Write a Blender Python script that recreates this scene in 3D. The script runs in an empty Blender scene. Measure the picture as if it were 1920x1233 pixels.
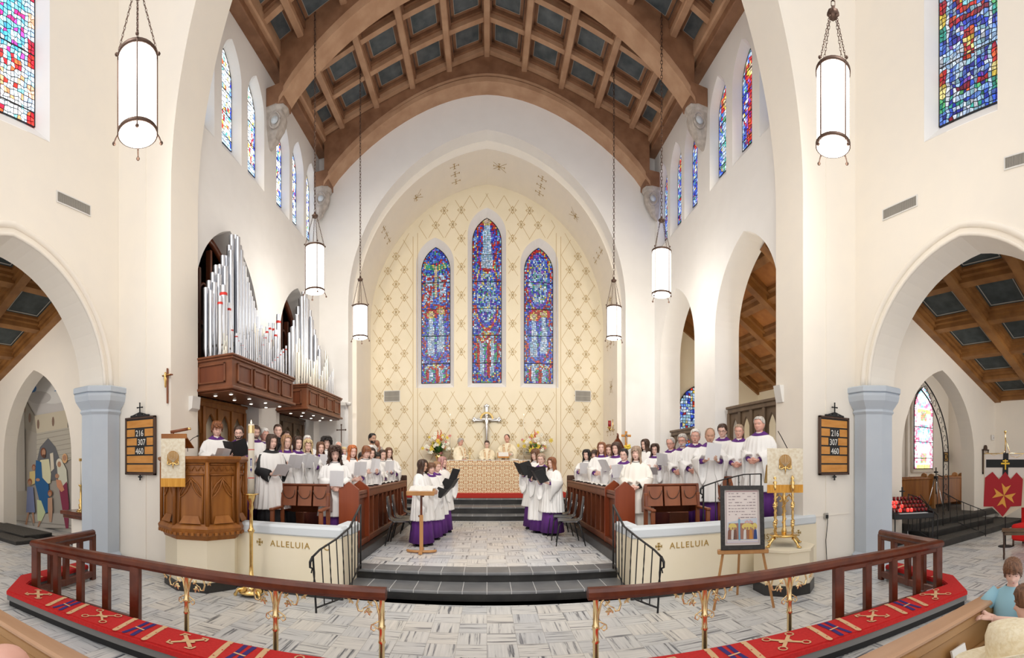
import bpy, math, random
from mathutils import Vector, Matrix, Euler
C = bpy.context.scene.collection
S = bpy.context.scene
R = math.radians
PI = math.pi
rnd = random.Random(7)

# ------------------------------------------------------------------ camera (the photograph is a cylindrical panorama)
HC, FX, CX, CY = 1.72, 855.0, 913.0, 870.0
cam_d = bpy.data.cameras.new('camera')
cam = bpy.data.objects.new('camera', cam_d)
C.objects.link(cam)
cam.location = (0, 0, HC)
cam.rotation_euler = (R(90), 0, 0)
cam_d.type = 'PANO'
cam_d.panorama_type = 'CENTRAL_CYLINDRICAL'
cam_d.central_cylindrical_range_u_min = (0 - CX) / FX
cam_d.central_cylindrical_range_u_max = (1920 - CX) / FX
cam_d.central_cylindrical_range_v_min = (CY - 1233) / FX
cam_d.central_cylindrical_range_v_max = CY / FX
cam_d.central_cylindrical_radius = 1.0
cam_d.clip_start = 0.02
S.camera = cam

# ------------------------------------------------------------------ world, colour management
W = bpy.data.worlds.new('World'); S.world = W
W.use_nodes = True
bg = W.node_tree.nodes['Background']
bg.inputs[0].default_value = (1.0, 0.975, 0.95, 1)
bg.inputs[1].default_value = 1.0
S.view_settings.view_transform = 'Standard'
S.view_settings.look = 'None'
S.view_settings.gamma = 1
S.view_settings.use_curve_mapping = False
S.view_settings.exposure = 0.42
S.cycles.max_bounces = 7
S.cycles.diffuse_bounces = 5
S.cycles.glossy_bounces = 3
S.cycles.caustics_reflective = False
S.cycles.caustics_refractive = False
S.cycles.sample_clamp_indirect = 6
S.cycles.use_denoising = True

def area_light(name, loc, rot, sx, sy, power, color=(1, 1, 1), label=None):
    d = bpy.data.lights.new(name, 'AREA'); d.shape = 'RECTANGLE'; d.size = sx; d.size_y = sy
    d.energy = power; d.color = color
    o = bpy.data.objects.new(name, d); C.objects.link(o); o.location = loc; o.rotation_euler = rot
    return o
def spot_light(name, loc, target, power, angle, color=(1, .95, .87), size=.3, blend=.7):
    d = bpy.data.lights.new(name, 'SPOT'); d.energy = power; d.color = color
    d.spot_size = R(angle); d.spot_blend = blend; d.shadow_soft_size = size
    o = bpy.data.objects.new(name, d); C.objects.link(o); o.location = loc
    o.rotation_euler = (Vector(target) - Vector(loc)).to_track_quat('-Z', 'Y').to_euler()
    return o
# spotlights hung high in the nave; other spots are unseen lamps added for brightness
spot_light('nave_spot', (-3.4, 0.5, 9.5), (0, 11, 1.2), 900, 62, (1, .96, .9))
spot_light('nave_spot', (3.4, 0.5, 9.5), (0, 11, 1.2), 900, 62, (1, .96, .9))
spot_light('chancel_fill_spot', (-4.2, 6.7, 9.3), (0.3, 14.2, 3.5), 260, 85, (1, .87, .66))
spot_light('chancel_fill_spot', (4.2, 6.7, 9.3), (-0.3, 14.2, 3.5), 260, 85, (1, .87, .66))
spot_light('organ_fill_spot', (3.9, 7.6, 9.2), (-4.6, 8.9, 2.6), 55, 80, (1, .94, .84))
spot_light('choir_fill_spot', (-3.9, 7.6, 9.2), (4.6, 8.5, 2.5), 110, 80, (1, .94, .84))
spot_light('aisle_fill_spot', (7.4, 9.0, 3.6), (7.2, 11.5, 4.5), 130, 140, (1, .78, .45))  # added fill from here on, brightens the aisles without a fixture
spot_light('aisle_fill_spot', (7.0, 7.4, 3.4), (7.2, 8.5, 6), 90, 150, (1, .80, .5))
spot_light('aisle_fill_spot', (8.8, 3.2, 3.6), (9.5, 7.5, 1.5), 90, 150, (1, .93, .84))
spot_light('aisle_fill_spot', (-8.8, 3.2, 3.6), (-9.5, 7.5, 1.5), 90, 150, (1, .9, .78))

# ------------------------------------------------------------------ maths of the panorama: a pixel and one known distance give a point
def pY(px, Y):            # X of a pixel column on the plane at depth Y
    return Y * math.tan((px - CX) / FX)
def pX(px, X):            # depth of a pixel column on the plane at side X
    return X / math.tan((px - CX) / FX)
def pz(py, X, Y):         # height of a pixel row at ground position X, Y
    return HC + (CY - py) / FX * math.hypot(X, Y)
def AtY(px, py, Y):
    X = pY(px, Y); return Vector((X, Y, pz(py, X, Y)))
def AtX(px, py, X):
    Y = pX(px, X); return Vector((X, Y, pz(py, X, Y)))
def AtZ(px, py, Z):
    rho = (HC - Z) * FX / (py - CY); t = (px - CX) / FX
    return Vector((rho * math.sin(t), rho * math.cos(t), Z))

# ------------------------------------------------------------------ materials
MATS = {}
def _new(name):
    m = bpy.data.materials.new(name); m.use_nodes = True
    nt = m.node_tree; b = nt.nodes['Principled BSDF']
    MATS[name] = m
    return m, nt, b
def nd(nt, typ, **kw):
    n = nt.nodes.new(typ)
    for k, v in kw.items():
        if k.startswith('i_'):
            n.inputs[int(k[2:])].default_value = v
        else: setattr(n, k, v)
    return n
def col(c): return (c[0], c[1], c[2], 1)
def ramp(nt, fac, stops, interp='LINEAR'):
    r = nt.nodes.new('ShaderNodeValToRGB'); r.color_ramp.interpolation = interp
    el = r.color_ramp.elements
    while len(el) < len(stops): el.new(0.5)
    for e, (p, c) in zip(el, stops): e.position = p; e.color = col(c)
    nt.links.new(fac, r.inputs[0]); return r.outputs[0]
def M(name, c=(.8, .8, .8), rough=.5, metal=0, noise=None, emit=None, es=1.0, bump=0, spec=None, trans=0, coat=0):
    """noise = (scale xyz, second colour, low, high)"""
    if name in MATS: return MATS[name]
    m, nt, b = _new(name)
    b.inputs['Base Color'].default_value = col(c)
    b.inputs['Roughness'].default_value = rough
    b.inputs['Metallic'].default_value = metal
    if spec is not None: b.inputs['Specular IOR Level'].default_value = spec
    if coat: b.inputs['Coat Weight'].default_value = coat; b.inputs['Coat Roughness'].default_value = .15
    if noise:
        sc, c2, lo, hi = noise
        tc = nd(nt, 'ShaderNodeTexCoord'); mp = nd(nt, 'ShaderNodeMapping')
        mp.inputs['Scale'].default_value = sc
        nt.links.new(tc.outputs['Object'], mp.inputs['Vector'])
        n = nd(nt, 'ShaderNodeTexNoise'); n.inputs['Scale'].default_value = 1; n.inputs['Detail'].default_value = 5
        nt.links.new(mp.outputs[0], n.inputs['Vector'])
        o = ramp(nt, n.outputs['Fac'], [(lo, c), (hi, c2)])
        nt.links.new(o, b.inputs['Base Color'])
        if bump:
            bp = nd(nt, 'ShaderNodeBump'); bp.inputs['Strength'].default_value = bump; bp.inputs['Distance'].default_value = .02
            nt.links.new(n.outputs['Fac'], bp.inputs['Height']); nt.links.new(bp.outputs[0], b.inputs['Normal'])
    if emit:
        b.inputs['Emission Color'].default_value = col(emit); b.inputs['Emission Strength'].default_value = es
    return m

M('plaster', (.86, .81, .735), .9, noise=((3, 3, 3), (.88, .825, .74), .35, .65), bump=.06)
M('plaster_cool', (.84, .83, .82), .9, noise=((3, 3, 3), (.86, .85, .84), .35, .65), bump=.06)
M('plaster_cream', (.86, .78, .60), .9, noise=((2, 2, 2), (.88, .80, .63), .35, .65), bump=.05)
M('stone_blue', (.50, .56, .64), .8, noise=((2, 2, 2), (.54, .60, .67), .3, .7))
M('stone_grey', (.40, .36, .33), .8, noise=((9, 9, 9), (.55, .50, .46), .35, .65), bump=.3)
M('ledge', (.66, .71, .75), .7)
M('gold_paint', (.42, .27, .06), .6, .1)
M('gold_stencil', (.52, .35, .115), .7)
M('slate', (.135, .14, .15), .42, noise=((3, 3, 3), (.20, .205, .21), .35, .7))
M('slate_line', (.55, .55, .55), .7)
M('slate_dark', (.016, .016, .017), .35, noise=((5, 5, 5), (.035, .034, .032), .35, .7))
def wood(name, c1, c2, rough=.4, sc=(6, 6, .8), bump=.05, coat=0):
    M(name, c1, rough, noise=(sc, c2, .35, .68), bump=bump, coat=coat)
wood('wood_ceiling', (.20, .095, .048), (.31, .16, .088), .6, (3, 3, 3))
wood('wood_ceiling_light', (.42, .24, .14), (.53, .33, .205), .6, (3, 3, 3))
wood('wood_aisle', (.19, .078, .018), (.30, .135, .036), .55, (3, 3, 3))
wood('wood_oak', (.25, .082, .011), (.37, .135, .022), .42, (9, 9, .9))
wood('wood_organ', (.145, .045, .018), (.215, .074, .030), .4, (4, 4, 4))
wood('wood_choir', (.125, .030, .011), (.185, .052, .019), .38, (7, 7, .8))
wood('wood_red', (.20, .036, .011), (.26, .055, .017), .32, (7, 7, .8))
wood('wood_rail', (.085, .016, .006), (.14, .030, .011), .25, (5, 5, 5), .02, .22)
wood('wood_dark', (.045, .02, .012), (.085, .04, .022), .5, (6, 6, .8))
wood('wood_grey_brown', (.11, .07, .04), (.17, .11, .065), .5, (6, 6, .8))
wood('wood_chair', (.19, .052, .017), (.26, .08, .028), .35, (7, 7, .8))
wood('wood_stand', (.42, .20, .07), (.50, .26, .10), .4, (9, 9, 1))
wood('wood_pew', (.33, .165, .055), (.45, .25, .10), .38, (1.2, 7, 7))
wood('wood_pew_top', (.40, .22, .12), (.50, .30, .18), .3, (1.2, 7, 7))
wood('wood_board', (.55, .22, .03), (.66, .30, .06), .45, (3, 3, 14))
M('brass', (.80, .52, .17), .2, 1, noise=((20, 20, 20), (.88, .64, .28), .3, .7))
M('brass_pale', (.85, .66, .36), .22, 1)
M('iron', (.02, .02, .022), .45, .3)
M('bronze', (.10, .06, .045), .5, .6)
M('silver', (.72, .71, .70), .25, 1)
M('pipe_metal', (.58, .62, .70), .33, 1, noise=((.25, .25, .7), (.72, .73, .76), .3, .7))
M('pipe_pale', (.66, .62, .54), .35, .8, noise=((2, 2, 1.1), (.78, .75, .68), .3, .7))
M('pipe_red', (.65, .03, .02), .6)
M('black', (.012, .012, .014), .6)
M('black_shell', (.03, .03, .035), .33)
M('chrome', (.6, .6, .6), .2, 1)
M('white_plastic', (.75, .74, .72), .5)
M('grille_metal', (.42, .40, .36), .5, .3)
M('grille_dark', (.10, .09, .08), .6)
M('robe_white', (.82, .81, .80), .85, noise=((9, 9, 1), (.86, .855, .85), .3, .7))
M('robe_cream', (.82, .78, .71), .85, noise=((9, 9, 1), (.86, .83, .77), .3, .7))
M('robe_gold', (.86, .76, .55), .8, noise=((9, 9, 1), (.88, .81, .64), .3, .7))
M('purple', (.085, .015, .16), .8, noise=((8, 8, 1), (.12, .025, .22), .3, .7))
M('black_cloth', (.014, .014, .017), .8)
M('paper', (.74, .74, .77), .8)
M('paper_print', (.70, .70, .73), .8, noise=((90, 30, 60), (.44, .44, .48), .5, .62))
M('book_page', (.80, .78, .74), .8)
M('folder_black', (.015, .015, .018), .4)
M('red_cloth', (.52, .012, .012), .9, noise=((40, 40, 40), (.60, .02, .02), .3, .7))
M('red_carpet', (.45, .03, .02), .9)
M('red_bright', (.75, .01, .01), .8)
M('tan_stitch', (.72, .47, .26), .9)
M('navy_stitch', (.04, .025, .17), .9)
M('cushion_grey', (.20, .20, .20), .9)
M('lamp_glass', (.95, .93, .9), .6, emit=(1, .94, .84), es=5.0)
M('lamp_glass_chancel', (.95, .93, .9), .6, emit=(1, .94, .84), es=4.0)
M('downlight', (1, 1, 1), .5, emit=(1, .93, .8), es=8)
M('candle_flame', (1, .8, .5), .5, emit=(1, .75, .4), es=6)
M('votive_lit', (.8, .02, .02), .3, emit=(1, .04, .03), es=1.2)
M('votive_glow', (1, .6, .5), .3, emit=(1, .5, .4), es=4.0)
M('shell_gold', (.42, .22, .05), .5, .2)
M('votive_red', (.25, .01, .012), .25)
M('candle_wax', (.80, .74, .62), .6)
M('lead', (.012, .012, .015), .6)
M('carpet_dark', (.06, .055, .05), .95, noise=((30, 30, 30), (.10, .095, .085), .3, .7))
M('coffer_blue', (.055, .075, .085), .7, noise=((4, 4, 4), (.13, .15, .165), .3, .7))
M('coffer_dark', (.022, .032, .035), .7, noise=((4, 4, 4), (.06, .075, .078), .3, .7))
M('coffer_orange', (.28, .10, .02), .7, noise=((5, 5, 5), (.38, .15, .035), .3, .7))
M('stencil', (.40, .38, .34), .7)
M('eye_white', (.75, .72, .70), .4)
M('eye_dark', (.03, .02, .015), .3)
M('mouth', (.16, .02, .02), .5)
M('lips', (.50, .16, .14), .5)
M('glasses', (.05, .04, .04), .3)
M('leaf', (.03, .12, .02), .6, noise=((20, 20, 20), (.08, .22, .04), .3, .7))
M('flower_white', (.85, .83, .72), .6)
M('flower_yellow', (.80, .62, .08), .6)
M('flower_orange', (.75, .18, .06), .6)
M('flower_pink', (.65, .25, .22), .6)
M('frame_black', (.010, .009, .009), .45, noise=((30, 30, 30), (.022, .019, .018), .4, .6), bump=.3)
M('light_blue_cloth', (.30, .55, .68), .85)
M('straw', (.82, .74, .56), .8, noise=((60, 60, 60), (.74, .64, .44), .4, .6), bump=.3)
M('yellow', (.75, .45, .03), .5)
SKIN = {}
for k, c, c2 in (('pale', (.80, .54, .45), (.76, .46, .38)), ('ruddy', (.74, .42, .34), (.68, .35, .27)),
                 ('mid', (.62, .37, .26), (.56, .31, .21)), ('brown', (.33, .15, .085), (.28, .12, .07)),
                 ('dark', (.20, .09, .05), (.16, .07, .04))):
    SKIN[k] = M('skin_' + k, c, .55, noise=((12, 12, 12), c2, .4, .7))
HAIR = {}
for k, c in (('black', (.012, .009, .008)), ('dark', (.035, .016, .009)), ('brown', (.095, .04, .018)),
             ('light', (.24, .13, .065)), ('red', (.36, .105, .028)), ('auburn', (.16, .058, .022)), ('grey', (.32, .30, .28)),
             ('white', (.62, .58, .53)), ('blonde', (.50, .35, .19)), ('greybrown', (.24, .17, .12)), ('pink', (.33, .17, .16))):
    HAIR[k] = M('hair_' + k, c, .42, noise=((60, 60, 9), tuple(min(1, x * 2.3 + .012) for x in c), .38, .66), bump=.5)

def floor_material():
    m, nt, b = _new('marble_basketweave')
    L = nt.links.new
    tc = nd(nt, 'ShaderNodeTexCoord')
    sc = nd(nt, 'ShaderNodeVectorMath', operation='MULTIPLY'); sc.inputs[1].default_value = (1 / .29, 1 / .29, 0)
    L(tc.outputs['Object'], sc.inputs[0])
    fl = nd(nt, 'ShaderNodeVectorMath', operation='FLOOR'); L(sc.outputs[0], fl.inputs[0])
    fr = nd(nt, 'ShaderNodeVectorMath', operation='FRACTION'); L(sc.outputs[0], fr.inputs[0])
    s1 = nd(nt, 'ShaderNodeSeparateXYZ'); L(fl.outputs[0], s1.inputs[0])
    s2 = nd(nt, 'ShaderNodeSeparateXYZ'); L(fr.outputs[0], s2.inputs[0])
    def mt(op, a, c2=None, v=None):
        n = nd(nt, 'ShaderNodeMath', operation=op)
        if a is not None: L(a, n.inputs[0])
        if c2 is not None: L(c2, n.inputs[1])
        elif v is not None: n.inputs[1].default_value = v
        return n.outputs[0]
    par = mt('PINGPONG', mt('ADD', s1.outputs[0], s1.outputs[1]), v=1.0)       # 0 / 1 chequer
    wn = nd(nt, 'ShaderNodeTexWhiteNoise'); wn.noise_dimensions = '3D'; L(fl.outputs[0], wn.inputs[0])
    def mix(a, c2):   # chequer picks a or c2
        n = nd(nt, 'ShaderNodeMix', data_type='FLOAT'); L(par, n.inputs[0]); L(a, n.inputs[2]); L(c2, n.inputs[3]); return n.outputs[0]
    u = mix(s2.outputs[0], s2.outputs[1]); v = mix(s2.outputs[1], s2.outputs[0])
    cb = nd(nt, 'ShaderNodeCombineXYZ')
    L(mt('MULTIPLY', u, v=8.5), cb.inputs[0]); L(mt('MULTIPLY', v, v=.40), cb.inputs[1])
    L(mt('MULTIPLY', wn.outputs['Value'], v=91.0), cb.inputs[2])
    n = nd(nt, 'ShaderNodeTexNoise'); n.inputs['Scale'].default_value = 1; n.inputs['Detail'].default_value = 5; n.inputs['Roughness'].default_value = .62
    n.inputs['Distortion'].default_value = .25
    L(cb.outputs[0], n.inputs['Vector'])
    c = ramp(nt, n.outputs['Fac'], [(.33, (.07, .08, .10)), (.39, (.26, .27, .30)), (.445, (.66, .67, .67)), (.70, (.81, .81, .80))])
    # strips a third of a tile wide, thin grout
    w3 = mt('FRACT', mt('MULTIPLY', u, v=3.0))
    e1 = mt('LESS_THAN', mt('ABSOLUTE', mt('SUBTRACT', u, v=.5)), v=.494)
    e2 = mt('LESS_THAN', mt('ABSOLUTE', mt('SUBTRACT', v, v=.5)), v=.494)
    g = mt('MULTIPLY', e1, e2)
    mx = nd(nt, 'ShaderNodeMix', data_type='RGBA'); L(g, mx.inputs[0]); mx.inputs[6].default_value = (.36, .35, .34, 1); L(c, mx.inputs[7])
    tint = ramp(nt, wn.outputs['Value'], [(0, (.84, .86, .90)), (.5, (.98, .98, .98)), (1, (1, .97, .93))])
    m2 = nd(nt, 'ShaderNodeMix', data_type='RGBA', blend_type='MULTIPLY'); m2.inputs[0].default_value = 1
    L(mx.outputs[2], m2.inputs[6]); L(tint, m2.inputs[7])
    L(m2.outputs[2], b.inputs['Base Color'])
    b.inputs['Roughness'].default_value = .28
    b.inputs['Specular IOR Level'].default_value = .35
    return m
floor_material()

def attr_material(name, emission=0.0, rough=.4):
    m, nt, b = _new(name)
    a = nd(nt, 'ShaderNodeAttribute'); a.attribute_name = 'Col'
    nt.links.new(a.outputs['Color'], b.inputs['Base Color'])
    b.inputs['Roughness'].default_value = rough
    if emission:
        nt.links.remove(b.inputs['Base Color'].links[0]); b.inputs['Base Color'].default_value = (.01, .01, .012, 1)
        # each piece of glass is a little uneven
        tc = nd(nt, 'ShaderNodeTexCoord'); n = nd(nt, 'ShaderNodeTexNoise'); n.inputs['Scale'].default_value = 28
        nt.links.new(tc.outputs['Object'], n.inputs['Vector'])
        v = ramp(nt, n.outputs['Fac'], [(.3, (.55, .55, .55)), (.7, (1.4, 1.4, 1.4))])
        mx = nd(nt, 'ShaderNodeMix', data_type='RGBA', blend_type='MULTIPLY'); mx.inputs[0].default_value = 1
        nt.links.new(a.outputs['Color'], mx.inputs[6]); nt.links.new(v, mx.inputs[7])
        nt.links.new(mx.outputs[2], b.inputs['Emission Color']); b.inputs['Emission Strength'].default_value = emission
    return m
attr_material('stained_glass', .72, .3)
attr_material('stained_glass_mid', 1.15, .3)
attr_material('stained_glass_bright', 2.3, .3)
attr_material('painted', 0, .8)

def brocade():
    m, nt, b = _new('brocade')
    L = nt.links.new
    tc = nd(nt, 'ShaderNodeTexCoord'); sp = nd(nt, 'ShaderNodeSeparateXYZ'); L(tc.outputs['Object'], sp.inputs[0])
    def mt(op, a, v=None, c2=None):
        n = nd(nt, 'ShaderNodeMath', operation=op); L(a, n.inputs[0])
        if c2 is not None: L(c2, n.inputs[1])
        elif v is not None: n.inputs[1].default_value = v
        return n.outputs[0]
    w_ = mt('MULTIPLY', mt('SINE', mt('MULTIPLY', sp.outputs[2], 15.5)), 1.5)
    x_ = mt('MULTIPLY', sp.outputs[0], 24.0)
    a1 = mt('COSINE', mt('ADD', x_, c2=w_)); a2 = mt('COSINE', mt('SUBTRACT', x_, c2=w_))
    b1 = mt('MULTIPLY', mt('SINE', mt('MULTIPLY', sp.outputs[0], 72.0)), c2=mt('COSINE', mt('MULTIPLY', sp.outputs[2], 62.0)))
    a = mt('ADD', mt('MULTIPLY', a1, c2=a2), c2=mt('MULTIPLY', b1, .35))
    f = mt('PINGPONG', mt('ADD', mt('MULTIPLY', a, 1.9), 4.0), 1.0)
    c = ramp(nt, f, [(.0, (.50, .22, .10)), (.35, (.62, .36, .17)), (.55, (.80, .66, .44)), (1, (.84, .74, .55))])
    L(c, b.inputs['Base Color']); b.inputs['Roughness'].default_value = .6
brocade()
M('antependium', (.72, .63, .47), .7, noise=((25, 25, 25), (.82, .76, .62), .4, .6))
M('gold_fringe', (.62, .28, .03), .7, noise=((90, 90, 4), (.75, .38, .06), .4, .6))

# ------------------------------------------------------------------ mesh builder
class MB:
    def __init__(s): s.v = []; s.f = []; s.m = []; s.mats = []; s.cur = 0; s.T = None; s.smooth = []
    def mat(s, name):
        if name not in s.mats: s.mats.append(name)
        s.cur = s.mats.index(name); return s
    def add(s, vs, fs, smooth=False):
        b = len(s.v)
        if s.T is not None: vs = [s.T @ Vector(v) for v in vs]
        s.v += [tuple(v) for v in vs]
        for f in fs:
            s.f.append(tuple(b + i for i in f)); s.m.append(s.cur); s.smooth.append(smooth)
        return s
    def box(s, x0, x1, y0, y1, z0, z1, bev=0):
        b = min(bev, abs(x1-x0)/3, abs(y1-y0)/3, abs(z1-z0)/3)
        if b <= 0:
            vs = [(x, y, z) for z in (z0, z1) for y in (y0, y1) for x in (x0, x1)]
            return s.add(vs, [(0, 2, 3, 1), (4, 5, 7, 6), (0, 1, 5, 4), (2, 6, 7, 3), (0, 4, 6, 2), (1, 3, 7, 5)])
        # bevelled box: three nested shells of 8 corners moved in
        vs = []
        for z, sz in ((z0, 1), (z1, -1)):
            for y, sy in ((y0, 1), (y1, -1)):
                for x, sx in ((x0, 1), (x1, -1)):
                    vs += [(x, y+sy*b, z+sz*b), (x+sx*b, y, z+sz*b), (x+sx*b, y+sy*b, z)]
        def i(x, y, z, k): return ((z*2+y)*2+x)*3+k
        F = [(i(0,0,0,0), i(0,0,1,0), i(0,1,1,0), i(0,1,0,0)), (i(1,0,0,0), i(1,1,0,0), i(1,1,1,0), i(1,0,1,0)),
             (i(0,0,0,1), i(1,0,0,1), i(1,0,1,1), i(0,0,1,1)), (i(0,1,0,1), i(0,1,1,1), i(1,1,1,1), i(1,1,0,1)),
             (i(0,0,0,2), i(0,1,0,2), i(1,1,0,2), i(1,0,0,2)), (i(0,0,1,2), i(1,0,1,2), i(1,1,1,2), i(0,1,1,2))]
        for z in (0, 1):
            for y in (0, 1): F.append((i(0,y,z,1), i(1,y,z,1), i(1,y,z,2), i(0,y,z,2)))
            for x in (0, 1): F.append((i(x,0,z,0), i(x,1,z,0), i(x,1,z,2), i(x,0,z,2)))
        for y in (0, 1):
            for x in (0, 1): F.append((i(x,y,0,0), i(x,y,1,0), i(x,y,1,1), i(x,y,0,1)))
        for z in (0, 1):
            for y in (0, 1):
                for x in (0, 1): F.append((i(x,y,z,0), i(x,y,z,1), i(x,y,z,2)))
        return s.add(vs, F)
    def obox(s, c, hx, hy, hz, rot=None, bev=0):       # centre, half sizes, Euler
        old = s.T; Mx = Matrix.Translation(c) @ (Euler(rot).to_matrix().to_4x4() if rot else Matrix())
        s.T = (old @ Mx) if old is not None else Mx
        s.box(-hx, hx, -hy, hy, -hz, hz, bev); s.T = old; return s
    def loft(s, rings, cap0=True, cap1=True, smooth=True, closed=True):
        n = len(rings[0]); vs = [p for r in rings for p in r]; fs = []
        for k in range(len(rings)-1):
            for i in range(n if closed else n-1):
                j = (i+1) % n
                fs.append((k*n+i, k*n+j, (k+1)*n+j, (k+1)*n+i))
        if cap0: fs.append(tuple(reversed(range(n))))
        if cap1: fs.append(tuple((len(rings)-1)*n+i for i in range(n)))
        return s.add(vs, fs, smooth)
    def lathe(s, prof, c=(0, 0, 0), n=20, smooth=True, phase=0, cap=True):    # prof: [(r, z)]
        rings = [[(c[0]+r*math.cos(phase+2*PI*i/n), c[1]+r*math.sin(phase+2*PI*i/n), c[2]+z) for i in range(n)] for r, z in prof]
        return s.loft(rings, cap, cap, smooth)
    def tube(s, pts, r, n=8, caps=True, smooth=True, flat=None):
        pts = [Vector(p) for p in pts]
        rr = r if isinstance(r, (list, tuple)) else [r]*len(pts)
        rings = []; up = None
        for k, p in enumerate(pts):
            if k == 0: t = pts[1]-pts[0]
            elif k == len(pts)-1: t = pts[-1]-pts[-2]
            else: t = (pts[k+1]-pts[k]).normalized() + (pts[k]-pts[k-1]).normalized()
            if t.length < 1e-9: t = Vector((0, 0, 1))
            t.normalize()
            if up is None:
                a = Vector((0, 0, 1)) if abs(t.z) < .9 else Vector((1, 0, 0))
                u = t.cross(a).normalized()
            else:
                u = (up - t*up.dot(t))
                u = u.normalized() if u.length > 1e-6 else t.orthogonal().normalized()
            up = u; w = t.cross(u)
            fa = flat or 1
            rings.append([p + u*rr[k]*math.cos(2*PI*i/n) + w*rr[k]*fa*math.sin(2*PI*i/n) for i in range(n)])
        return s.loft(rings, caps, caps, smooth)
    def prism(s, poly, h0, h1, axis='z', smooth=False):   # poly of 2-D points, extruded
        def P(a, b, h):
            return {'z': (a, b, h), 'y': (a, h, b), 'x': (h, a, b)}[axis]
        n = len(poly)
        vs = [P(a, b, h0) for a, b in poly] + [P(a, b, h1) for a, b in poly]
        fs = [(i, (i+1) % n, n+(i+1) % n, n+i) for i in range(n)] + [tuple(reversed(range(n))), tuple(range(n, 2*n))]
        return s.add(vs, fs, smooth)
    def ball(s, c, r, n=10, m=7, sc=(1, 1, 1)):
        rings = []
        for k in range(m+1):
            a = PI*k/m; a = min(max(a, .05), PI-.05)
            rings.append([(c[0]+r*sc[0]*math.sin(a)*math.cos(2*PI*i/n), c[1]+r*sc[1]*math.sin(a)*math.sin(2*PI*i/n), c[2]-r*sc[2]*math.cos(a)) for i in range(n)])
        return s.loft(rings)
    def build(s, name, parent=None, loc=None, colors=None):
        me = bpy.data.meshes.new(name)
        me.from_pydata(s.v, [], s.f)
        for mn in s.mats: me.materials.append(MATS[mn])
        me.polygons.foreach_set('material_index', s.m)
        me.polygons.foreach_set('use_smooth', s.smooth)
        if colors is not None:
            at = me.color_attributes.new('Col', 'FLOAT_COLOR', 'CORNER')
            buf = []
            for p in me.polygons:
                c = colors[p.index]
                for _ in range(p.loop_total): buf += [c[0], c[1], c[2], 1.0]
            at.data.foreach_set('color', buf)
        me.validate(); me.update()
        o = bpy.data.objects.new(name, me); C.objects.link(o)
        if parent is not None: o.parent = parent
        if loc is not None: o.location = loc
        return o
def mb(mat): return MB().mat(mat)
def tag(o, label=None, cat=None, group=None, kind=None):
    if label: o['label'] = label
    if cat: o['category'] = cat
    if group: o['group'] = group
    if kind: o['kind'] = kind
    return o
def thing(name, label, cat, loc=(0, 0, 0), rz=0, group=None):
    o = bpy.data.objects.new(name, None); C.objects.link(o); o.location = loc; o.rotation_euler = (0, 0, rz)
    o.empty_display_size = .1
    return tag(o, label, cat, group)
def struct(m, name, parent=None):
    o = m.build(name, parent)
    if parent is None: o['kind'] = 'structure'
    return o
def kids(o): return [c for c in C.objects if c.parent == o]
def copy_tree(o, parent=None):
    c = o.copy(); C.objects.link(c); c.parent = parent
    for ch in list(o.children): copy_tree(ch, c)
    return c

# ------------------------------------------------------------------ outlines
def arch_pts(a, z0, zs, za, n=14, xc=0.0, p=None):
    """pointed arch outline, counter-clockwise from bottom left: half width a, sill z0, spring zs, apex za"""
    h = za - zs
    right = []
    if h >= a*.999 or p is None:
        r = (a*a + h*h) / (2*a); cx = a - r
        t1 = math.atan2(h, -cx) if r > a else PI/2
        for k in range(n+1):
            t = t1*k/n; right.append((cx + r*math.cos(t), zs + r*math.sin(t)))
    else:
        for k in range(n+1):
            x = a*math.cos(PI/2*k/n); right.append((x, zs + h*(1-(x/a)**p)**(1/p if p > 1.99 else .5)))
    right[-1] = (0, za)
    pts = [(-a, z0), (a, z0)] + right + [(-x, z) for x, z in reversed(right[:-1])]
    out = []
    for x, z in pts:
        q = (x+xc, z)
        if not out or math.hypot(out[-1][0]-q[0], out[-1][1]-q[1]) > 1e-5: out.append(q)
    return out
def slab(name, outline, holes, thick, mat, to3d, parent=None):
    """flat wall with real openings: 2-D curve, filled and extruded, turned to mesh; to3d maps (u, v, depth)"""
    cu = bpy.data.curves.new('tmp', 'CURVE'); cu.dimensions = '2D'; cu.fill_mode = 'BOTH'; cu.extrude = .5
    for poly in [outline] + holes:
        sp = cu.splines.new('POLY'); sp.points.add(len(poly)-1)
        for q, (u, v) in zip(sp.points, poly): q.co = (u, v, 0, 1)
        sp.use_cyclic_u = True
    ob = bpy.data.objects.new('tmp', cu); C.objects.link(ob)
    dg = bpy.context.evaluated_depsgraph_get(); dg.update()
    me = bpy.data.meshes.new_from_object(ob.evaluated_get(dg))
    bpy.data.objects.remove(ob); bpy.data.curves.remove(cu)
    for v in me.vertices:
        v.co = to3d(v.co.x, v.co.y, (v.co.z + .5) * thick)
    me.materials.clear(); me.materials.append(MATS[mat])
    for p in me.polygons: p.use_smooth = False; p.material_index = 0
    me.name = name
    o = bpy.data.objects.new(name, me); C.objects.link(o)
    if parent is not None: o.parent = parent
    else: o['kind'] = 'structure'
    return o
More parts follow.
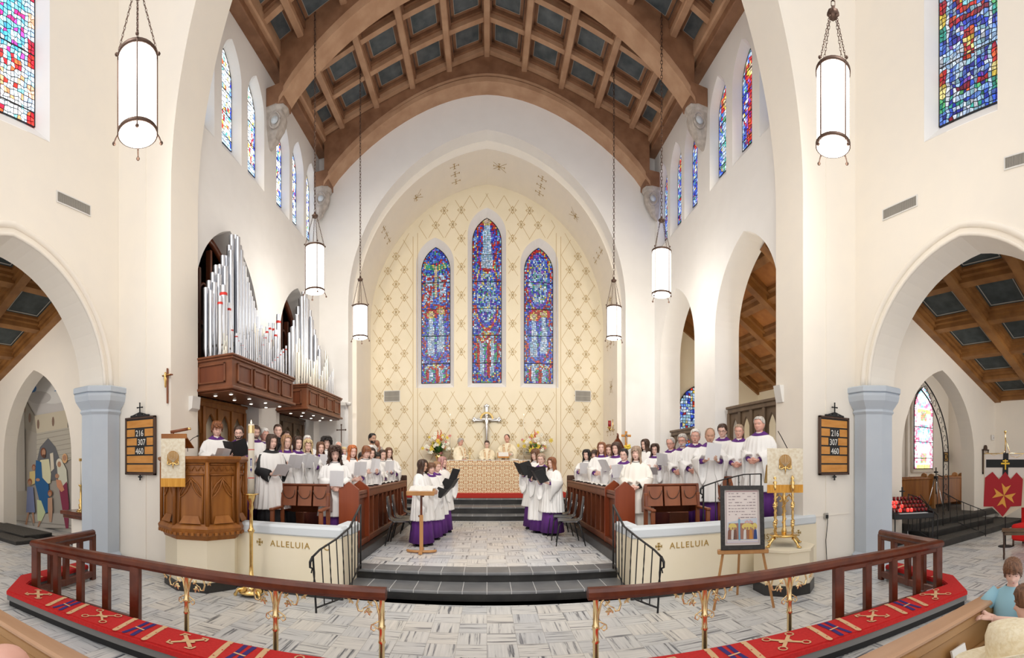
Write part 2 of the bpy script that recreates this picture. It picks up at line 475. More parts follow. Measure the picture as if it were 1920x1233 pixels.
def text_mesh(body, size, mat, to3d, extrude=.002, align='CENTER', space=1.0):
    cu = bpy.data.curves.new('tmp', 'FONT'); cu.body = body; cu.size = size; cu.extrude = extrude; cu.align_x = align; cu.space_character = space
    cu.resolution_u = 3
    ob = bpy.data.objects.new('tmp', cu); C.objects.link(ob)
    dg = bpy.context.evaluated_depsgraph_get(); dg.update()
    me = bpy.data.meshes.new_from_object(ob.evaluated_get(dg))
    bpy.data.objects.remove(ob); bpy.data.curves.remove(cu)
    vs = [to3d(v.co.x, v.co.y, v.co.z) for v in me.vertices]; fs = [tuple(p.vertices) for p in me.polygons]
    m = mb(mat); m.add(vs, fs); bpy.data.meshes.remove(me)
    return m
def pt_in(poly, x, y):
    c = False; n = len(poly); j = n-1
    for i in range(n):
        xi, yi = poly[i]; xj, yj = poly[j]
        if (yi > y) != (yj > y) and x < (xj-xi)*(y-yi)/(yj-yi)+xi: c = not c
        j = i
    return c
def clip_in(poly, pts):   # pull points that fall outside back towards the middle
    cx = sum(p[0] for p in poly)/len(poly)
    out = []
    for x, y in pts:
        k = 0
        while not pt_in(poly, x, y) and k < 12: x += (cx-x)*.12; y -= .01; k += 1
        out.append((x, y))
    return out
# ================================================================== THE SETTING
NAVE_X, CH_X, YA, YB, YS, YW = 5.8, 4.7, 5.55, 6.27, 12.2, 14.2      # nave wall, chancel wall, chancel arch, its back, sanctuary arch, sanctuary wall
ZC, ZCH = .27, .42                                                   # chancel floor, choir floor
SY = lambda s: (lambda u, v, d: Vector((s*(abs(NAVE_X)+d), u, v)))

# floors -----------------------------------------------------------
m = mb('marble_basketweave'); m.box(-12.6, 12.6, -1.2, 6.2, -.2, 0)
struct(m, 'floor')
m = mb('marble_basketweave'); m.box(-1.87, 1.87, 6.35, 11.62, 0, ZC); struct(m, 'floor_chancel')
m = mb('slate')
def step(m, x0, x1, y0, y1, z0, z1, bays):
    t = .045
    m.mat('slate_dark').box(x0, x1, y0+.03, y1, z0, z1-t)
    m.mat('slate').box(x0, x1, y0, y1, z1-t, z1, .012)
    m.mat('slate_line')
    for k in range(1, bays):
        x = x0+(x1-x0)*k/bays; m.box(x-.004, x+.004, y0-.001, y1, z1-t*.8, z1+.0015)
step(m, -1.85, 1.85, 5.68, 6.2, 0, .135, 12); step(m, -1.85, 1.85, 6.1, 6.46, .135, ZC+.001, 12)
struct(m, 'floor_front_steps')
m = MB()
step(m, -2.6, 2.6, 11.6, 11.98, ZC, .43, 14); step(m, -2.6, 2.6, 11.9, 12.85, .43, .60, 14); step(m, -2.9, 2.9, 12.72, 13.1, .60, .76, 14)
m.mat('slate').box(-3.8, 3.8, 13.0, 14.3, .5, .76)
struct(m, 'floor_sanctuary_steps')
m = mb('red_carpet'); m.box(-2.3, 2.3, 12.95, 14.2, .76, .90, .01); struct(m, 'floor_altar_platform')
for s, nm in ((-1, 'left'), (1, 'right')):
    m = mb('slate_dark')
    m.box(min(s*1.85, s*2.02), max(s*1.85, s*2.02), 6.3, 11.6, 0, ZCH, .01)
    m.mat('carpet_dark'); m.box(min(s*2.02, s*5.6), max(s*2.02, s*5.6), 5.75, 12.2, 0, ZCH)
    m.box(min(s*2.9, s*4.7), max(s*2.9, s*4.7), 6.3, 11.6, ZCH, ZCH+.15)
    m.box(min(s*3.7, s*4.7), max(s*3.7, s*4.7), 6.3, 11.6, ZCH+.15, ZCH+.32)
    struct(m, 'floor_choir_' + nm)
# choir parapets ---------------------------------------------------
for s, nm in ((-1, 'left'), (1, 'right')):
    m = mb('plaster_cream')
    xa, xb = sorted((s*1.80, s*(3.42 if s < 0 else 4.85)))
    m.box(xa, xb, 5.5, 5.68, 0, .80)
    xa2, xb2 = sorted((s*1.80, s*1.98)); m.box(xa2, xb2, 5.68, 6.2, 0, .80)
    m.mat('ledge').box(xa-.01, xb, 5.48, 5.76, .76, .91, .03); m.box(xa2-.01, xb2+.02, 5.76, 6.25, .76, .91, .03)
    m.mat('slate_dark').box(xa-.01 if s > 0 else xa, xb if s > 0 else xb+.01, 5.47, 5.5, 0, .13)
    w = struct(m, 'wall_parapet_' + nm)
    def T(u, v, d, s=s): return Vector((u, 5.5-d-.0005, v))
    body = [('ALLELUIA', 2.22 if s > 0 else -2.69, 1), ('C', -2.0, 1)] if s < 0 else [('ALLELUIA', 2.56, 1), ('IS RISEN', 3.86, 1)]
    for tx, xc, _ in body:
        if s < 0 and tx == 'C': xc = -2.02
        if s < 0 and tx != 'C': xc = (pY(505, 5.5)+pY(583, 5.5))/2
        if s > 0 and tx[0] == 'A': xc = (pY(1252, 5.5)+pY(1332, 5.5))/2
        if s > 0 and tx[0] == 'I': xc = (pY(1426, 5.5)+pY(1488, 5.5))/2
        t = text_mesh(tx, .115, 'gold_paint', lambda x, y, z, xc=xc: Vector((xc+x*1.0, 5.497-z, .615+y)), .003, space=1.22)
        t.build('lettering', w)
    for px in ((487, 597) if s < 0 else (1235, 1497)):
        if px == 597: continue
        xc = pY(px, 5.5); q = mb('gold_paint')
        q.box(xc-.045, xc+.045, 5.494, 5.5, .648, .662); q.box(xc-.007, xc+.007, 5.494, 5.5, .61, .70)
        for dx, dz in ((-.045, .655), (.038, .655)): q.box(xc+dx, xc+dx+.008, 5.494, 5.5, dz-.02, dz+.02)
        for dz in (.61, .693): q.box(xc-.02, xc+.02, 5.494, 5.5, dz, dz+.008)
        for dx in (-.025, .018):
            for dz in (.628, .674): q.box(xc+dx, xc+dx+.007, 5.494, 5.5, dz, dz+.007)
        q.build('cross_mark', w)

# nave side walls ----------------------------------------------------
def hood(m, a, zs, za, yc, X, s, r=.045, z0=None):
    pts = arch_pts(a, z0 if z0 is not None else zs, zs, za, 18)[1:]
    m.tube([(s*X, yc+u, v) for u, v in pts if v >= zs-.01], r, 8)
for s, nm in ((-1, 'left'), (1, 'right')):
    arch = arch_pts(1.78, 0, 3.04, 5.09, 16)
    arch = [(u+3.42, v) for u, v in arch]
    hole = [(1.2, -.01), (5.58, -.01), (5.58, 2.95), (5.2, 2.95)] + [p for p in arch[2:]][:-1] + [(1.64, 2.95), (1.2, 2.95)]
    win = [(u+3.44, v) for u, v in arch_pts(.63, 6.72, 9.3, 10.2, 10)]
    f = lambda u, v, d, s=s: Vector((s*(NAVE_X+d), u, v))
    w = slab('wall_nave_'+nm, [(-1.2, -.01), (YA+.1, -.01), (YA+.1, 14), (-1.2, 14)], [hole, win], .65, 'plaster', f)
    q = mb('plaster'); hood(q, 1.93, 3.04, 5.25, 3.42, NAVE_X-.01, s, .05); hood(q, 1.80, 3.04, 5.11, 3.42, NAVE_X, s, .03)
    q.build('hood_mould', w)
    # splayed window reveal
    gl = [(u+3.44, v) for u, v in arch_pts(.53, 7.08, 9.3, 10.05, 10)]
    q = mb('plaster_cool'); q.loft([[f(u, v, -.004) for u, v in win], [f(u, v, .30) for u, v in gl]], False, False, smooth=False)
    q.build('window_splay', w)
# chancel arch wall, the back sanctuary arch wall, the sanctuary end wall ----
fY = lambda y: (lambda u, v, d: Vector((u, y+d, v)))
slab('wall_chancel_arch', [(-5.85, -.01), (5.85, -.01), (5.85, 14), (-5.85, 14)], [arch_pts(4.61, 0, 6.0, 13.2, 26)], YB-YA, 'plaster', fY(YA))
slab('wall_sanctuary_arch', [(-5.3, 0), (5.3, 0), (5.3, 13), (-5.3, 13)], [arch_pts(3.83, .01, 6.2, 10.67, 26)], .42, 'plaster_cool', fY(YS))
va = arch_pts(3.70, .2, 6.2, 10.43, 24)
m = mb('plaster')
m.loft([[(u, 12.6, v) for u, v in va], [(u, YW+.02, v) for u, v in va]], False, False, smooth=False)
m.loft([[(u, 12.61, v) for u, v in va], [(u*1.06, 12.61, v+.35) for u, v in va]], False, False, smooth=False)
vault = struct(m, 'wall_sanctuary_vault')
LAN = [(pY(817.5, 14.5), 4.30, 1.72+(870-466)*14.6/855), (pY(913, 14.5), 4.30, 1.72+(870-411)*14.5/855), (pY(1009.5, 14.5), 4.30, 1.72+(870-467)*14.6/855)]
holes = []; glassY = 14.46
for xc, z0, za in LAN:
    holes.append([(u, v) for u, v in arch_pts(.60, 4.12, za-.62, za+.20, 12, xc)])
end = slab('wall_sanctuary_end', arch_pts(3.9, .2, 6.2, 10.6, 20), holes, .06, 'plaster_cream', fY(YW))
m = mb('plaster_cool')
for (xc, z0, za), h in zip(LAN, holes):
    g = arch_pts(.455, z0, za-.75, za, 12, xc)
    m.loft([[(u, YW-.002, v) for u, v in h], [(u, glassY, v) for u, v in g]], False, False, smooth=False)
m.build('window_splay', end)
m = mb('plaster'); m.box(-4.6, 4.6, 14.75, 14.95, 0, 11.2); struct(m, 'wall_outer_end')
# gold stencil on the end wall
m = mb('gold_stencil')
YP = YW - .004
def bar(m, x0, z0, x1, z1, w=.008, y=YP):
    dx, dz = x1-x0, z1-z0; L = math.hypot(dx, dz) or 1; nx, nz = -dz/L*w/2, dx/L*w/2
    m.add([(x0+nx, y, z0+nz), (x1+nx, y, z1+nz), (x1-nx, y, z1-nz), (x0-nx, y, z0-nz)], [(3, 2, 1, 0)])
aout = arch_pts(3.62, .2, 6.2, 10.15, 20)
def free(x, z):
    if z < .95 or not pt_in(aout, x, z): return False
    if 2.16 < abs(x) < 2.33: return False
    for h in holes:
        if pt_in(h, x, z) or pt_in([(u*1.0+(.06 if u > h[0][0]+.6 else -.06), v+.06) for u, v in h], x, z): return False
    if 3.98 < z < 4.3 and abs(x) < 2.16: return False
    return True
def cline(x0, z0, x1, z1, w):      # keeps only the free stretch
    n = 14; on = None
    for k in range(n+1):
        t = k/n; x, z = x0+(x1-x0)*t, z0+(z1-z0)*t; ok = free(x, z)
        if ok and on is None: on = (x, z)
        if on is not None and (not ok or k == n):
            if math.hypot(x-on[0], z-on[1]) > .03: bar(m, on[0], on[1], x, z, w)
            on = None
def ornament(x, z, w=.010):
    for ax, az in ((1, 0), (-1, 0), (0, 1), (0, -1)):
        px_, pz_ = (-az, ax)
        L = .085
        bar(m, x+px_*.018, z+pz_*.018, x+ax*L+px_*.03, z+az*L+pz_*.03, .007); bar(m, x-px_*.018, z-pz_*.018, x+ax*L-px_*.03, z+az*L-pz_*.03, .007)
        bar(m, x+ax*L-px_*.055, z+az*L-pz_*.055, x+ax*L+px_*.055, z+az*L+pz_*.055, w)
        bar(m, x+ax*(L+.025)-px_*.02, z+az*(L+.025)-pz_*.02, x+ax*(L+.025)+px_*.02, z+az*(L+.025)+pz_*.02, .02)
DX, DZ = .533, .442
for zone in (-1, 0, 1):
    for r in range(-5, 17):
        z = 3.015 + DZ*r
        for k in range(-8, 9):
            off = 0 if r % 2 == 0 else .5
            x = (k+off)*DX if zone == 0 else zone*(2.335+(k+off)*DX)
            if zone == 0 and abs(x) > 2.2: continue
            if zone != 0 and (k+off < 0 or abs(x) > 4): continue
            inner = zone != 0 and k+off == 0
            for sx in (-1, 1):
                x2, z2 = x+sx*DX/2, z+DZ
                if zone == 0 and abs(x2) > 2.2: continue
                if zone != 0 and abs(x2) < 2.33: continue
                bx, bz = (x2-x)*.22, (z2-z)*.22
                cline(x, z, x2, z2, .010)
            if free(x, z) and free(x-.1, z) and free(x+.1, z) and free(x, z+.12) and free(x, z-.1) and not inner: ornament(x, z)
for x in (2.175, 2.32):
    for s in (-1, 1):
        zt = 9.0 if x < 2.2 else 8.9
        bar(m, s*x, 1.0, s*x, zt, .012)
m.build('gold_stencil', end)
# little crosses painted on the vault soffit
m = mb('gold_paint')
pts = va[1:]; acc = [0]
for a, b in zip(pts, pts[1:]): acc.append(acc[-1]+math.hypot(b[0]-a[0], b[1]-a[1]))
tot = acc[-1]
def on_vault(sd, y):
    k = max(i for i in range(len(acc)-1) if acc[i] <= min(sd, tot-1e-4)); t = (sd-acc[k])/(acc[k+1]-acc[k])
    p = (pts[k][0]+(pts[k+1][0]-pts[k][0])*t, pts[k][1]+(pts[k+1][1]-pts[k][1])*t)
    d = Vector((pts[k+1][0]-pts[k][0], pts[k+1][1]-pts[k][1])).normalized()
    return Vector((p[0]-d.y*.004, y, p[1]+d.x*.004)), Vector((d.x, 0, d.y))
def vbar(sd, y, a0, b0, a1, b1, w):
    P0, d = on_vault(sd, y); Yv = Vector((0, 1, 0)); q0 = P0+d*a0+Yv*b0; q1 = P0+d*a1+Yv*b1
    n = (q1-q0).normalized(); nn = n.cross(d.cross(Yv)).normalized()*w/2
    m.add([q0+nn, q1+nn, q1-nn, q0-nn], [(0, 1, 2, 3)])
def vcross(sd, y, r):
    for a0, b0, a1, b1 in ((-r, 0, r, 0), (-r, -.04, -r, .04), (r, -.04, r, .04), (0, -r*.8, 0, r*.8), (-.04, r*.8, .04, r*.8), (-.04, -r*.8, .04, -r*.8)):
        vbar(sd, y, a0, b0, a1, b1, .018)
base = 5.85 - .2
n = 0
for k in range(-5, 6):
    sd = tot/2 + k*1.32
    if k % 2 == 0:
        vcross(sd, 13.25, .16)
        for sg in (-1, 1): vbar(sd, 13.25, -.22, -.2*sg, .22, .2*sg, .014)
    else:
        for y in (12.95, 13.3, 13.65): vcross(sd, y, .13)
m.build('gold_stencil', vault)

# chancel side walls --------------------------------------------------
CLY = [6.54, 7.51, 8.48, 9.80, 10.70, 11.60]
def narrow(a, z0, zs, za): return arch_pts(a, z0, zs, za, 8, 0, None)
for s, nm in ((-1, 'left'), (1, 'right')):
    f = lambda u, v, d, s=s: Vector((s*(CH_X+d), u, v))
    holes_ = [[(u+7.45, v) for u, v in arch_pts(1.15, .3, 4.55, 6.22, 16)], [(u+10.68, v) for u, v in arch_pts(1.08, .3, 4.6, 6.22, 16)]]
    cl = [[(u+y, v) for u, v in arch_pts(.36, 7.70, 9.30, 9.98, 10, 0)] for y in CLY]
    cl = [h for h in cl if max(p[0] for p in h) < 12.15]
    w = slab('wall_chancel_'+nm, [(YB-.05, 0), (YS+.05, 0), (YS+.05, 11.2), (YB-.05, 11.2)], holes_+cl, .6, 'plaster_cool', f)
    q = mb('plaster_cool')
    for y in CLY:
        h = [(u+y, v) for u, v in arch_pts(.36, 7.70, 9.30, 9.98, 10, 0)]; g = [(u+y, v) for u, v in arch_pts(.29, 8.02, 9.30, 9.88, 10, 0)]
        q.loft([[f(u, v, -.003) for u, v in h], [f(u, v, .21) for u, v in g]], False, False, smooth=False)
    q.build('window_splay', w)

m = mb('wood_ceiling'); m.box(-5.85, 5.85, 3.0, 4.1, 13.5, 13.9); struct(m, 'trim_nave_beam')
# octagonal pillars ---------------------------------------------------
for s, nm in ((-1, 'left'), (1, 'right')):
    cx, cy = s*6.08, 5.38
    m = mb('stone_blue')
    ph = PI/8
    m.lathe([(.40, 0), (.40, .15), (.355, .2), (.355, 2.62)], (cx, cy, 0), 8, False, ph)
    m.lathe([(.36, 2.58), (.39, 2.62), (.37, 2.66), (.40, 2.70), (.47, 2.80), (.49, 2.88), (.49, 2.92), (.47, 2.94), (.51, 2.95), (.51, 3.03), (.48, 3.05)], (cx, cy, 0), 8, False, ph)
    struct(m, 'wall_pillar_'+nm)
# baseboards on the piers
for s, nm in ((-1, 'left'), (1, 'right')):
    m = mb('slate_dark'); xa, xb = sorted((s*4.6, s*5.78)); m.box(xa, xb, 5.51, 5.55, 0, .13); struct(m, 'baseboard_pier_'+nm)
    m = mb('plaster'); xc = pY(273 if s < 0 else 1549, 5.54); m.box(xc-.006, xc+.006, 5.538, 5.55, .13, 8.5); struct(m, 'trim_conduit_'+nm)

# ------------------------------------------------ chancel ceiling, timber
zr = lambda x: 12.52-.36*abs(x)
m = mb('coffer_blue')
for s in (-1, 1):
    m.add([(0, 5.9, zr(0)), (s*4.75, 5.9, zr(4.75)), (s*4.75, 12.3, zr(4.75)), (0, 12.3, zr(0))], [(0, 1, 2, 3)])
    m.add([(0, 5.9, zr(0)+.2), (s*4.75, 5.9, zr(4.75)+.2), (s*4.75, 12.3, zr(4.75)+.2), (0, 12.3, zr(0)+.2)], [(3, 2, 1, 0)])
ceil = struct(m, 'ceiling')
PX = [0, .97, 1.94, 2.91, 3.88]
slope = math.atan(.36)
for px_ in PX:
    for s in ((1,) if px_ == 0 else (-1, 1)):
        x = s*px_; z = zr(x)
        q = mb('wood_ceiling_light'); q.box(x-.075, x+.075, 5.95, 12.2, z-.27, z+.02, .02)
        q.mat('wood_ceiling'); q.box(x-.12, x+.12, 5.95, 12.2, z-.13, z+.02); q.build('purlin', ceil)
for s, nm in ((-1, 'l'), (1, 'r')):
    q = mb('wood_ceiling'); x0, x1 = sorted((s*4.45, s*4.72))
    q.box(x0, x1, 6.0, 12.2, 10.45, 10.95, .02); x0, x1 = sorted((s*4.35, s*4.6)); q.mat('wood_ceiling_light').box(x0, x1, 6.0, 12.2, 10.62, 10.98, .03); q.build('wall_plate', ceil)
YR = [11.72-.87*k for k in reversed(range(7))]
lanes = [(0, .97), (.97, 1.94), (1.94, 2.91), (2.91, 3.88), (3.88, 4.7)]
for s in (-1, 1):
    for (a, b) in lanes:
        q = mb('wood_ceiling_light')
        for k, y in enumerate(YR):
            if 8.95 < y < 9.3: continue
            for hw, dz, mt_ in ((.06, .20, 'wood_ceiling_light'), (.12, .09, 'wood_ceiling')):
                q.mat(mt_)
                vs = []
                for yy in (y-hw, y+hw):
                    for xx in (a, b):
                        for d in (.01, -dz): vs.append((s*xx, yy, zr(xx)+d))
                q.add(vs, [(0, 1, 3, 2), (4, 6, 7, 5), (0, 4, 5, 1), (2, 3, 7, 6), (1, 5, 7, 3), (0, 2, 6, 4)])
        q.build('batten', ceil)
        # pale stencilled border round each panel
        q = mb('wood_ceiling')
        for k in range(len(YR)-1):
            y0, y1 = YR[k]+.13, YR[k+1]-.13; a1, b1 = a+.13, b-.13
            if b1-a1 < .3: continue
            for (ya, yb, xa, xb, mt_) in ((y0, y0+.07, a1, b1, 'wood_ceiling'), (y1-.07, y1, a1, b1, 'wood_ceiling'), (y0, y1, a1, a1+.07, 'wood_ceiling'), (y0, y1, b1-.07, b1, 'wood_ceiling'),
                                          (y0+.07, y0+.08, a1+.07, b1-.07, 'stencil'), (y1-.08, y1-.07, a1+.07, b1-.07, 'stencil'), (y0+.07, y1-.07, a1+.07, a1+.08, 'stencil'), (y0+.07, y1-.07, b1-.08, b1-.07, 'stencil')):
                q.mat(mt_); q.add([(s*xa, ya, zr(xa)-.012), (s*xb, ya, zr(xb)-.012), (s*xb, yb, zr(xb)-.012), (s*xa, yb, zr(xa)-.012)], [(0, 1, 2, 3)])
        q.build('coffer_border', ceil)
# arched timber ribs with stone corbels
def rib(y0, y1, nm, zs=9.15, za=11.62, a=4.42):
    n = 28; lo = []; hi = []
    for k in range(n+1):
        x = -a + 2*a*k/n; t = abs(x)/a
        z = zs + (za-zs)*(1-t**1.75)**.86 if t < 1 else zs
        lo.append((x, z)); hi.append((x, max(zr(x)-.0, z+.25)))
    def band(m, lo, hi, y0, y1):
        vs = []; nn = len(lo)
        for (x, z), (x2, z2) in zip(lo, hi): vs += [(x, y0, z), (x2, y0, z2), (x2, y1, z2), (x, y1, z)]
        fs = [(0, 1, 2, 3)]
        for k in range(nn-1):
            b = k*4
            for i in range(4): j = (i+1) % 4; fs.append((b+i, b+4+i, b+4+j, b+j))
        m.add(vs, fs)
    m = mb('wood_ceiling'); band(m, lo, hi, y0, y1)
    m.mat('wood_ceiling_light')
    for off0, off1, e in ((-.02, .10, .035), (.14, .20, .02)):
        l2 = [(x*(1-off0/a*.6), z+off0) for x, z in lo]; h2 = [(x*(1+0*off1), z+off1) for x, z in lo]
        band(m, l2, h2, y0-e, y1+e)
    r_ = struct(m, nm)
    for s in (-1, 1):
        q = mb('wood_ceiling'); xa, xb = sorted((s*4.27, s*4.7)); q.box(xa, xb, y0-.03, y1+.03, zs-.02, zs+.42, .02); q.build('rib_foot', r_)
        q = mb('stone_grey'); xo = s*4.7; yc = (y0+y1)/2; W_ = (y1-y0)/2; rings = []
        for dz, d, k in ((0, .43, 1.12), (.04, .45, 1.15), (.09, .43, 1.1), (.12, .38, 1.0), (.22, .40, 1.0), (.34, .38, .96), (.46, .33, .88), (.56, .25, .78), (.64, .20, .66), (.70, .20, .6), (.76, .12, .45), (.84, .03, .2)):
            w = W_*k; z = zs-dz
            rings.append([(xo, yc-w, z), (xo-s*d*.55, yc-w, z), (xo-s*d*.9, yc-w*.75, z), (xo-s*d, yc, z), (xo-s*d*.9, yc+w*.75, z), (xo-s*d*.55, yc+w, z), (xo, yc+w, z)])
        q.loft(rings, True, True, smooth=False)
        q.tube([(xo-s*(.20+.13*math.cos(a)), yc-W_*1.0, zs-.34+.17*math.sin(a)) for a in [2*PI*i/14 for i in range(15)]], .022, 5)
        q.mat('ledge'); q.tube([(xo-s*.20, yc-W_*.98, zs-.34), (xo-s*.20, yc-W_*1.04, zs-.34)], .085, 12)
        q.build('corbel', r_)
rib(11.80, 12.18, 'trim_rib_1', 9.42, 11.62, 4.40); rib(8.95, 9.32, 'trim_rib_2', 9.62, 11.70, 4.38)

# ------------------------------------------------ side aisles beside the nave
za_ = lambda x: 5.10-.335*(abs(x)-8.28)
AX = 12.2
for s, nm in ((-1, 'left'), (1, 'right')):
    f = lambda u, v, d, s=s: Vector((s*u, 6.0+d, v))
    niche = arch_pts(1.60, .0, 1.9, 4.0, 14, 9.32) if s > 0 else arch_pts(1.48, .0, 1.9, 3.99, 14, 9.22)
    slab('wall_aisle_'+nm, [(5.8, -.01), (AX+.1, -.01), (AX+.1, 6.4), (5.8, 6.4)], [niche], .4, 'plaster', f)
    m = mb('plaster'); x0, x1 = sorted((s*AX, s*(AX+.2))); m.box(x0, x1, -1.2, 6.1, 0, 5); struct(m, 'wall_outer_'+nm)
    m = mb('slate_dark')
    for (a, b) in ((6.2, 7.7), (10.95, 12.2)):
        x0, x1 = sorted((s*a, s*b)); m.box(x0, x1, 5.96, 6.0, 0, .16)
    x0, x1 = sorted((s*(AX-.03), s*AX)); m.box(x0, x1, 3, 6, 0, .16); struct(m, 'baseboard_aisle_'+nm)
    m = mb('coffer_dark')
    m.add([(s*5.9, -1.2, za_(5.9)), (s*12.3, -1.2, za_(12.3)), (s*12.3, 6.02, za_(12.3)), (s*5.9, 6.02, za_(5.9))], [(0, 1, 2, 3)])
    m.add([(s*5.9, -1.2, za_(5.9)+.2), (s*12.3, -1.2, za_(12.3)+.2), (s*12.3, 6.02, za_(12.3)+.2), (s*5.9, 6.02, za_(5.9)+.2)], [(3, 2, 1, 0)])
    c = struct(m, 'ceiling_aisle_'+nm)
    def sbox(q, xa, xb, ya, yb, d0, d1):
        vs = [(s*x, y, za_(x)-d) for x in (xa, xb) for y in (ya, yb) for d in (d0, d1)]
        q.add(vs, [(0, 1, 3, 2), (4, 6, 7, 5), (0, 4, 5, 1), (2, 3, 7, 6), (1, 5, 7, 3), (0, 2, 6, 4)])
    ys = [5.9, 4.55, 3.2, 1.85, .5, -.8]
    xs = [6.4+1.16*k for k in range(6)]
    for y in ys:
        q = mb('wood_aisle'); sbox(q, 5.9, 12.25, y-.10, y+.10, -.01, .24); sbox(q, 5.9, 12.25, y-.17, y+.17, -.01, .14); sbox(q, 5.9, 12.25, y-.24, y+.24, -.01, .06); q.build('beam', c)
    for x in xs:
        q = mb('wood_aisle'); sbox(q, x-.07, x+.07, -1, 6, -.01, .20); sbox(q, x-.13, x+.13, -1, 6, -.01, .11); sbox(q, x-.19, x+.19, -1, 6, -.01, .05); q.build('batten', c)
    q = mb('stencil')
    for x in xs[:-1]:
        for y in ys[:-1]:
            xa, xb, ya, yb = x+.23, x+.93, y-1.35+.29, y-.29
            for (p0, p1, p2, p3) in ((xa, xb, ya, ya+.018), (xa, xb, yb-.018, yb), (xa, xa+.018, ya, yb), (xb-.018, xb, ya, yb)):
                sbox(q, p0, p1, p2, p3, .004, .008)
    q.build('stencilled_border', c)
# left niche: raised floor and painted back wall; right niche: chapel floor with steps
m = mb('marble_basketweave'); m.box(-12.6, -7.2, 6.2, 7.6, -.2, 0); m.mat('plaster').box(-12.7, -7.1, 7.05, 7.2, -.1, 5); m.box(-12.6, -7.2, 6.35, 7.1, 4.6, 4.7); struct(m, 'wall_niche_left')
m = mb('plaster'); m.box(7.2, 14.5, 9.0, 9.1, 0, 5); m.box(14.4, 14.5, 6.0, 9.1, 0, 5); m.box(7.1, 7.2, 6.3, 9.1, 0, 5); m.box(7.1, 14.5, 6.0, 9.1, 5, 5.1)
struct(m, 'wall_chapel')
m = mb('carpet_dark')
for z0, z1, ax0, ax1, ay0 in ((0, .15, 7.95, 12.15, 5.1), (.15, .30, 7.95, 11.0, 5.45), (.30, .45, 7.75, 14.4, 5.8)):
    m.mat('slate_dark').box(ax0, ax1, ay0, 8.99 if ax1 > 12.2 else 6.0, z0, z1-.02); m.mat('carpet_dark').box(ax0, ax1, ay0-.01, 8.99 if ax1 > 12.2 else 6.0, z1-.02, z1)
m.box(7.3, 7.95, 6.02, 8.99, 0, .449); struct(m, 'floor_chapel_steps')
m = mb('carpet_dark'); m.mat('slate_dark').box(-11.2, -8.6, 5.35, 6.1, 0, .12); m.mat('carpet_dark').box(-11.2, -8.6, 5.34, 6.1, .12, .14); m.mat('slate_dark').box(-9.6, -8.3, 4.95, 5.5, 0, .07); m.mat('carpet_dark').box(-9.6, -8.3, 4.94, 5.5, .07, .085)
struct(m, 'floor_step_left')

# ------------------------------------------------ choir aisle seen through the right-hand arches
m = mb('plaster_cream'); m.box(8.5, 8.6, 8.2, 12.7, 0, 4.3); m.box(5.2, 8.6, 12.6, 12.7, 0, 6.2); struct(m, 'wall_choir_aisle')
zo = lambda x: 4.3+.64*(8.5-x)
m = mb('coffer_orange'); m.add([(5.25, 6.3, zo(5.25)), (8.6, 6.3, zo(8.6)), (8.6, 12.7, zo(8.6)), (5.25, 12.7, zo(5.25))], [(0, 1, 2, 3)])
c = struct(m, 'ceiling_choir_aisle')
def obx(q, xa, xb, ya, yb, d0, d1):
    vs = [(x, y, zo(x)-d) for x in (xa, xb) for y in (ya, yb) for d in (d0, d1)]
    q.add(vs, [(0, 1, 3, 2), (4, 6, 7, 5), (0, 4, 5, 1), (2, 3, 7, 6), (1, 5, 7, 3), (0, 2, 6, 4)])
for k in range(6):
    y = 12.6-1.25*k; q = mb('wood_aisle'); obx(q, 5.25, 8.6, y-.10, y+.10, -.01, .28); obx(q, 5.25, 8.6, y-.2, y+.2, -.01, .12); q.build('beam', c)
for k in range(5):
    x = 5.5+.75*k; q = mb('wood_aisle'); obx(q, x-.07, x+.07, 6.3, 12.7, -.01, .2); obx(q, x-.14, x+.14, 6.3, 12.7, -.01, .09); q.build('batten', c)
# organ chamber behind the left-hand arches
m = mb('wood_dark'); m.box(-6.9, -6.8, 6.2, 12.3, 0, 7); m.box(-6.9, -5.3, 6.15, 6.2, 0, 7); m.box(-6.9, -5.3, 12.3, 12.35, 0, 7); m.box(-6.9, -5.3, 6.15, 12.35, 6.9, 7)
m.box(-6.9, -5.3, 6.15, 12.35, 2.9, 3.0)
struct(m, 'wall_organ_chamber')
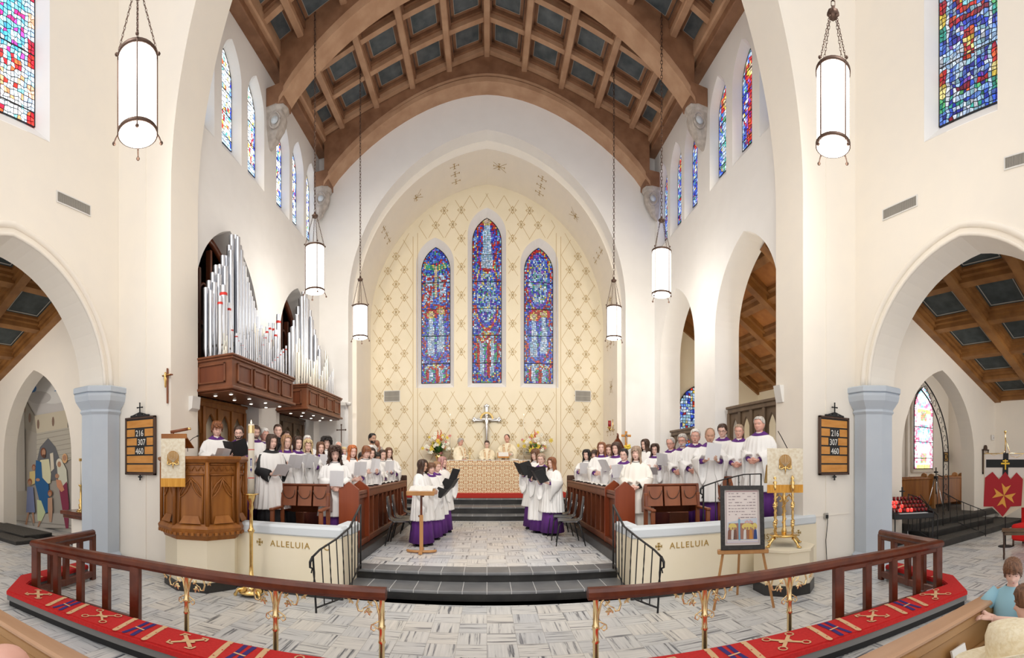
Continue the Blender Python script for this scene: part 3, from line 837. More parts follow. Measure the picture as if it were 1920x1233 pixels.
# ================================================================== STAINED GLASS
def mosaic(name, outline, to3d, design, cw, ch, mat='stained_glass', back=.02, jit=.33, parent=None, gap=.2, bars=(), seed=1):
    rr = random.Random(seed)
    us = [p[0] for p in outline]; vs_ = [p[1] for p in outline]
    u0, u1, v0, v1 = min(us), max(us), min(vs_), max(vs_)
    nu = max(2, round((u1-u0)/cw)); nv = max(2, round((v1-v0)/ch))
    cw, ch = (u1-u0)/nu, (v1-v0)/nv
    P = {}
    for i in range(nu+1):
        for j in range(nv+1):
            du = 0 if i in (0, nu) else (rr.random()-.5)*2*jit*cw
            dv = 0 if j in (0, nv) else (rr.random()-.5)*2*jit*ch
            P[i, j] = (u0+i*cw+du, v0+j*ch+dv)
    m = mb('lead'); n = len(outline)
    m.add([to3d(u, v, back) for u, v in outline], [tuple(range(n))])
    cols = [(0, 0, 0)]
    m.mat(mat)
    cxm = (u0+u1)/2
    for i in range(nu):
        for j in range(nv):
            q = [P[i, j], P[i+1, j], P[i+1, j+1], P[i, j+1]]
            c = (sum(p[0] for p in q)/4, sum(p[1] for p in q)/4)
            if not pt_in(outline, *c): continue
            q = [(c[0]+(p[0]-c[0])*(1-gap), c[1]+(p[1]-c[1])*(1-gap)) for p in q]
            q2 = []
            for p in q:
                t = 0
                while not pt_in(outline, *p) and t < 10: p = (p[0]+(c[0]-p[0])*.2, p[1]+(c[1]-p[1])*.2); t += 1
                q2.append(p)
            k = design(c[0]-cxm, c[1]-v0, (c[0]-cxm)/((u1-u0)/2), (c[1]-v0)/(v1-v0), rr)
            # a cell is split in two pieces of slightly different glass now and then
            f = .5+.65*rr.random(); k = (k[0]*f, k[1]*f, k[2]*f)
            m.add([to3d(u, v, 0) for u, v in q2], [(0, 1, 2, 3)]); cols.append(k)
    m.mat('lead')
    e = .012
    for a, b in zip(outline, outline[1:]+outline[:1]):
        dx, dz = b[0]-a[0], b[1]-a[1]; L = math.hypot(dx, dz) or 1; nx, nz = -dz/L*e, dx/L*e
        m.add([to3d(a[0]+nx, a[1]+nz, -.01), to3d(b[0]+nx, b[1]+nz, -.01), to3d(b[0]-nx, b[1]-nz, -.01), to3d(a[0]-nx, a[1]-nz, -.01)], [(0, 1, 2, 3)]); cols.append((0, 0, 0))
    for v in bars:
        m.add([to3d(u0, v-.012, -.012), to3d(u1, v-.012, -.012), to3d(u1, v+.012, -.012), to3d(u0, v+.012, -.012)], [(0, 1, 2, 3)]); cols.append((0, 0, 0))
    o = m.build(name, parent, colors=cols)
    if parent is None: o['kind'] = 'structure'
    return o
BL = [(.02, .05, .62), (.04, .12, .80), (.10, .22, .85), (.02, .03, .38), (.16, .34, .90)]
PALE = [(.55, .72, 1.0), (.72, .86, 1.0), (.40, .62, .95), (.85, .90, 1.0), (.35, .65, .80)]
RED = [(.62, .01, .02), (.75, .03, .02), (.45, .01, .04), (.80, .12, .03)]
GRN = [(.03, .35, .25), (.05, .50, .42), (.12, .55, .20)]
YEL = [(.90, .65, .08), (.95, .80, .30)]
PUR = [(.22, .05, .55), (.35, .12, .65)]
def pick(rr, *wl):
    t = rr.random()*sum(w for w, _ in wl)
    for w, l in wl:
        t -= w
        if t <= 0: return rr.choice(l)
    return rr.choice(wl[-1][1])
def figure(u, v, w, h, rr, robe=PALE, halo=True):    # u, v relative to the figure's middle; w, h half sizes
    a, b = u/w, v/h
    if abs(b) > 1.1: return None
    if b > .62:
        r = math.hypot(u, v-.78*h)
        if r < .16*h: return (.85, .62, .45) if r < .10*h else rr.choice(YEL)
        if halo and r < .27*h: return rr.choice(RED)
        return None
    if abs(a) < .34+.30*(.62-b)*.6 and b > -1: return rr.choice(robe)
    return None
def lancet(panels):
    def D(u, v, a, t, rr):
        if abs(a) > .80: return pick(rr, (3.2, RED), (4.5, BL), (2, PALE), (.6, YEL))
        for (vc, hh, ww, kind) in panels:
            d = (u/ww)**2+((v-vc)/hh)**2
            if kind == 'one':
                f = figure(u, v-vc, ww, hh, rr)
                if f: return f
                if d < 1.0: return pick(rr, (6, BL), (2, RED), (1, PUR))
                if d < 1.3: return pick(rr, (5, RED), (1, YEL))
            elif kind == 'many':
                if d < .72: 
                    k = math.sin(u*38)+math.sin(v*17)
                    return pick(rr, (5, PALE), (2, BL), (.6, YEL), (.5, GRN)) if k > -.7 else pick(rr, (2, BL), (1, PUR), (1, GRN))
                if d < 1.0: return pick(rr, (3, BL), (2, PUR))
                if d < 1.25: return pick(rr, (5, RED), (2, YEL))
            elif kind == 'cruc':
                y = v-vc
                if abs(u) < .06 and -.6 < y < .35: return (.85, .66, .42)
                if abs(y-.30-.25*abs(u)) < .09 and abs(u) < .36: return rr.choice(GRN+YEL)
                if y < .1 and y > -.8 and .08 < abs(u) < .34: return rr.choice(PALE+PALE+RED)
                if d < 1: return pick(rr, (6, BL), (1, RED), (1, GRN))
            elif kind == 'pair':
                for sgn, rb in ((-.15, PALE), (.17, PALE)):
                    f = figure(u-sgn, v-vc-(.1 if sgn > 0 else 0), ww*.55, hh*.85, rr, rb)
                    if f: return f
                if d < 1: return pick(rr, (6, BL), (1, GRN), (1, PUR))
                if d < 1.22: return pick(rr, (5, RED), (1, BL))
            elif kind == 'row':
                if d < 1:
                    k = int((u+1)*9) % 3
                    return rr.choice([RED, PALE, GRN+PUR][k]) if v-vc < hh*.4 else pick(rr, (2, PALE), (1, YEL), (1, RED))
        if int((v)*3.3) % 4 == 0: return pick(rr, (1.6, RED), (1, GRN), (.6, YEL), (4, BL))
        return pick(rr, (12, BL), (.7, RED), (1, GRN), (2, PUR), (1.6, PALE))
    return D
PAN = [[(3.35, .85, .40, 'cruc'), (1.62, .85, .36, 'pair'), (.32, .32, .42, 'row')],
       [(4.45, .85, .30, 'one'), (2.75, .98, .36, 'many'), (.95, .75, .36, 'row')],
       [(3.25, .90, .36, 'many'), (1.55, .85, .36, 'pair'), (.32, .32, .42, 'row')]]
wn = 1
for (xc, z0, za), pn in zip(LAN, PAN):
    out = arch_pts(.455, z0, za-.75, za, 12, xc)
    bars = [z0+.62, z0+1.5, z0+2.35, z0+3.2] + ([z0+4.05] if za > 9.2 else [])
    mosaic('window_%d' % wn, out, lambda u, v, d: Vector((u, glassY-.02+d, v)), lancet(pn), .046, .055, seed=wn, bars=bars); wn += 1
# clerestory
def clere(k, side):
    def D(u, v, a, t, rr):
        if abs(a) > .80: return pick(rr, (4, BL), (3, PALE)) if side < 0 else pick(rr, (3, BL), (1, PALE))
        if side < 0:
            if t < .12: return rr.choice(PALE)
            return pick(rr, (8, [(.9, .95, 1), (.75, .88, 1), (1, .97, .85)]), (1.2, YEL), (1 if t < .5 else .2, RED), (2, BL if k >= 3 else PALE), (.4, GRN))
        f = figure(u, v-.85, .25, .8, rr, [PALE, RED+PUR, GRN+PALE, PUR+BL, PALE+BL, BL][k % 6])
        if f: return f
        return pick(rr, (5, BL), (1, RED), (2, PALE), (1, GRN), (.5, YEL))
    return D
for s in (-1, 1):
    for k, y in enumerate(CLY):
        g = [(u+y, v) for u, v in arch_pts(.29, 8.02, 9.30, 9.88, 8, 0)]
        mosaic('window_%d' % wn, g, lambda u, v, d, s=s: Vector((s*(CH_X+.20+d), u, v)), clere(k, s), .05, .075, 'stained_glass_bright' if s < 0 else 'stained_glass_mid', seed=20+wn, bars=[8.2, 8.65, 9.1, 9.5]); wn += 1
# great nave windows
def nave_d(side):
    def D(u, v, a, t, rr):
        v2 = v
        if abs(a) > .74:
            k = int(v/.22) % 5
            if side > 0: return rr.choice([BL, GRN, YEL, RED, PALE][k])
            return rr.choice([RED, PALE, [(1, .5, .3)], PALE, RED][k])
        if abs(a) > .66: return rr.choice(PALE)
        if side > 0:
            if v2 < .42: return rr.choice(PALE) if (int(v2/.065) % 2 == 0 and abs(a) < .5) else pick(rr, (2, GRN), (1, RED), (4, BL), (2, PALE))
            y = v2-.98
            if abs(u) < .34 and -.52 < y < .5:
                if abs(u) < .09 and -.10 < y < .34: return rr.choice(RED+YEL)
                if (u/.33)**2+(y+.02)**2/.03 < 1: return rr.choice(PALE)
                if y < 0 and (abs(u-.2) < .05 or abs(u+.12) < .05): return rr.choice(PALE)
                return pick(rr, (6, BL), (1, PUR), (2, PALE))
            if v2 < 1.55: return rr.choice(RED[:3]+[(.2, .01, .04)])
            y = v2-2.35; d = (u/.40)**2+(y/.85)**2
            if d < .55: return pick(rr, (5, [(.25, .65, .75), (.5, .85, .9)]), (3, PALE), (1, YEL))
            if d < .8: return rr.choice(RED)
            if d < 1.05: return rr.choice(PALE+BL)
            return pick(rr, (4, BL), (2, RED), (1, GRN))
        W_ = [(1, 1, 1), (.9, .97, 1), (.75, .92, 1)]
        if v2 < .75: return pick(rr, (8, W_), (1, [(.2, .7, .75)]), (1.2, RED), (1, [(1, .45, .2)]))
        if v2 < 1.0: return pick(rr, (2, [(.1, .6, .75)]), (2, RED), (2, W_))
        if v2 < 1.9: return pick(rr, (6, [(.15, .55, .75), (.3, .75, .85), (.05, .35, .6)]), (2, W_), (2, [(.8, .02, .25), (.45, .05, .4)]))
        return pick(rr, (5, W_), (1.5, RED), (2, [(.2, .3, .8)]), (2, [(1, .35, .15)]))
    return D
for s in (-1, 1):
    g = [(u+3.44, v) for u, v in arch_pts(.53, 7.08, 9.3, 10.05, 10)]
    mosaic('window_%d' % wn, g, lambda u, v, d, s=s: Vector((s*(NAVE_X+.28+d), u, v)), nave_d(s), .062, .07, 'stained_glass_bright' if s < 0 else 'stained_glass', seed=40+wn, bars=[8.0, 9.2] if s > 0 else [7.3, 8.2, 9.2]); wn += 1
# small arched window in the choir aisle and the pale chapel window
g = [(u+6.35, v) for u, v in arch_pts(.75, 2.2, 3.3, 4.15, 10)]
mosaic('window_%d' % wn, g, lambda u, v, d: Vector((u, 12.57+d, v)), lambda u, v, a, t, rr: pick(rr, (5, PALE), (5, BL), (1, RED), (1, YEL)), .085, .085, seed=77); wn += 1
cx_ = (pY(1714, 8.94)+pY(1748, 8.94))/2; hw = (pY(1748, 8.94)-pY(1714, 8.94))/2
zb = pz(878, cx_, 8.94); zt = pz(725, cx_, 8.94)
def chap(u, v, a, t, rr):
    WH = [(.95, .97, 1), (.85, .95, .95), (1, .93, .95)]
    if abs(a) > .72: return pick(rr, (5, [(.85, .12, .22), (.9, .3, .4)]), (3, WH))
    for c in (.42, .86):
        d = math.hypot(a, (t-c)*7)
        if .62 < d < .85: return rr.choice([(.7, .2, .35), (.2, .5, .6)])
        if d < .62: return pick(rr, (3, WH), (1, [(.3, .65, .75)]))
    for c in (.13, .64):
        if abs(a) < .35 and abs(t-c) < .05: return rr.choice([(.6, .3, .15), (.3, .6, .3), (.8, .25, .3)])
    if abs(t-.7) < .015 or abs(t-.03) < .02: return (.8, .7, .2)
    return rr.choice(WH)
g = arch_pts(hw, zb, zt-hw*1.6, zt, 10, cx_)
mosaic('window_%d' % wn, g, lambda u, v, d: Vector((u, 8.93+d, v)), chap, .06, .065, 'stained_glass_bright', seed=5, jit=.12, gap=.10, bars=[zb+.35, zb+.9, zb+1.4]); wn += 1
m = mb('plaster')
m.tube([(x, 8.96, z) for x, z in arch_pts(hw+.09, zb-.1, zt-hw*1.5, zt+.14, 10, cx_)]+[(cx_-hw-.09, 8.96, zb-.1)], .05, 6); m.box(cx_-hw-.32, cx_+hw+.28, 8.86, 8.99, zb-.36, zb-.22, .02)
m.box(cx_-hw-.40, cx_-hw-.28, 8.9, 8.99, zb-.3, zt, .01)
struct(m, 'trim_chapel_window')

# ================================================================== PAINTED WALL in the left niche (plain generic figures)
ZQ = [0.0]
def flat(m, cols, poly, y, c):
    ZQ[0] += .0002; y -= ZQ[0]
    m.add([(x, y, z) for x, z in poly], [tuple(range(len(poly)))]); cols.append(c)
m = mb('painted'); cols = []
my = 6.95
def XZ(px, py): 
    X = pY(px, my); return (X, pz(py, X, my))
def pp(pts, c, d=0): flat(m, cols, [XZ(a, b) for a, b in pts], my-.004*d, c)
def pe(px, py, rx, ry, c, d=0, n=14): pp([(px+rx*math.cos(2*PI*i/n), py+ry*math.sin(2*PI*i/n)) for i in range(n)], c, d)
pp([(28, 668), (140, 668), (140, 989), (28, 989)], (.40, .37, .33))
pp([(30, 690), (140, 690), (140, 775), (66, 779), (48, 745)], (.58, .56, .55), 1)
pe(85, 722, 30, 16, (.66, .65, .64), 2); pe(60, 728, 9, 9, (.05, .18, .45), 3); pe(112, 736, 12, 6, (.10, .22, .45), 3); pe(100, 745, 26, 12, (.70, .69, .67), 4); pe(75, 745, 22, 12, (.50, .48, .47), 4)
pp([(66, 779), (128, 768), (128, 802), (70, 812)], (.60, .54, .42), 5)
pp([(40, 735), (66, 779), (70, 812), (40, 800)], (.36, .33, .28), 5)
for a, b in ((73, 795), (101, 790), (57, 783), (47, 765)): pe(a, b, 2.2, 9, (.25, .16, .12), 6)
pp([(70, 812), (135, 800), (135, 860), (70, 890)], (.50, .47, .40), 5)
for k in range(7): pp([(70, 815+k*9), (135, 803+k*9), (135, 804+k*9), (70, 816+k*9)], (.36, .33, .28), 6)
pp([(34, 760), (47, 760), (49, 920), (34, 920)], (.52, .49, .45), 6); pp([(32, 920), (52, 920), (54, 985), (32, 985)], (.46, .42, .36), 7)
ar = [(72, 900), (72, 860), (77, 838), (92, 821), (106, 838), (114, 862), (114, 900)]
pp(ar, (.14, .145, .16), 7)
pp([(30, 965), (140, 960), (140, 989), (30, 989)], (.47, .44, .40), 7); pp([(30, 974), (140, 984), (140, 986), (30, 976)], (.30, .28, .25), 8); pp([(60, 965), (68, 989), (65, 989), (58, 966)], (.30, .28, .25), 8)
SK = (.48, .26, .16)
# bearded man in a cream robe and blue mantle
pp([(78, 862), (94, 860), (98, 888), (97, 905), (80, 910), (72, 885)], (.74, .72, .48), 9)
pp([(96, 850), (102, 848), (104, 878), (98, 884)], (.75, .68, .55), 9)
pp([(70, 862), (80, 866), (82, 895), (94, 908), (95, 958), (88, 962), (76, 936), (68, 905)], (.015, .12, .32), 10)
pp([(72, 936), (80, 938), (88, 960), (80, 978), (73, 975)], (.62, .70, .42), 11)
pe(84, 848, 5, 9, (.20, .06, .03), 11); pe(85, 848, 3.6, 6.5, SK, 12); pe(85.5, 855, 3, 3.5, (.12, .05, .03), 13); pe(74, 899, 4, 3, SK, 12)
pp([(76, 976), (80, 976), (76, 986), (73, 988)], SK, 12)
# woman with a white veil, wine-red skirt, holding a baby
pp([(109, 870), (118, 862), (127, 880), (129, 905), (120, 920), (112, 905)], (.70, .70, .58), 9); pp([(114, 918), (128, 902), (132, 945), (131, 990), (126, 990), (119, 950)], (.26, .035, .08), 10)
pe(114, 868, 6, 9, (.78, .74, .62), 10); pe(114, 870, 3.5, 5.5, SK, 11); pe(124, 859, 5, 9, (.75, .45, .22), 9); pe(124, 858, 3.6, 5.5, SK, 10)
pe(110, 892, 3.5, 4.5, SK, 12); pp([(108, 898), (117, 900), (124, 918), (118, 922), (110, 912)], (.66, .30, .17), 11)
# children
pe(66, 876, 3.8, 6, (.30, .10, .04), 9); pe(66, 877, 2.8, 4.5, SK, 10); pp([(58, 884), (68, 882), (70, 905), (58, 910)], (.72, .58, .25), 9)
pe(59, 903, 4.2, 6.5, (.35, .12, .05), 11); pe(59, 905, 3.2, 4.5, SK, 12); pp([(54, 912), (65, 912), (69, 960), (52, 960)], (.20, .24, .42), 11)
pp([(55, 960), (58, 960), (53, 984), (50, 982)], SK, 11); pp([(63, 960), (66, 960), (68, 980), (65, 980)], SK, 11)
pe(97, 924, 4.2, 6, (.35, .12, .05), 12); pe(97, 926, 3, 4.5, SK, 13); pp([(93, 933), (101, 932), (102, 955), (100, 978), (96, 978), (93, 955)], (.55, .33, .22), 12)
mural = m.build('painted_mural', colors=cols)
tag(mural, 'wall painting of a robed man with women and children filling the left niche', 'mural')
# ================================================================== ORGAN
def organ_case(y0, y1, label):
    t = thing('organ_case', label, 'organ case', (0, 0, 0), 0, 'organ cases on brackets above the choir')
    xf, xw = -3.94, -4.70; zt, zb = 3.53, 2.98
    m = mb('wood_organ')
    m.box(xw, xf, y0, y1, zb, zt-.02); m.build('body', t)
    m = mb('wood_organ')
    m.box(xw, xf+.05, y0-.05, y1+.05, zt-.04, zt, .012); m.box(xw, xf+.03, y0-.03, y1+.03, zt-.08, zt-.04, .01); m.build('top_moulding', t)
    m = mb('wood_organ')
    m.box(xw, xf+.05, y0-.05, y1+.05, zb-.03, zb+.02, .012); m.box(xw, xf-.02, y0+.02, y1-.02, zb-.06, zb-.03, .01)
    m.build('bottom_moulding', t)
    def panel(a0, a1, axis):
        q = mb('wood_organ'); z0, z1 = zb+.09, zt-.13; w = .035
        for (p0, p1, r0, r1) in ((a0, a1, z1-w, z1), (a0, a1, z0, z0+w), (a0, a0+w, z0, z1), (a1-w, a1, z0, z1)):
            if axis == 'y': q.box(xf, xf+.03, p0, p1, r0, r1, .008)
            else: q.box(p0, p1, y0-.03, y0, r0, r1, .008)
        q.mat('wood_choir')
        if axis == 'y': q.box(xf, xf+.006, a0+w, a1-w, z0+w, z1-w)
        else: q.box(a0+w, a1-w, y0-.006, y0, z0+w, z1-w)
        q.build('panel', t)
    n = 4; L = (y1-y0-.16)/n
    for k in range(n): panel(y0+.12+k*L+.03, y0+.12+(k+1)*L-.05, 'y')
    panel(xw+.08, xf-.12, 'x')
    for k in range(4):
        for r in (0, 1):
            yy = y0+.3+k*(y1-y0-.5)/3; xx = -4.15-.32*r
            q = mb('white_plastic'); q.lathe([(.034, -.008), (.044, -.004), (.044, 0)], (xx, yy, zb-.06), 12); o = q.build('downlight_ring', t)
            q = mb('downlight'); q.lathe([(.028, -.011), (.028, -.008)], (xx, yy, zb-.06), 12); q.build('lamp', o)
    return t
organ_case(6.3, 8.69, 'brown panelled organ case on the left wall nearest the pulpit')
organ_case(9.44, 11.85, 'brown panelled organ case on the left wall nearest the altar')
PROTO = {}
def pipe(x, y, z, r, h, kind, label, group):
    """one organ pipe: foot cone, mouth, cylinder; with a red tape band for the taped kind"""
    key = kind
    if key not in PROTO:
        m = mb('pipe_pale' if kind == 'spot' else 'pipe_metal')
        m.lathe([(.25, 0), (1, .16), (1, .999), (.93, 1.0), (.9, .99)] if kind != 'taper' else [(.25, 0), (1, .16), (.55, 1.0), (.5, .99)], (0, 0, 0), 14)
        m.mat('grille_dark'); a = .35
        m.add([(math.cos(t)*1.02, math.sin(t)*1.02, zz) for zz in (.165, .20) for t in (-a, 0, a)], [(0, 1, 4, 3), (1, 2, 5, 4)])
        m.lathe([(.86, .9995), (.86, 1.0005)], (0, 0, 0), 12)
        o = m.build('organ_pipe')
        if kind == 'tape':
            q = mb('pipe_red'); q.lathe([(1.03, .86), (1.03, .90)], (0, 0, 0), 14, cap=False); q.build('tape_band', o)
        PROTO[key] = o; first = True
    else: first = False
    o = PROTO[key] if first else copy_tree(PROTO[key])
    o.location = (x, y, z); o.scale = (r, r, h); o.rotation_euler = (0, 0, rnd.uniform(-.3, .3))
    tag(o, label, 'organ pipe', group)
ZT = 3.52
W1 = ['', 'first', 'second', 'third', 'fourth', 'fifth', 'sixth', 'seventh', 'eighth', 'ninth', 'tenth', 'eleventh', 'twelfth', 'thirteenth', 'fourteenth', 'fifteenth', 'sixteenth', 'seventeenth', 'eighteenth', 'nineteenth', 'twentieth']
def ORD(n): return W1[n] if n <= 20 else 'twenty-'+W1[n-20]
PIPES = []
def P(px, py, x, r, kind, label, group):
    y = pX(px, x); h = pz(py, x, y) - ZT
    if h < .06: return
    if 8.60 < y < 9.06: y = 8.60
    elif 9.06 <= y < 9.52: y = 9.52
    y = max(6.34, min(11.8, y))
    for k in range(40):
        if all(math.hypot(x-a, y-b) > (r+c)*.92 for a, b, c in PIPES): break
        x = x+(.012 if k % 2 else -.012)*(k+1)*.5; y += .004 if y < 8.5 or y > 9.6 else 0
        x = max(-4.66, min(-4.0, x))
    PIPES.append((x, y, r)); pipe(x, y, ZT, r, h, kind, label, group)
def rank(items, x, kind, what, group, peak=False, r=None):
    """items (px, py[, r]) from left to right; the label counts along the rank"""
    pk = min(range(len(items)), key=lambda i: items[i][1])
    for i, it in enumerate(items):
        if peak: w = 'tallest '+what if i == pk else '%s, %s to the %s of the tallest' % (what, ORD(abs(i-pk)), 'left' if i < pk else 'right')
        else: w = '%s, %s from the left' % (what, ORD(i+1))
        P(it[0], it[1], x(i) if callable(x) else x, it[2] if len(it) > 2 else r, kind, w, group)
NC, FC_ = 'on the near organ case', 'on the far organ case'
rank([(386, 540), (392, 527), (399, 512), (405, 498), (412, 497), (418, 480), (424, 481), (430, 461), (435, 441), (442, 442), (449, 461), (455, 492), (461, 520), (467, 545), (473, 565), (479, 582), (484, 600), (490, 610)], -4.56, 'metal', 'polished rear-rank pipe '+NC, 'tall rear pipes of the near organ case', True, .052)
rank([(395, 545), (402, 530), (410, 515), (422, 500), (433, 470), (446, 445), (452, 470), (458, 500), (464, 530), (470, 556), (476, 578), (482, 594), (488, 615)], -4.44, 'metal', 'polished middle-rank pipe '+NC, 'tall middle pipes of the near organ case', True, .046)
rank([(408, 553, .045), (419, 536, .065), (429, 568, .040), (434, 612, .034), (443, 625, .030), (448, 634, .027), (454, 643, .025), (459, 650, .022), (464, 656, .020)], -4.20, 'tape', 'red-taped pipe near the left corner '+NC, 'red-taped pipes of the near organ case')
rank([(368+k*3.2, 637-(k % 3)*7-(20 if k == 6 else 0)-k*1.5) for k in range(7)], lambda i: -4.12-.04*(i % 3), 'spot', 'tiny corner pipe '+NC, 'tiny corner pipes', r=.013)
rank([(446+k*3.9, 632+k/25*38-26*math.exp(-((k/25-.40)/.16)**2)-8*(k % 2)) for k in range(24)], lambda i: -4.05-.05*(i % 3), 'taper', 'slim tapering front pipe '+NC, 'slim front pipes of the near organ case', r=.017)
rank([(478+k*5.0, 606+(k % 3)*9+k*3) for k in range(9)], -4.30, 'spot', 'slim pale pipe behind the front rank '+NC, 'slim middle pipes of the near organ case', r=.022)
rank([(486, 665, .018), (489, 652, .02), (493, 640, .022), (497, 625, .026), (501, 612, .030), (506, 605, .032)], -4.16, 'tape', 'red-taped pipe in the rising fan '+NC, 'front fan of red-taped pipes')
rank([(492, 668, .018), (497, 655, .020), (502, 642, .024), (507, 630, .028), (513, 618, .032), (521, 592, .050), (530, 612, .030)], -4.28, 'tape', 'red-taped pipe in the rear fan '+NC, 'rear fan of red-taped pipes')
rank([(500+k*5.2, 690-k*6.0) for k in range(8)], -4.02, 'tape', 'small red-banded front pipe '+NC, 'small red-banded pipes', r=.017)
rank([(543, 624), (547, 614), (551, 601), (555, 590), (559, 575), (564, 560), (569, 547), (573, 548), (577, 562), (581, 582), (585, 600), (589, 618), (593, 634), (597, 648)], -4.54, 'metal', 'polished rear-rank pipe '+FC_, 'tall rear pipes of the far organ case', True, .052)
rank([(549, 612), (557, 590), (566, 556), (571, 553), (575, 560), (583, 594), (591, 628), (599, 655)], -4.42, 'metal', 'polished middle-rank pipe '+FC_, 'tall middle pipes of the far organ case', True, .044)
rank([(552+k*4.6, 662-12*math.exp(-((k-2)/1.5)**2)*2.6+k*2) for k in range(9)], -4.18, 'spot', 'slim pale pipe '+FC_, 'slim pale pipes of the far organ case', r=.024)
rank([(582+k*2.8, 706-(k % 6)*8.5+k*.8) for k in range(12)], lambda i: -4.10-.07*(i % 2), 'spot', 'short stepped pipe '+FC_, 'short stepped pipes of the far organ case', r=.019)
rank([(597+k*2.9, 718-k*7.0) for k in range(9)], -4.34, 'spot', 'rising rear stepped pipe '+FC_, 'rising stepped pipes of the far organ case', r=.021)
rank([(612+k*2.6, 716-k*5) for k in range(6)], -4.02, 'taper', 'thin altar-end pipe '+FC_, 'thin end pipes', r=.013)

# carved wooden tracery inside the organ arches
def tracery(yc, a, z0, zs, za, x, label):
    t = thing('organ_screen', label, 'screen')
    f = lambda u, v: (x, yc+u, v)
    q = mb('wood_choir'); q.tube([f(u, v) for u, v in arch_pts(a-.03, z0, zs, za-.04, 16)[1:]], .07, 6); q.build('arch_frame', t)
    for k in (-.66, -.33, 0, .33, .66):
        zt = zs+(za-zs)*(1-abs(k))*.85
        q = mb('wood_choir'); q.box(x-.06, x+.06, yc+k*a-.035, yc+k*a+.035, z0, zt, .01); q.build('mullion', t)
    q = mb('wood_choir')
    for k in (-.83, -.5, -.165, .165, .5, .83):
        for z in (4.1, 5.0): q.tube([f(k*a+u, z+v) for u, v in arch_pts(a*.155, -.1, 0, .26, 6)[1:]], .028, 5)
    q.box(x-.05, x+.05, yc-a, yc+a, 4.42, 4.50); q.build('tracery', t)
tracery(7.45, 1.15, 3.0, 4.55, 6.22, -5.2, 'dark carved organ screen behind the near pipes')
tracery(10.68, 1.08, 3.0, 4.6, 6.22, -5.2, 'dark carved organ screen behind the far pipes')

# ------------------------------------------------ traceried wooden parclose screens under the arches
def screen(x, y0, y1, zb, zt, n, mat, label, glass=None):
    t = thing('wooden_screen', label, 'screen')
    q = mb(mat); q.box(x-.07, x+.07, y0, y1, zt-.12, zt, .015); q.box(x-.10, x+.10, y0-.03, y1+.03, zt-.03, zt+.03, .012); q.build('cornice', t)
    L = (y1-y0)/n
    for k in range(n+1):
        q = mb(mat); yy = y0+k*L; q.box(x-.06, x+.06, yy-.045, yy+.045, zb, zt-.1, .012); q.build('post', t)
    for k in range(n):
        q = mb(mat); a = L/2-.045; yc = y0+(k+.5)*L
        zs = zt-.62; za = zt-.22
        out = [(-a-.02, zs), (-a-.02, zt-.08), (a+.02, zt-.08), (a+.02, zs)]
        ar = [(u, v) for u, v in arch_pts(a*.92, zs, zs+.001, za, 8)]
        ring = [(a*.92, zs)]+ar[2:]
        # spandrel: strip between arch and the top rail
        n_ = len(ring); vs = []
        for (u, v) in ring:
            for xx in (x-.02, x+.02): vs.append((xx, yc+u, v))
            for xx in (x-.02, x+.02): vs.append((xx, yc+u, zt-.08))
        fs = []
        for i in range(n_-1): b = i*4; fs += [(b, b+4, b+6, b+2), (b+1, b+3, b+7, b+5), (b, b+1, b+5, b+4)]
        q.add(vs, fs)
        q.tube([(x, yc+u, v) for u, v in ring], .018, 5)
        q.build('tracery_arch', t)
        q = mb(mat); q.box(x-.03, x+.03, yc-a, yc+a, zb, zb+1.0); q.box(x-.045, x+.045, yc-a, yc+a, zb+.98, zb+1.04, .01); q.build('lower_panel', t)
    return t
screen(-5.0, 6.45, 8.45, ZCH+.3, 2.92, 4, 'wood_oak', 'carved oak screen under the near organ case on the left')
screen(-5.0, 9.7, 11.65, ZCH+.3, 2.92, 3, 'wood_grey_brown', 'carved screen under the far organ case on the left')
screen(5.02, 6.72, 8.5, ZCH+.3, 2.92, 4, 'wood_grey_brown', 'dark carved screen in the near arch on the right')
screen(5.02, 9.65, 11.6, ZCH+.3, 2.62, 3, 'wood_grey_brown', 'dark carved screen in the far arch on the right')
m = mb('plaster_cream'); m.box(-5.25, -5.12, 6.3, 8.6, .3, 3.0); m.box(-5.25, -5.12, 9.6, 11.76, .3, 3.0); struct(m, 'wall_behind_screens')

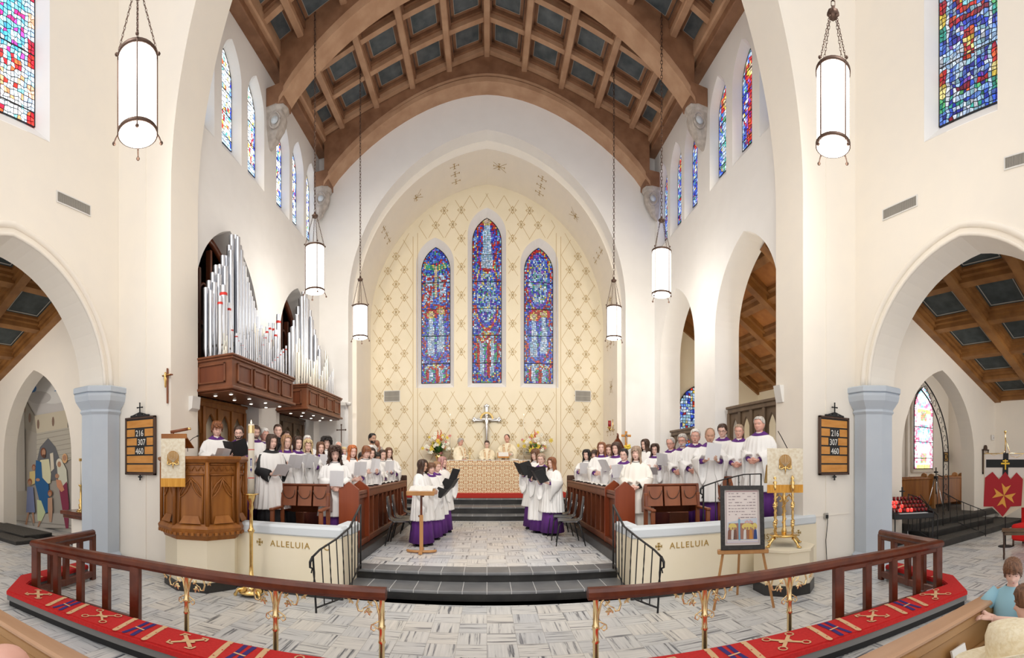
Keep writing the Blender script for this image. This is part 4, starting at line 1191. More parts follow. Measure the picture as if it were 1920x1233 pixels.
# ================================================================== PENDANT LANTERNS
def lantern(px, py0, py1, Y, ztop, label, nribs, rot, r, mat, power):
    X = pY(px, Y); z1 = pz(py0, X, Y); z0 = pz(py1, X, Y); h = z1-z0
    t = thing('pendant_lantern', label, 'pendant lamp', (X, Y, z0), rot, 'long cylindrical pendant lanterns')
    q = mb(mat); q.lathe([(r*.3, -.008), (r*.8, -.004), (r, .01), (r, h-.01), (r*.8, h)], (0, 0, 0), 28); q.build('glass_cylinder', t)
    for z in (0.03, h-.02):
        q = mb('bronze'); q.lathe([(r+.002, z-.018), (r+.014, z-.018), (r+.014, z+.018), (r+.002, z+.018), (r+.002, z-.018)], (0, 0, 0), 28, cap=False); q.build('ring', t)
    for k in range(nribs):
        a = 2*PI*k/nribs; q = mb('bronze'); c, s_ = math.cos(a)*(r+.008), math.sin(a)*(r+.008)
        q.tube([(c, s_, 0), (c, s_, h)], .009, 6); q.tube([(c, s_, .02), (c*1.12, s_*1.12, -.02), (c*1.2, s_*1.2, -.06)], [.008, .008, .006], 6); q.ball((c*1.2, s_*1.2, -.07), .020, 8, 5)
        q.ball((c*1.08, s_*1.08, h+.02), .018, 8, 5); q.build('rib', t)
    zc = h+.62
    q = mb('bronze'); q.box(-.05, .05, -.05, .05, zc, zc+.02); q.lathe([(.055, -.01), (.07, .03), (.03, .05), (.02, .10)], (0, 0, zc), 8); q.build('canopy', t)
    for k in range(nribs):
        a = 2*PI*k/nribs
        q = mb('bronze'); chain(q, (math.cos(a)*r*1.05, math.sin(a)*r*1.05, h+.02), (math.cos(a)*.045, math.sin(a)*.045, zc), .035, .0045); q.build('stay_chain', t)
    q = mb('bronze'); chain(q, (0, 0, zc+.10), (0, 0, ztop-z0), .075, .008); q.build('chain', t)
    d = bpy.data.lights.new('lantern_glow', 'POINT'); d.energy = power; d.color = (1, .92, .80); d.shadow_soft_size = r*1.3
    l = bpy.data.objects.new('lantern_glow', d); C.objects.link(l); l.location = (X, Y, z0-.35)
    return t
def chain(q, a, b, L, w):
    a, b = Vector(a), Vector(b); d = b-a; n = max(2, int(d.length/L)); d.normalize()
    u = d.orthogonal().normalized(); v = d.cross(u); st = (b-a).length/n
    for k in range(n):
        c = a+d*(st*(k+.5)); e = u if k % 2 else v; f = v if k % 2 else u
        hl, hw = st*.62, st*.30
        pts = [c+d*hl*math.cos(t)+e*hw*math.sin(t) for t in [2*PI*i/6 for i in range(6)]]
        n4 = 3; rings = []
        for i, p in enumerate(pts):
            o = (p-c).normalized(); rings.append([p+o*w*math.cos(2*PI*j/n4)+f*w*math.sin(2*PI*j/n4) for j in range(n4)])
        vs = [p for r_ in rings for p in r_]; fs = []
        for i in range(6):
            for j in range(n4):
                fs.append((i*n4+j, ((i+1) % 6)*n4+j, ((i+1) % 6)*n4+(j+1) % n4, i*n4+(j+1) % n4))
        q.add(vs, fs)
lantern(258, 104, 255, 3.35, 13.5, 'large white lantern hanging over the left side of the nave', 4, .747, .192, 'lamp_glass', 28)
lantern(1562, 132, 277, 3.75, 13.5, 'large white lantern hanging over the right side of the nave', 4, .03, .185, 'lamp_glass', 28)
lantern(590.5, 462, 548, 8.9, 11.2, 'white lantern hanging in front of the far organ pipes', 4, .6, .195, 'lamp_glass_chancel', 24)
lantern(1240.5, 470, 554, 8.9, 11.2, 'white lantern hanging beside the second arch of the right choir wall', 4, .5, .195, 'lamp_glass_chancel', 24)
lantern(675.5, 573, 634, 10.7, 11.35, 'smallest lantern left of the sanctuary arch', 4, .1, .175, 'lamp_glass_chancel', 18)
lantern(1151, 575, 635, 10.7, 11.35, 'smallest lantern right of the sanctuary arch', 4, .1, .175, 'lamp_glass_chancel', 18)

# ================================================================== CHOIR STALLS
for s, nm in ((-1, 'left'), (1, 'right')):
    t = thing('choir_stall', 'red-brown choir stall with open fins along the %s side of the aisle' % nm, 'choir stall', (0, 0, 0), 0)
    def bx(q, x0, x1, *a): x0, x1 = sorted((s*x0, s*x1)); q.box(x0, x1, *a); return q
    x = 1.98; y0, y1 = 7.45, 11.1
    q = mb('wood_choir'); bx(q, x, x+.05, y0, y1, 1.17, 1.32, .01); bx(q, x-.02, x+.36, y0, y1, 1.29, 1.325, .01); q.build('desk_top', t)
    q = mb('wood_choir'); bx(q, x+.10, x+.13, y0, y1, .5, 1.2); q.build('back_board', t)
    q = mb('wood_choir'); bx(q, x-.02, x+.16, y0, y1, ZCH, .54, .015); q.build('plinth', t)
    n = 10
    for k in range(n+1):
        yy = y0+(y1-y0)*k/n; q = mb('wood_choir'); bx(q, x, x+.12, yy-.035, yy+.035, .5, 1.2, .01); q.build('fin', t)
    # near clergy stall with two gabled ends
    for yy, xo in ((6.80, 0), (7.42, .0)):
        q = mb('wood_red'); xa, xb = x-.02+xo, x+.30+xo; xm = (xa+xb)/2
        poly = [(s*xa, ZCH), (s*xb, ZCH), (s*xb, 1.33), (s*xm, 1.45), (s*xa, 1.33)]
        if s < 0: poly = poly[::-1]
        q.prism(poly, yy-.03, yy+.03, 'y'); 
        q.add([], []); q.build('gabled_end', t)
    q = mb('wood_choir'); bx(q, x, x+.04, 6.83, 7.40, 1.17, 1.30, .01); bx(q, x+.05, x+.08, 6.83, 7.40, ZCH, 1.17); bx(q, x-.02, x+.14, 6.83, 7.40, ZCH, .52, .01); bx(q, x, x+.30, 6.83, 7.40, 1.22, 1.25, .01); q.build('front_panel', t)
    q = mb('wood_choir'); bx(q, x+.95, x+1.3, 6.9, 11.1, ZCH+.15, ZCH+.52, .02); q.build('bench', t)
    q = mb('wood_dark'); bx(q, x, x+.35, 11.12, 11.2, ZCH, 1.45, .02); q.build('far_end', t)
    # open hymn books along the desk
    for k in range(9):
        yy = 7.62+k*.38
        o = mb('black')
        w, dz = .11, .018
        for sg in (-1, 1):
            o.mat('black'); o.add([(-.08, 0, 0), (.08, 0, 0), (.08, sg*w, dz), (-.08, sg*w, dz), (-.08, 0, .004), (.08, 0, .004), (.08, sg*w, dz+.004), (-.08, sg*w, dz+.004)], [(0, 1, 2, 3), (4, 5, 6, 7), (0, 1, 5, 4), (1, 2, 6, 5), (2, 3, 7, 6), (3, 0, 4, 7)])
            o.mat('book_page'); o.add([(-.07, 0, .006), (.07, 0, .006), (.07, sg*w*.55, .030), (-.07, sg*w*.55, .030), (.07, sg*w*.93, dz+.006), (-.07, sg*w*.93, dz+.006)], [(0, 1, 2, 3), (3, 2, 4, 5)])
        b = o.build('hymn_book', loc=(s*(x+.14), yy, 1.327)); b.rotation_euler = (0, 0, rnd.uniform(-.5, .5))
        tag(b, 'black book lying open on the %s choir desk, %s from the near end' % (nm, ORD(k+1)), 'book', 'open books on the %s choir desk' % nm)
    for k in range(5):
        yy = 7.8+k*.7
        o = mb('paper'); o.add([(-.10, -.14, 0), (.10, -.14, 0), (.10, .14, .002), (-.10, .14, .002), (-.10, -.14, .004), (.10, -.14, .004), (.10, .14, .006), (-.10, .14, .006)], [(3, 2, 1, 0), (4, 5, 6, 7), (0, 1, 5, 4), (1, 2, 6, 5), (2, 3, 7, 6), (3, 0, 4, 7)])
        b = o.build('music_sheet', loc=(s*(x+.30), yy+.19, 1.327)); b.rotation_euler = (0, 0, rnd.uniform(-.4, .4))
        tag(b, 'loose white sheet on the %s choir desk, %s from the near end' % (nm, ORD(k+1)), 'paper', 'loose sheets on the %s choir desk' % nm)

# ------------------------------------------------ clergy armchairs with slanted book desk
def prayer_bench(X, Y, z, rz, label, w=.95):
    t = thing('prayer_bench', label, 'bench', (X, Y, z), rz, 'wooden benches with slanted book desks behind the parapets')
    for sx in (-1, 1):
        q = mb('wood_chair'); q.box(sx*w/2-.03, sx*w/2+.03, -.32, -.26, 0, .62, .008); q.build('front_leg', t)
        q = mb('wood_chair'); q.box(sx*w/2-.03, sx*w/2+.03, .14, .20, 0, .86, .008); q.build('back_leg', t)
        q = mb('wood_chair'); q.box(sx*w/2-.035, sx*w/2+.035, -.34, .20, .62, .655, .008); q.build('armrest', t)
        q = mb('wood_choir'); q.prism([(.10, .60), (.52, .52), (.50, .56), (.24, .96), (.17, .98)], sx*w/2-.02, sx*w/2+.02, 'x'); q.build('desk_bracket', t)
    q = mb('wood_chair'); q.box(-w/2, w/2, -.30, .18, .30, .36, .01); q.box(-w/2, w/2, -.30, -.26, .18, .30); q.build('seat', t)
    for k in range(3):
        q = mb('wood_chair'); x0, x1 = -w/2+k*w/3+.015, -w/2+(k+1)*w/3-.015
        a, b_ = (.13, .66), (.19, .97)
        q.add([(x0, a[0], a[1]), (x1, a[0], a[1]), (x1, b_[0], b_[1]), (x0, b_[0], b_[1]), (x0, a[0]+.03, a[1]), (x1, a[0]+.03, a[1]), (x1, b_[0]+.03, b_[1]), (x0, b_[0]+.03, b_[1])], [(0, 1, 2, 3), (7, 6, 5, 4), (0, 4, 5, 1), (3, 2, 6, 7), (0, 3, 7, 4), (1, 5, 6, 2)])
        q.mat('wood_dark'); xm = (x0+x1)/2
        q.tube([(xm+.10*math.cos(u), .16-.045+.035*0+.03*math.sin(u)-.0, .90-.13*math.sin(u)) for u in [PI*i/8 for i in range(9)]], .006, 5)
        q.build('back_panel', t)
    q = mb('wood_choir'); q.add([(-w/2-.02, .17, .98), (w/2+.02, .17, .98), (w/2+.02, .54, .52), (-w/2-.02, .54, .52), (-w/2-.02, .19, 1.0), (w/2+.02, .19, 1.0), (w/2+.02, .56, .54), (-w/2-.02, .56, .54)], [(0, 1, 2, 3), (7, 6, 5, 4), (0, 4, 5, 1), (3, 2, 6, 7), (0, 3, 7, 4), (1, 5, 6, 2)]); q.build('book_desk', t)
    return t
prayer_bench(pY(566, 6.35), 6.35, ZCH, .12, 'red-brown wooden bench behind the left parapet', .74)
prayer_bench(pY(1266, 6.35), 6.35, ZCH, -.12, 'red-brown wooden bench behind the right parapet', .84)
prayer_bench(pY(1382, 6.45), 6.45, ZCH+.1, -.1, 'red-brown wooden bench behind the framed picture', .50)

# ------------------------------------------------ black shell chairs beside the stalls
def shell_chair(X, Y, z, rz, label, group):
    if 'shell' not in PROTO:
        t = thing('shell_chair', label, 'chair')
        # seat and back are one moulded shell with a rounded outline
        prof = [(-.22, .435, .20), (-.19, .452, .215), (-.05, .445, .22), (.08, .44, .215), (.16, .455, .20), (.205, .52, .18), (.215, .60, .19), (.225, .70, .205), (.24, .80, .19), (.245, .85, .15), (.247, .87, .10)]
        q = mb('black_shell'); rings = []
        for (y, z_, w) in prof:
            r = []
            for i in range(9):
                a = -1+2*i/8; r.append((a*w, y-.02*(1-a*a) * (1 if z_ > .5 else 0), z_-.018*(1-a*a)*(1 if z_ < .5 else 0)))
            rings.append(r)
        top = [[Vector(p) for p in r] for r in rings]
        n = len(prof); vs = []; 
        for k, r in enumerate(top):
            for p in r: vs.append(p)
        for k, r in enumerate(top):
            dy = .012 if prof[k][1] > .5 else 0; dz = -.012 if prof[k][1] < .5 else 0
            for p in r: vs.append(p+Vector((0, dy, dz)))
        fs = []; N = 9*n
        for k in range(n-1):
            for i in range(8):
                a, b = k*9+i, k*9+i+1; fs += [(a, b, b+9, a+9), (N+a, N+a+9, N+b+9, N+b)]
        for k in range(n-1):
            fs += [(k*9, k*9+9, N+k*9+9, N+k*9), (k*9+8, N+k*9+8, N+k*9+17, k*9+17)]
        for i in range(8): fs += [(i, N+i, N+i+1, i+1), ((n-1)*9+i, (n-1)*9+i+1, N+(n-1)*9+i+1, N+(n-1)*9+i)]
        q.add(vs, fs, True); q.build('seat_shell', t)
        for sx in (-1, 1):
            q = mb('iron'); q.tube([(sx*.16, -.15, .425), (sx*.20, -.20, .36), (sx*.23, -.25, 0)], .011, 6); q.build('leg', t)
            q = mb('iron'); q.tube([(sx*.16, .12, .425), (sx*.20, .18, .36), (sx*.23, .27, 0)], .011, 6); q.build('leg', t)
            q = mb('chrome'); q.tube([(sx*.16, -.15, .425), (sx*.17, .12, .425), (sx*.17, .20, .47), (sx*.16, .235, .62), (sx*.15, .25, .72)], .009, 6); q.build('back_tube', t)
        PROTO['shell'] = t
    else: t = copy_tree(PROTO['shell'])
    t.location = (X, Y, z); t.rotation_euler = (0, 0, rz); tag(t, label, 'chair', group)
LC = [(8.15, 'first'), (8.62, 'second'), (9.6, 'third')]
for Y, o_ in LC: shell_chair(-1.55, Y, ZC, PI/2+.1, 'black shell chair before the left choir stall, %s from the music stand' % o_, 'black shell chairs on the left')
for Y, o_ in ((8.15, 'nearest'), (8.75, 'second nearest'), (9.3, 'third nearest'), (9.85, 'farthest')): shell_chair(1.50, Y, ZC, -PI/2-.15, 'dark shell chair in front of the right choir stall, %s one to the steps' % o_, 'dark shell chairs on the right')

# ------------------------------------------------ wooden music stand
t = thing('music_stand', 'wooden music stand with an open score on the marble before the steps', 'music stand', (pY(790, 7.4), 7.4, ZC), .05)
q = mb('wood_stand'); q.box(-.03, .03, -.025, .025, .03, .62, .005); q.build('post', t)
q = mb('wood_rail'); q.box(-.018, .018, -.012, .012, .60, .98, .004); q.ball((-.035, 0, .60), .018, 8, 6); q.ball((.03, 0, .93), .02, 8, 6); q.build('inner_post', t)
q = mb('wood_stand')
rg = []
for i in range(13):
    a = PI*(i/12); rg.append((.23*math.cos(a), .05*math.sin(a)*1.2))
q.tube([(x, -y*1.6+.04, .03+0*y) for x, y in rg], .028, 6, flat=.8); q.obox((0, .0, .03), .03, .20, .025, None, .006); q.build('foot', t)
q = mb('wood_stand'); q.obox((0, -.02, 1.0), .225, .17, .012, (R(12), 0, 0), .004); q.obox((0, -.19, .985), .225, .012, .035, (R(12), 0, 0), .004); q.build('desk', t)
sc_ = mb('book_page')
for sg in (-1, 1):
    sc_.add([(0, -.15, .985), (0, .13, 1.045), (sg*.10, .13, 1.065), (sg*.10, -.15, 1.005), (sg*.19, .13, 1.05), (sg*.19, -.15, .99), (0, -.15, .975), (0, .13, 1.035), (sg*.19, .13, 1.04), (sg*.19, -.15, .98)], [(0, 1, 2, 3), (3, 2, 4, 5), (6, 7, 8, 9), (0, 3, 5, 9, 6), (1, 7, 8, 4, 2)])
b = sc_.build('open_score', loc=(pY(790, 7.4), 7.4, ZC+.035)); b.rotation_euler = (0, 0, .05)
tag(b, 'open white score lying on the wooden music stand', 'sheet music')

# ================================================================== ALTAR
AYF = 13.05
t = thing('altar', 'long altar dressed with a gold and cream brocade frontal', 'altar', (pY(912, AYF), AYF+.30, .90))
q = mb('plaster_cream'); q.box(-1.34, 1.34, -.26, .26, 0, .90); q.build('body', t)
q = mb('brocade'); q.box(-1.36, 1.36, -.30, -.27, .0, .93); q.box(-1.38, -1.345, -.30, .28, 0, .93); q.box(1.345, 1.38, -.30, .28, 0, .93); q.build('frontal', t)
q = mb('brocade')
for k in range(60):
    x = -1.36+2.72*(k+.5)/60; q.obox((x, -.305, .80), .02, .006, .015)
q.build('fringe', t)
q = mb('robe_white'); q.box(-1.40, 1.40, -.31, .29, .93, .945, .005); q.build('altar_cloth', t)
AX0 = pY(912, AYF); AZ = .90+.945
def candle(X, Y, z, hc, hs, label, lit=True, mat='brass'):
    t = thing('candlestick', label, 'candlestick', (X, Y, z))
    q = mb(mat); q.lathe([(.055, 0), (.05, .015), (.02, .03), (.012, .05), (.022, hs*.4), (.012, hs*.5), (.014, hs*.85), (.035, hs*.97), (.035, hs)], (0, 0, 0), 14); q.build('stick', t)
    q = mb('candle_wax'); q.lathe([(.012, hs), (.011, hs+hc)], (0, 0, 0), 10); c = q.build('candle', t)
    if lit: q = mb('candle_flame'); q.lathe([(.002, hs+hc), (.008, hs+hc+.012), (.001, hs+hc+.04)], (0, 0, 0), 8); q.build('flame', c)
Yc = 13.98
for px, pyt, w_ in ((844, 778, 'left'), (982, 778, 'right')):
    X = pY(px, Yc); zt = pz(pyt, X, Yc)
    candle(X, Yc, .90, zt-.90-.95, .95, 'tall slim white candle standing behind the altar on its %s' % w_)
def flowers(px, pyb, pyt, Y, label, seed):
    X = pY(px, Y); zb = pz(pyb, X, Y); zt = pz(pyt, X, Y)
    rr = random.Random(seed)
    t = thing('flower_arrangement', label, 'flowers', (X, Y, .90))
    dz = zb-.90
    q = mb('brass'); q.lathe([(.10, 0), (.09, .02), (.03, .05), (.025, dz-.26), (.05, dz-.22)], (0, 0, 0), 12); q.build('pedestal', t)
    q = mb('brass'); q.lathe([(.05, dz-.22), (.07, dz-.1), (.12, dz), (.11, dz)], (0, 0, 0), 16); q.build('vase', t)
    q = mb('leaf')
    H = zt-zb
    for k in range(120):
        a = rr.uniform(0, 2*PI); el = rr.uniform(-.15, 1.2); L = rr.uniform(.25, .58)
        d = Vector((math.cos(a)*math.cos(el), math.sin(a)*math.cos(el)*.4, math.sin(el)*.8)); p = Vector((0, 0, dz+.05)); n = d.cross(Vector((0, 0, 1)))
        n = n.normalized()*.035 if n.length > .01 else Vector((.02, 0, 0))
        q.add([p+d*L*.3, p+d*L*.65+n, p+d*L, p+d*L*.65-n], [(0, 1, 2, 3)])
    q.build('foliage', t)
    for k in range(56):
        a = rr.uniform(0, 2*PI); el = rr.uniform(.05, 1.45); L = rr.uniform(.16, .50)*(1+.25*math.sin(el))
        p = Vector((math.cos(a)*math.cos(el)*L*1.1, math.sin(a)*math.cos(el)*L*.35-.04, dz+.06+math.sin(el)*L*1.15))
        mt_ = rr.choice(['flower_white', 'flower_white', 'flower_yellow', 'flower_yellow', 'flower_pink']); q = mb(mt_)
        r = rr.uniform(.05, .085)
        ax = Vector((rr.uniform(-1, 1), -1.2, rr.uniform(-.2, .8))).normalized(); u = ax.orthogonal().normalized(); v = ax.cross(u)
        for i in range(6):
            b = 2*PI*i/6; dd = u*math.cos(b)+v*math.sin(b); sd = ax.cross(dd)
            q.add([p, p+dd*r*.6+sd*r*.3+ax*.01, p+dd*r+ax*.004, p+dd*r*.6-sd*r*.3+ax*.01], [(0, 1, 2, 3)])
        q.ball(p+ax*.008, r*.25, 6, 4); q.build('blossom', t)
    for sx in ((-.02, .08) if seed == 1 else (.0,)):
        q = mb('flower_orange')
        for i in range(10): q.ball((sx+rr.uniform(-.012, .012), rr.uniform(-.02, .02), dz+H*.62+i*H*.042), .040-.003*i, 6, 4)
        q.mat('leaf').tube([(sx*.4, 0, dz+.05), (sx, 0, dz+H)], .006, 5); q.build('flower_spike', t)
    return t
flowers(822, 853, 806, 13.9, 'large flower arrangement with two orange spikes left of the altar', 1)
flowers(1003, 853, 806, 13.9, 'large flower arrangement with one orange spike right of the altar', 2)
# little candelabra and book stand on the altar
X = pY(881, 13.6)
t = thing('altar_cross', 'small pale gold candelabrum standing between the priests on the altar', 'candelabrum', (X, 13.52, AZ))
q = mb('brass_pale'); q.box(-.10, .10, -.04, .04, 0, .025, .005); q.lathe([(.02, .02), (.012, .06), (.02, .12), (.01, .16), (.01, .34)], (0, 0, 0), 10)
for dx, dz in ((-.05, .20), (.05, .20), (-.035, .27), (.035, .27)): q.tube([(0, 0, dz-.03), (dx, 0, dz-.02), (dx, 0, dz+.02)], .006, 5); q.ball((dx, 0, dz+.03), .014, 6, 4)
q.build('stem', t)
X = pY(944, 13.3)
t = thing('missal_stand', 'slanted wooden missal stand on the right half of the altar', 'book stand', (X, 13.35, AZ))
q = mb('wood_board'); q.obox((0, 0, .14), .17, .12, .01, (R(35), 0, R(0)), .003); q.build('rest', t)
q = mb('brass'); q.tube([(-.10, .05, .12), (-.12, 0, 0), (.12, 0, 0), (.10, .05, .12)], .008, 6); q.build('legs', t)
bk = mb('book_page'); bk.obox((0, 0, .165), .15, .10, .012, (R(35), 0, 0), .003); b = bk.build('missal', loc=(X, 13.35, AZ)); tag(b, 'open missal resting on the slanted wooden stand', 'book')
X = pY(965, 13.3)
bk = mb('book_page'); bk.obox((0, 0, .02), .10, .07, .012, (0, .1, 0), .004); b = bk.build('open_book', loc=(X, 13.25, AZ)); tag(b, 'small open book lying on the right end of the altar', 'book')

# great crucifix over the altar
def crucifix(px, py0, py1, Y, label, m1, m2, arm, w, fancy):
    X = pY(px, Y); z1 = pz(py0, X, Y); z0 = pz(py1, X, Y); H = z1-z0
    t = thing('crucifix', label, 'crucifix', (X, Y, z0)); za = H*(.62 if fancy else .80)
    q = mb(m1); q.box(-w/2, w/2, -.02, .02, 0, H, .008); q.box(-arm, arm, -.02, .02, za-w/2, za+w/2, .008)
    if fancy:
        for (x, z) in ((-arm, za), (arm, za), (0, H)):
            for a in range(3):
                d = {(-arm, za): PI, (arm, za): 0, (0, H): PI/2}[(x, z)]+(a-1)*1.2; q.ball((x+.045*math.cos(d), 0, z+.045*math.sin(d)), .045, 10, 6, (1, .5, 1))
    q.build('cross', t)
    if fancy:
        q = mb('brass'); 
        for k in range(16):
            a = PI*k/15; q.obox((.20*math.cos(a)*.9, -.02, za+.02+.22*math.sin(a)*.85), .03, .02, .03, (0, a, 0), .008)
        q.build('sunburst', t)
    q = mb(m2); k = arm/.30
    q.loft([[(cx+rx*math.cos(b), -.05+ry*math.sin(b), z) for b in [2*PI*i/10 for i in range(10)]] for cx, rx, ry, z in
            ((0, .01*k, .01, za-.58*k), (.0, .03*k, .02, za-.54*k), (0, .032*k, .025, za-.30*k), (0, .055*k, .035, za-.20*k), (0, .042*k, .03, za-.12*k), (0, .055*k, .035, za-.02*k), (0, .02*k, .02, za+.03*k), (0.01*k, .035*k, .03, za+.07*k), (0.01*k, .02*k, .02, za+.115*k))])
    for sx in (-1, 1): q.tube([(sx*.05*k, -.05, za-.02*k), (sx*.15*k, -.04, za+.0), (sx*.26*k, -.03, za+.02*k)], [.018*k, .014*k, .010*k], 6)
    q.build('figure', t)
    return t
c = crucifix(912.5, 762, 826, 14.12, 'silver and gold crucifix rising behind the middle of the altar', 'silver', 'silver', .37, .09, True)
q = mb('brass'); q.lathe([(.07, -1.55), (.04, -1.5), (.03, -.1), (.06, -.02), (.06, 0)], (0, 0, 0), 12); q.build('stand', c)
crucifix(314, 690, 756, 5.52, 'small wooden crucifix on the left pier above the hymn board', 'wood_chair', 'brass', .105, .022, False)

# sanctuary lamp, processional crosses, bishop's chair, wall grilles
Xs = pY(1143, 12.05); zs_ = pz(800, Xs, 12.05)
t = thing('sanctuary_lamp', 'red glass lamp on a brass bracket right of the sanctuary arch', 'lamp', (Xs, 12.05, zs_))
q = mb('votive_red'); q.lathe([(.03, 0), (.045, .02), (.045, .17), (.04, .17)], (0, 0, 0), 12); q.build('glass', t)
q = mb('brass'); q.lathe([(.02, -.10), (.03, -.06), (.055, -.01), (.055, 0)], (0, 0, 0), 12); q.tube([(0, 0, -.06), (.1, .02, -.07), (.14, .12, -.05)], .012, 6); q.tube([(.13, .14, -.12), (.13, .14, .22)], .012, 6); q.build('bracket', t)
Xs = pY(640, 11.6); z1 = pz(796, Xs, 11.6)
t = thing('processional_cross', 'dark bronze processional cross standing behind the left choir', 'cross', (Xs, 11.6, ZCH))
q = mb('bronze'); q.tube([(0, 0, 0), (0, 0, z1-ZCH)], .014, 8); q.box(-.12, .12, -.012, .012, z1-ZCH-.15, z1-ZCH-.125); 
for x, z in ((-.12, z1-ZCH-.137), (.12, z1-ZCH-.137), (0, z1-ZCH)): q.ball((x, 0, z), .024, 8, 5)
q.lathe([(.14, 0), (.12, .03), (.02, .06)], (0, 0, 0), 12); q.build('cross', t)
Xs = pY(1174, 11.5); z1 = pz(808, Xs, 11.5)
t = thing('standing_cross', 'gilt wooden cross above yellow flowers behind the right choir', 'cross', (Xs, 11.5, ZCH))
q = mb('wood_board'); q.box(-.03, .03, -.02, .02, 0, z1-ZCH, .006); q.box(-.13, .13, -.02, .02, z1-ZCH-.15, z1-ZCH-.09, .006); q.build('cross', t)
q = mb('silver'); q.box(-.008, .008, -.03, -.02, z1-ZCH-.3, z1-ZCH-.05); q.box(-.05, .05, -.03, -.02, z1-ZCH-.13, z1-ZCH-.115); q.build('inlay', t)
q = mb('flower_yellow'); 
for k in range(9): q.ball((rnd.uniform(-.09, .09), -.06+rnd.uniform(-.03, .03), z1-ZCH-.42+rnd.uniform(-.05, .05)), .035, 7, 5)
q.build('flower_bunch', t)
Xs = pY(1158, 11.75); z1 = pz(812, Xs, 11.75)
t = thing('clergy_chair', 'tall dark chair with a pointed carved back behind the right choir', 'chair', (Xs, 11.75, ZCH), .2)
H = z1-ZCH
q = mb('wood_choir'); q.prism([(-.24, .1), (.24, .1), (.26, H-.55), (.12, H-.25), (.0, H-.1), (-.12, H-.25), (-.26, H-.55)], -.03, .03, 'y'); q.tube([(0, 0, H-.12), (.01, 0, H-.04), (-.01, 0, H)], [.035, .025, .02], 8); q.build('backrest', t)
q = mb('wood_choir'); q.box(-.26, .26, -.5, 0, .40, .46, .01); q.build('seat', t)
for sx in (-1, 1):
    for yy in (-.47, -.03): q = mb('wood_choir'); q.box(sx*.24-.025, sx*.24+.025, yy-.02, yy+.02, 0, .42); q.build('leg', t)
def grille(X, Y, Z, w, h, axis, label, rows=2, n=26):
    """axis 'y': facing the camera; 'x+'/'x-': on a side wall"""
    t = thing('wall_grille', label, 'vent', (X, Y, Z), {'y': 0, 'xl': PI/2, 'xr': -PI/2}[axis])
    q = mb('white_plastic'); e = .018
    for a in ((-w/2-e, w/2+e, h/2, h/2+e), (-w/2-e, w/2+e, -h/2-e, -h/2), (-w/2-e, -w/2, -h/2, h/2), (w/2, w/2+e, -h/2, h/2)): q.box(a[0], a[1], -.012, .0, a[2], a[3])
    q.build('frame', t)
    q = mb('grille_dark'); q.box(-w/2, w/2, -.003, -.001, -h/2, h/2); q.build('backing', t)
    q = mb('grille_metal')
    for k in range(n): x = -w/2+w*(k+.5)/n; q.box(x-w/n*.28, x+w/n*.28, -.010, -.003, -h/2, h/2)
    if rows > 1: q.box(-w/2, w/2, -.012, -.003, -.006, .006)
    q.build('louvres', t)
for px, w_ in ((735, 'left'), (1093, 'right')):
    X = pY(px, YW); grille(X, YW-.004, pz(742.5, X, YW), .49, .32, 'y', 'square grille on the sanctuary wall %s of the tall windows' % w_)
Yv = (pX(107, -5.8)+pX(168, -5.8))/2; grille(-5.795, Yv, pz(382, -5.8, Yv), abs(pX(168, -5.8)-pX(107, -5.8)), .15, 'xl', 'long grille high on the left nave wall', 1, 30)
Yv = (pX(1657, 5.8)+pX(1719, 5.8))/2; grille(5.795, Yv, pz(390, 5.8, Yv), abs(pX(1719, 5.8)-pX(1657, 5.8)), .15, 'xr', 'long grille on the right nave wall nearest the pillar', 1, 30)
Yv = pX(1884, 5.8)-.32; grille(5.795, Yv, pz(303, 5.8, pX(1900, 5.8)), .62, .15, 'xr', 'long grille on the right nave wall under the big window', 1, 30)
# ================================================================== PULPIT
PC = Vector((-3.86, 5.40, 0))
t = thing('pulpit', 'carved octagonal oak pulpit on a white plastered base', 'pulpit', PC)
n8 = 8; ph = PI/8+.30
def octo(r, z, k): a = ph+2*PI*k/8; return Vector((r*math.cos(a), r*math.sin(a), z))
q = mb('plaster_cream'); q.lathe([(.56, .13), (.56, .72)], (0, 0, 0), 8, False, ph); q.build('base', t)
q = mb('slate_dark'); q.lathe([(.575, 0), (.575, .13)], (0, 0, 0), 8, False, ph); q.build('base_skirting', t)
q = mb('wood_oak')
q.lathe([(.50, .68), (.57, .70), (.60, .76), (.655, .80), (.67, .86), (.64, .90), (.62, .92)], (0, 0, 0), 8, False, ph)
for k in range(8):
    a, b = octo(.655, .79, k), octo(.655, .79, (k+1) % 8)
    for i in range(6):
        p = a.lerp(b, (i+.5)/6); ang = math.atan2(b.y-a.y, b.x-a.x); q.obox(p, .022, .02, .022, (0, 0, ang), .006)
q.build('lower_moulding', t)
q = mb('wood_oak'); q.lathe([(.585, .90), (.585, 1.78)], (0, 0, 0), 8, False, ph); q.build('body', t)
q = mb('wood_oak'); q.lathe([(.62, 1.74), (.65, 1.77), (.67, 1.79), (.67, 1.82), (.64, 1.83), (.54, 1.83), (.54, 1.80)], (0, 0, 0), 8, False, ph); q.build('rim', t)
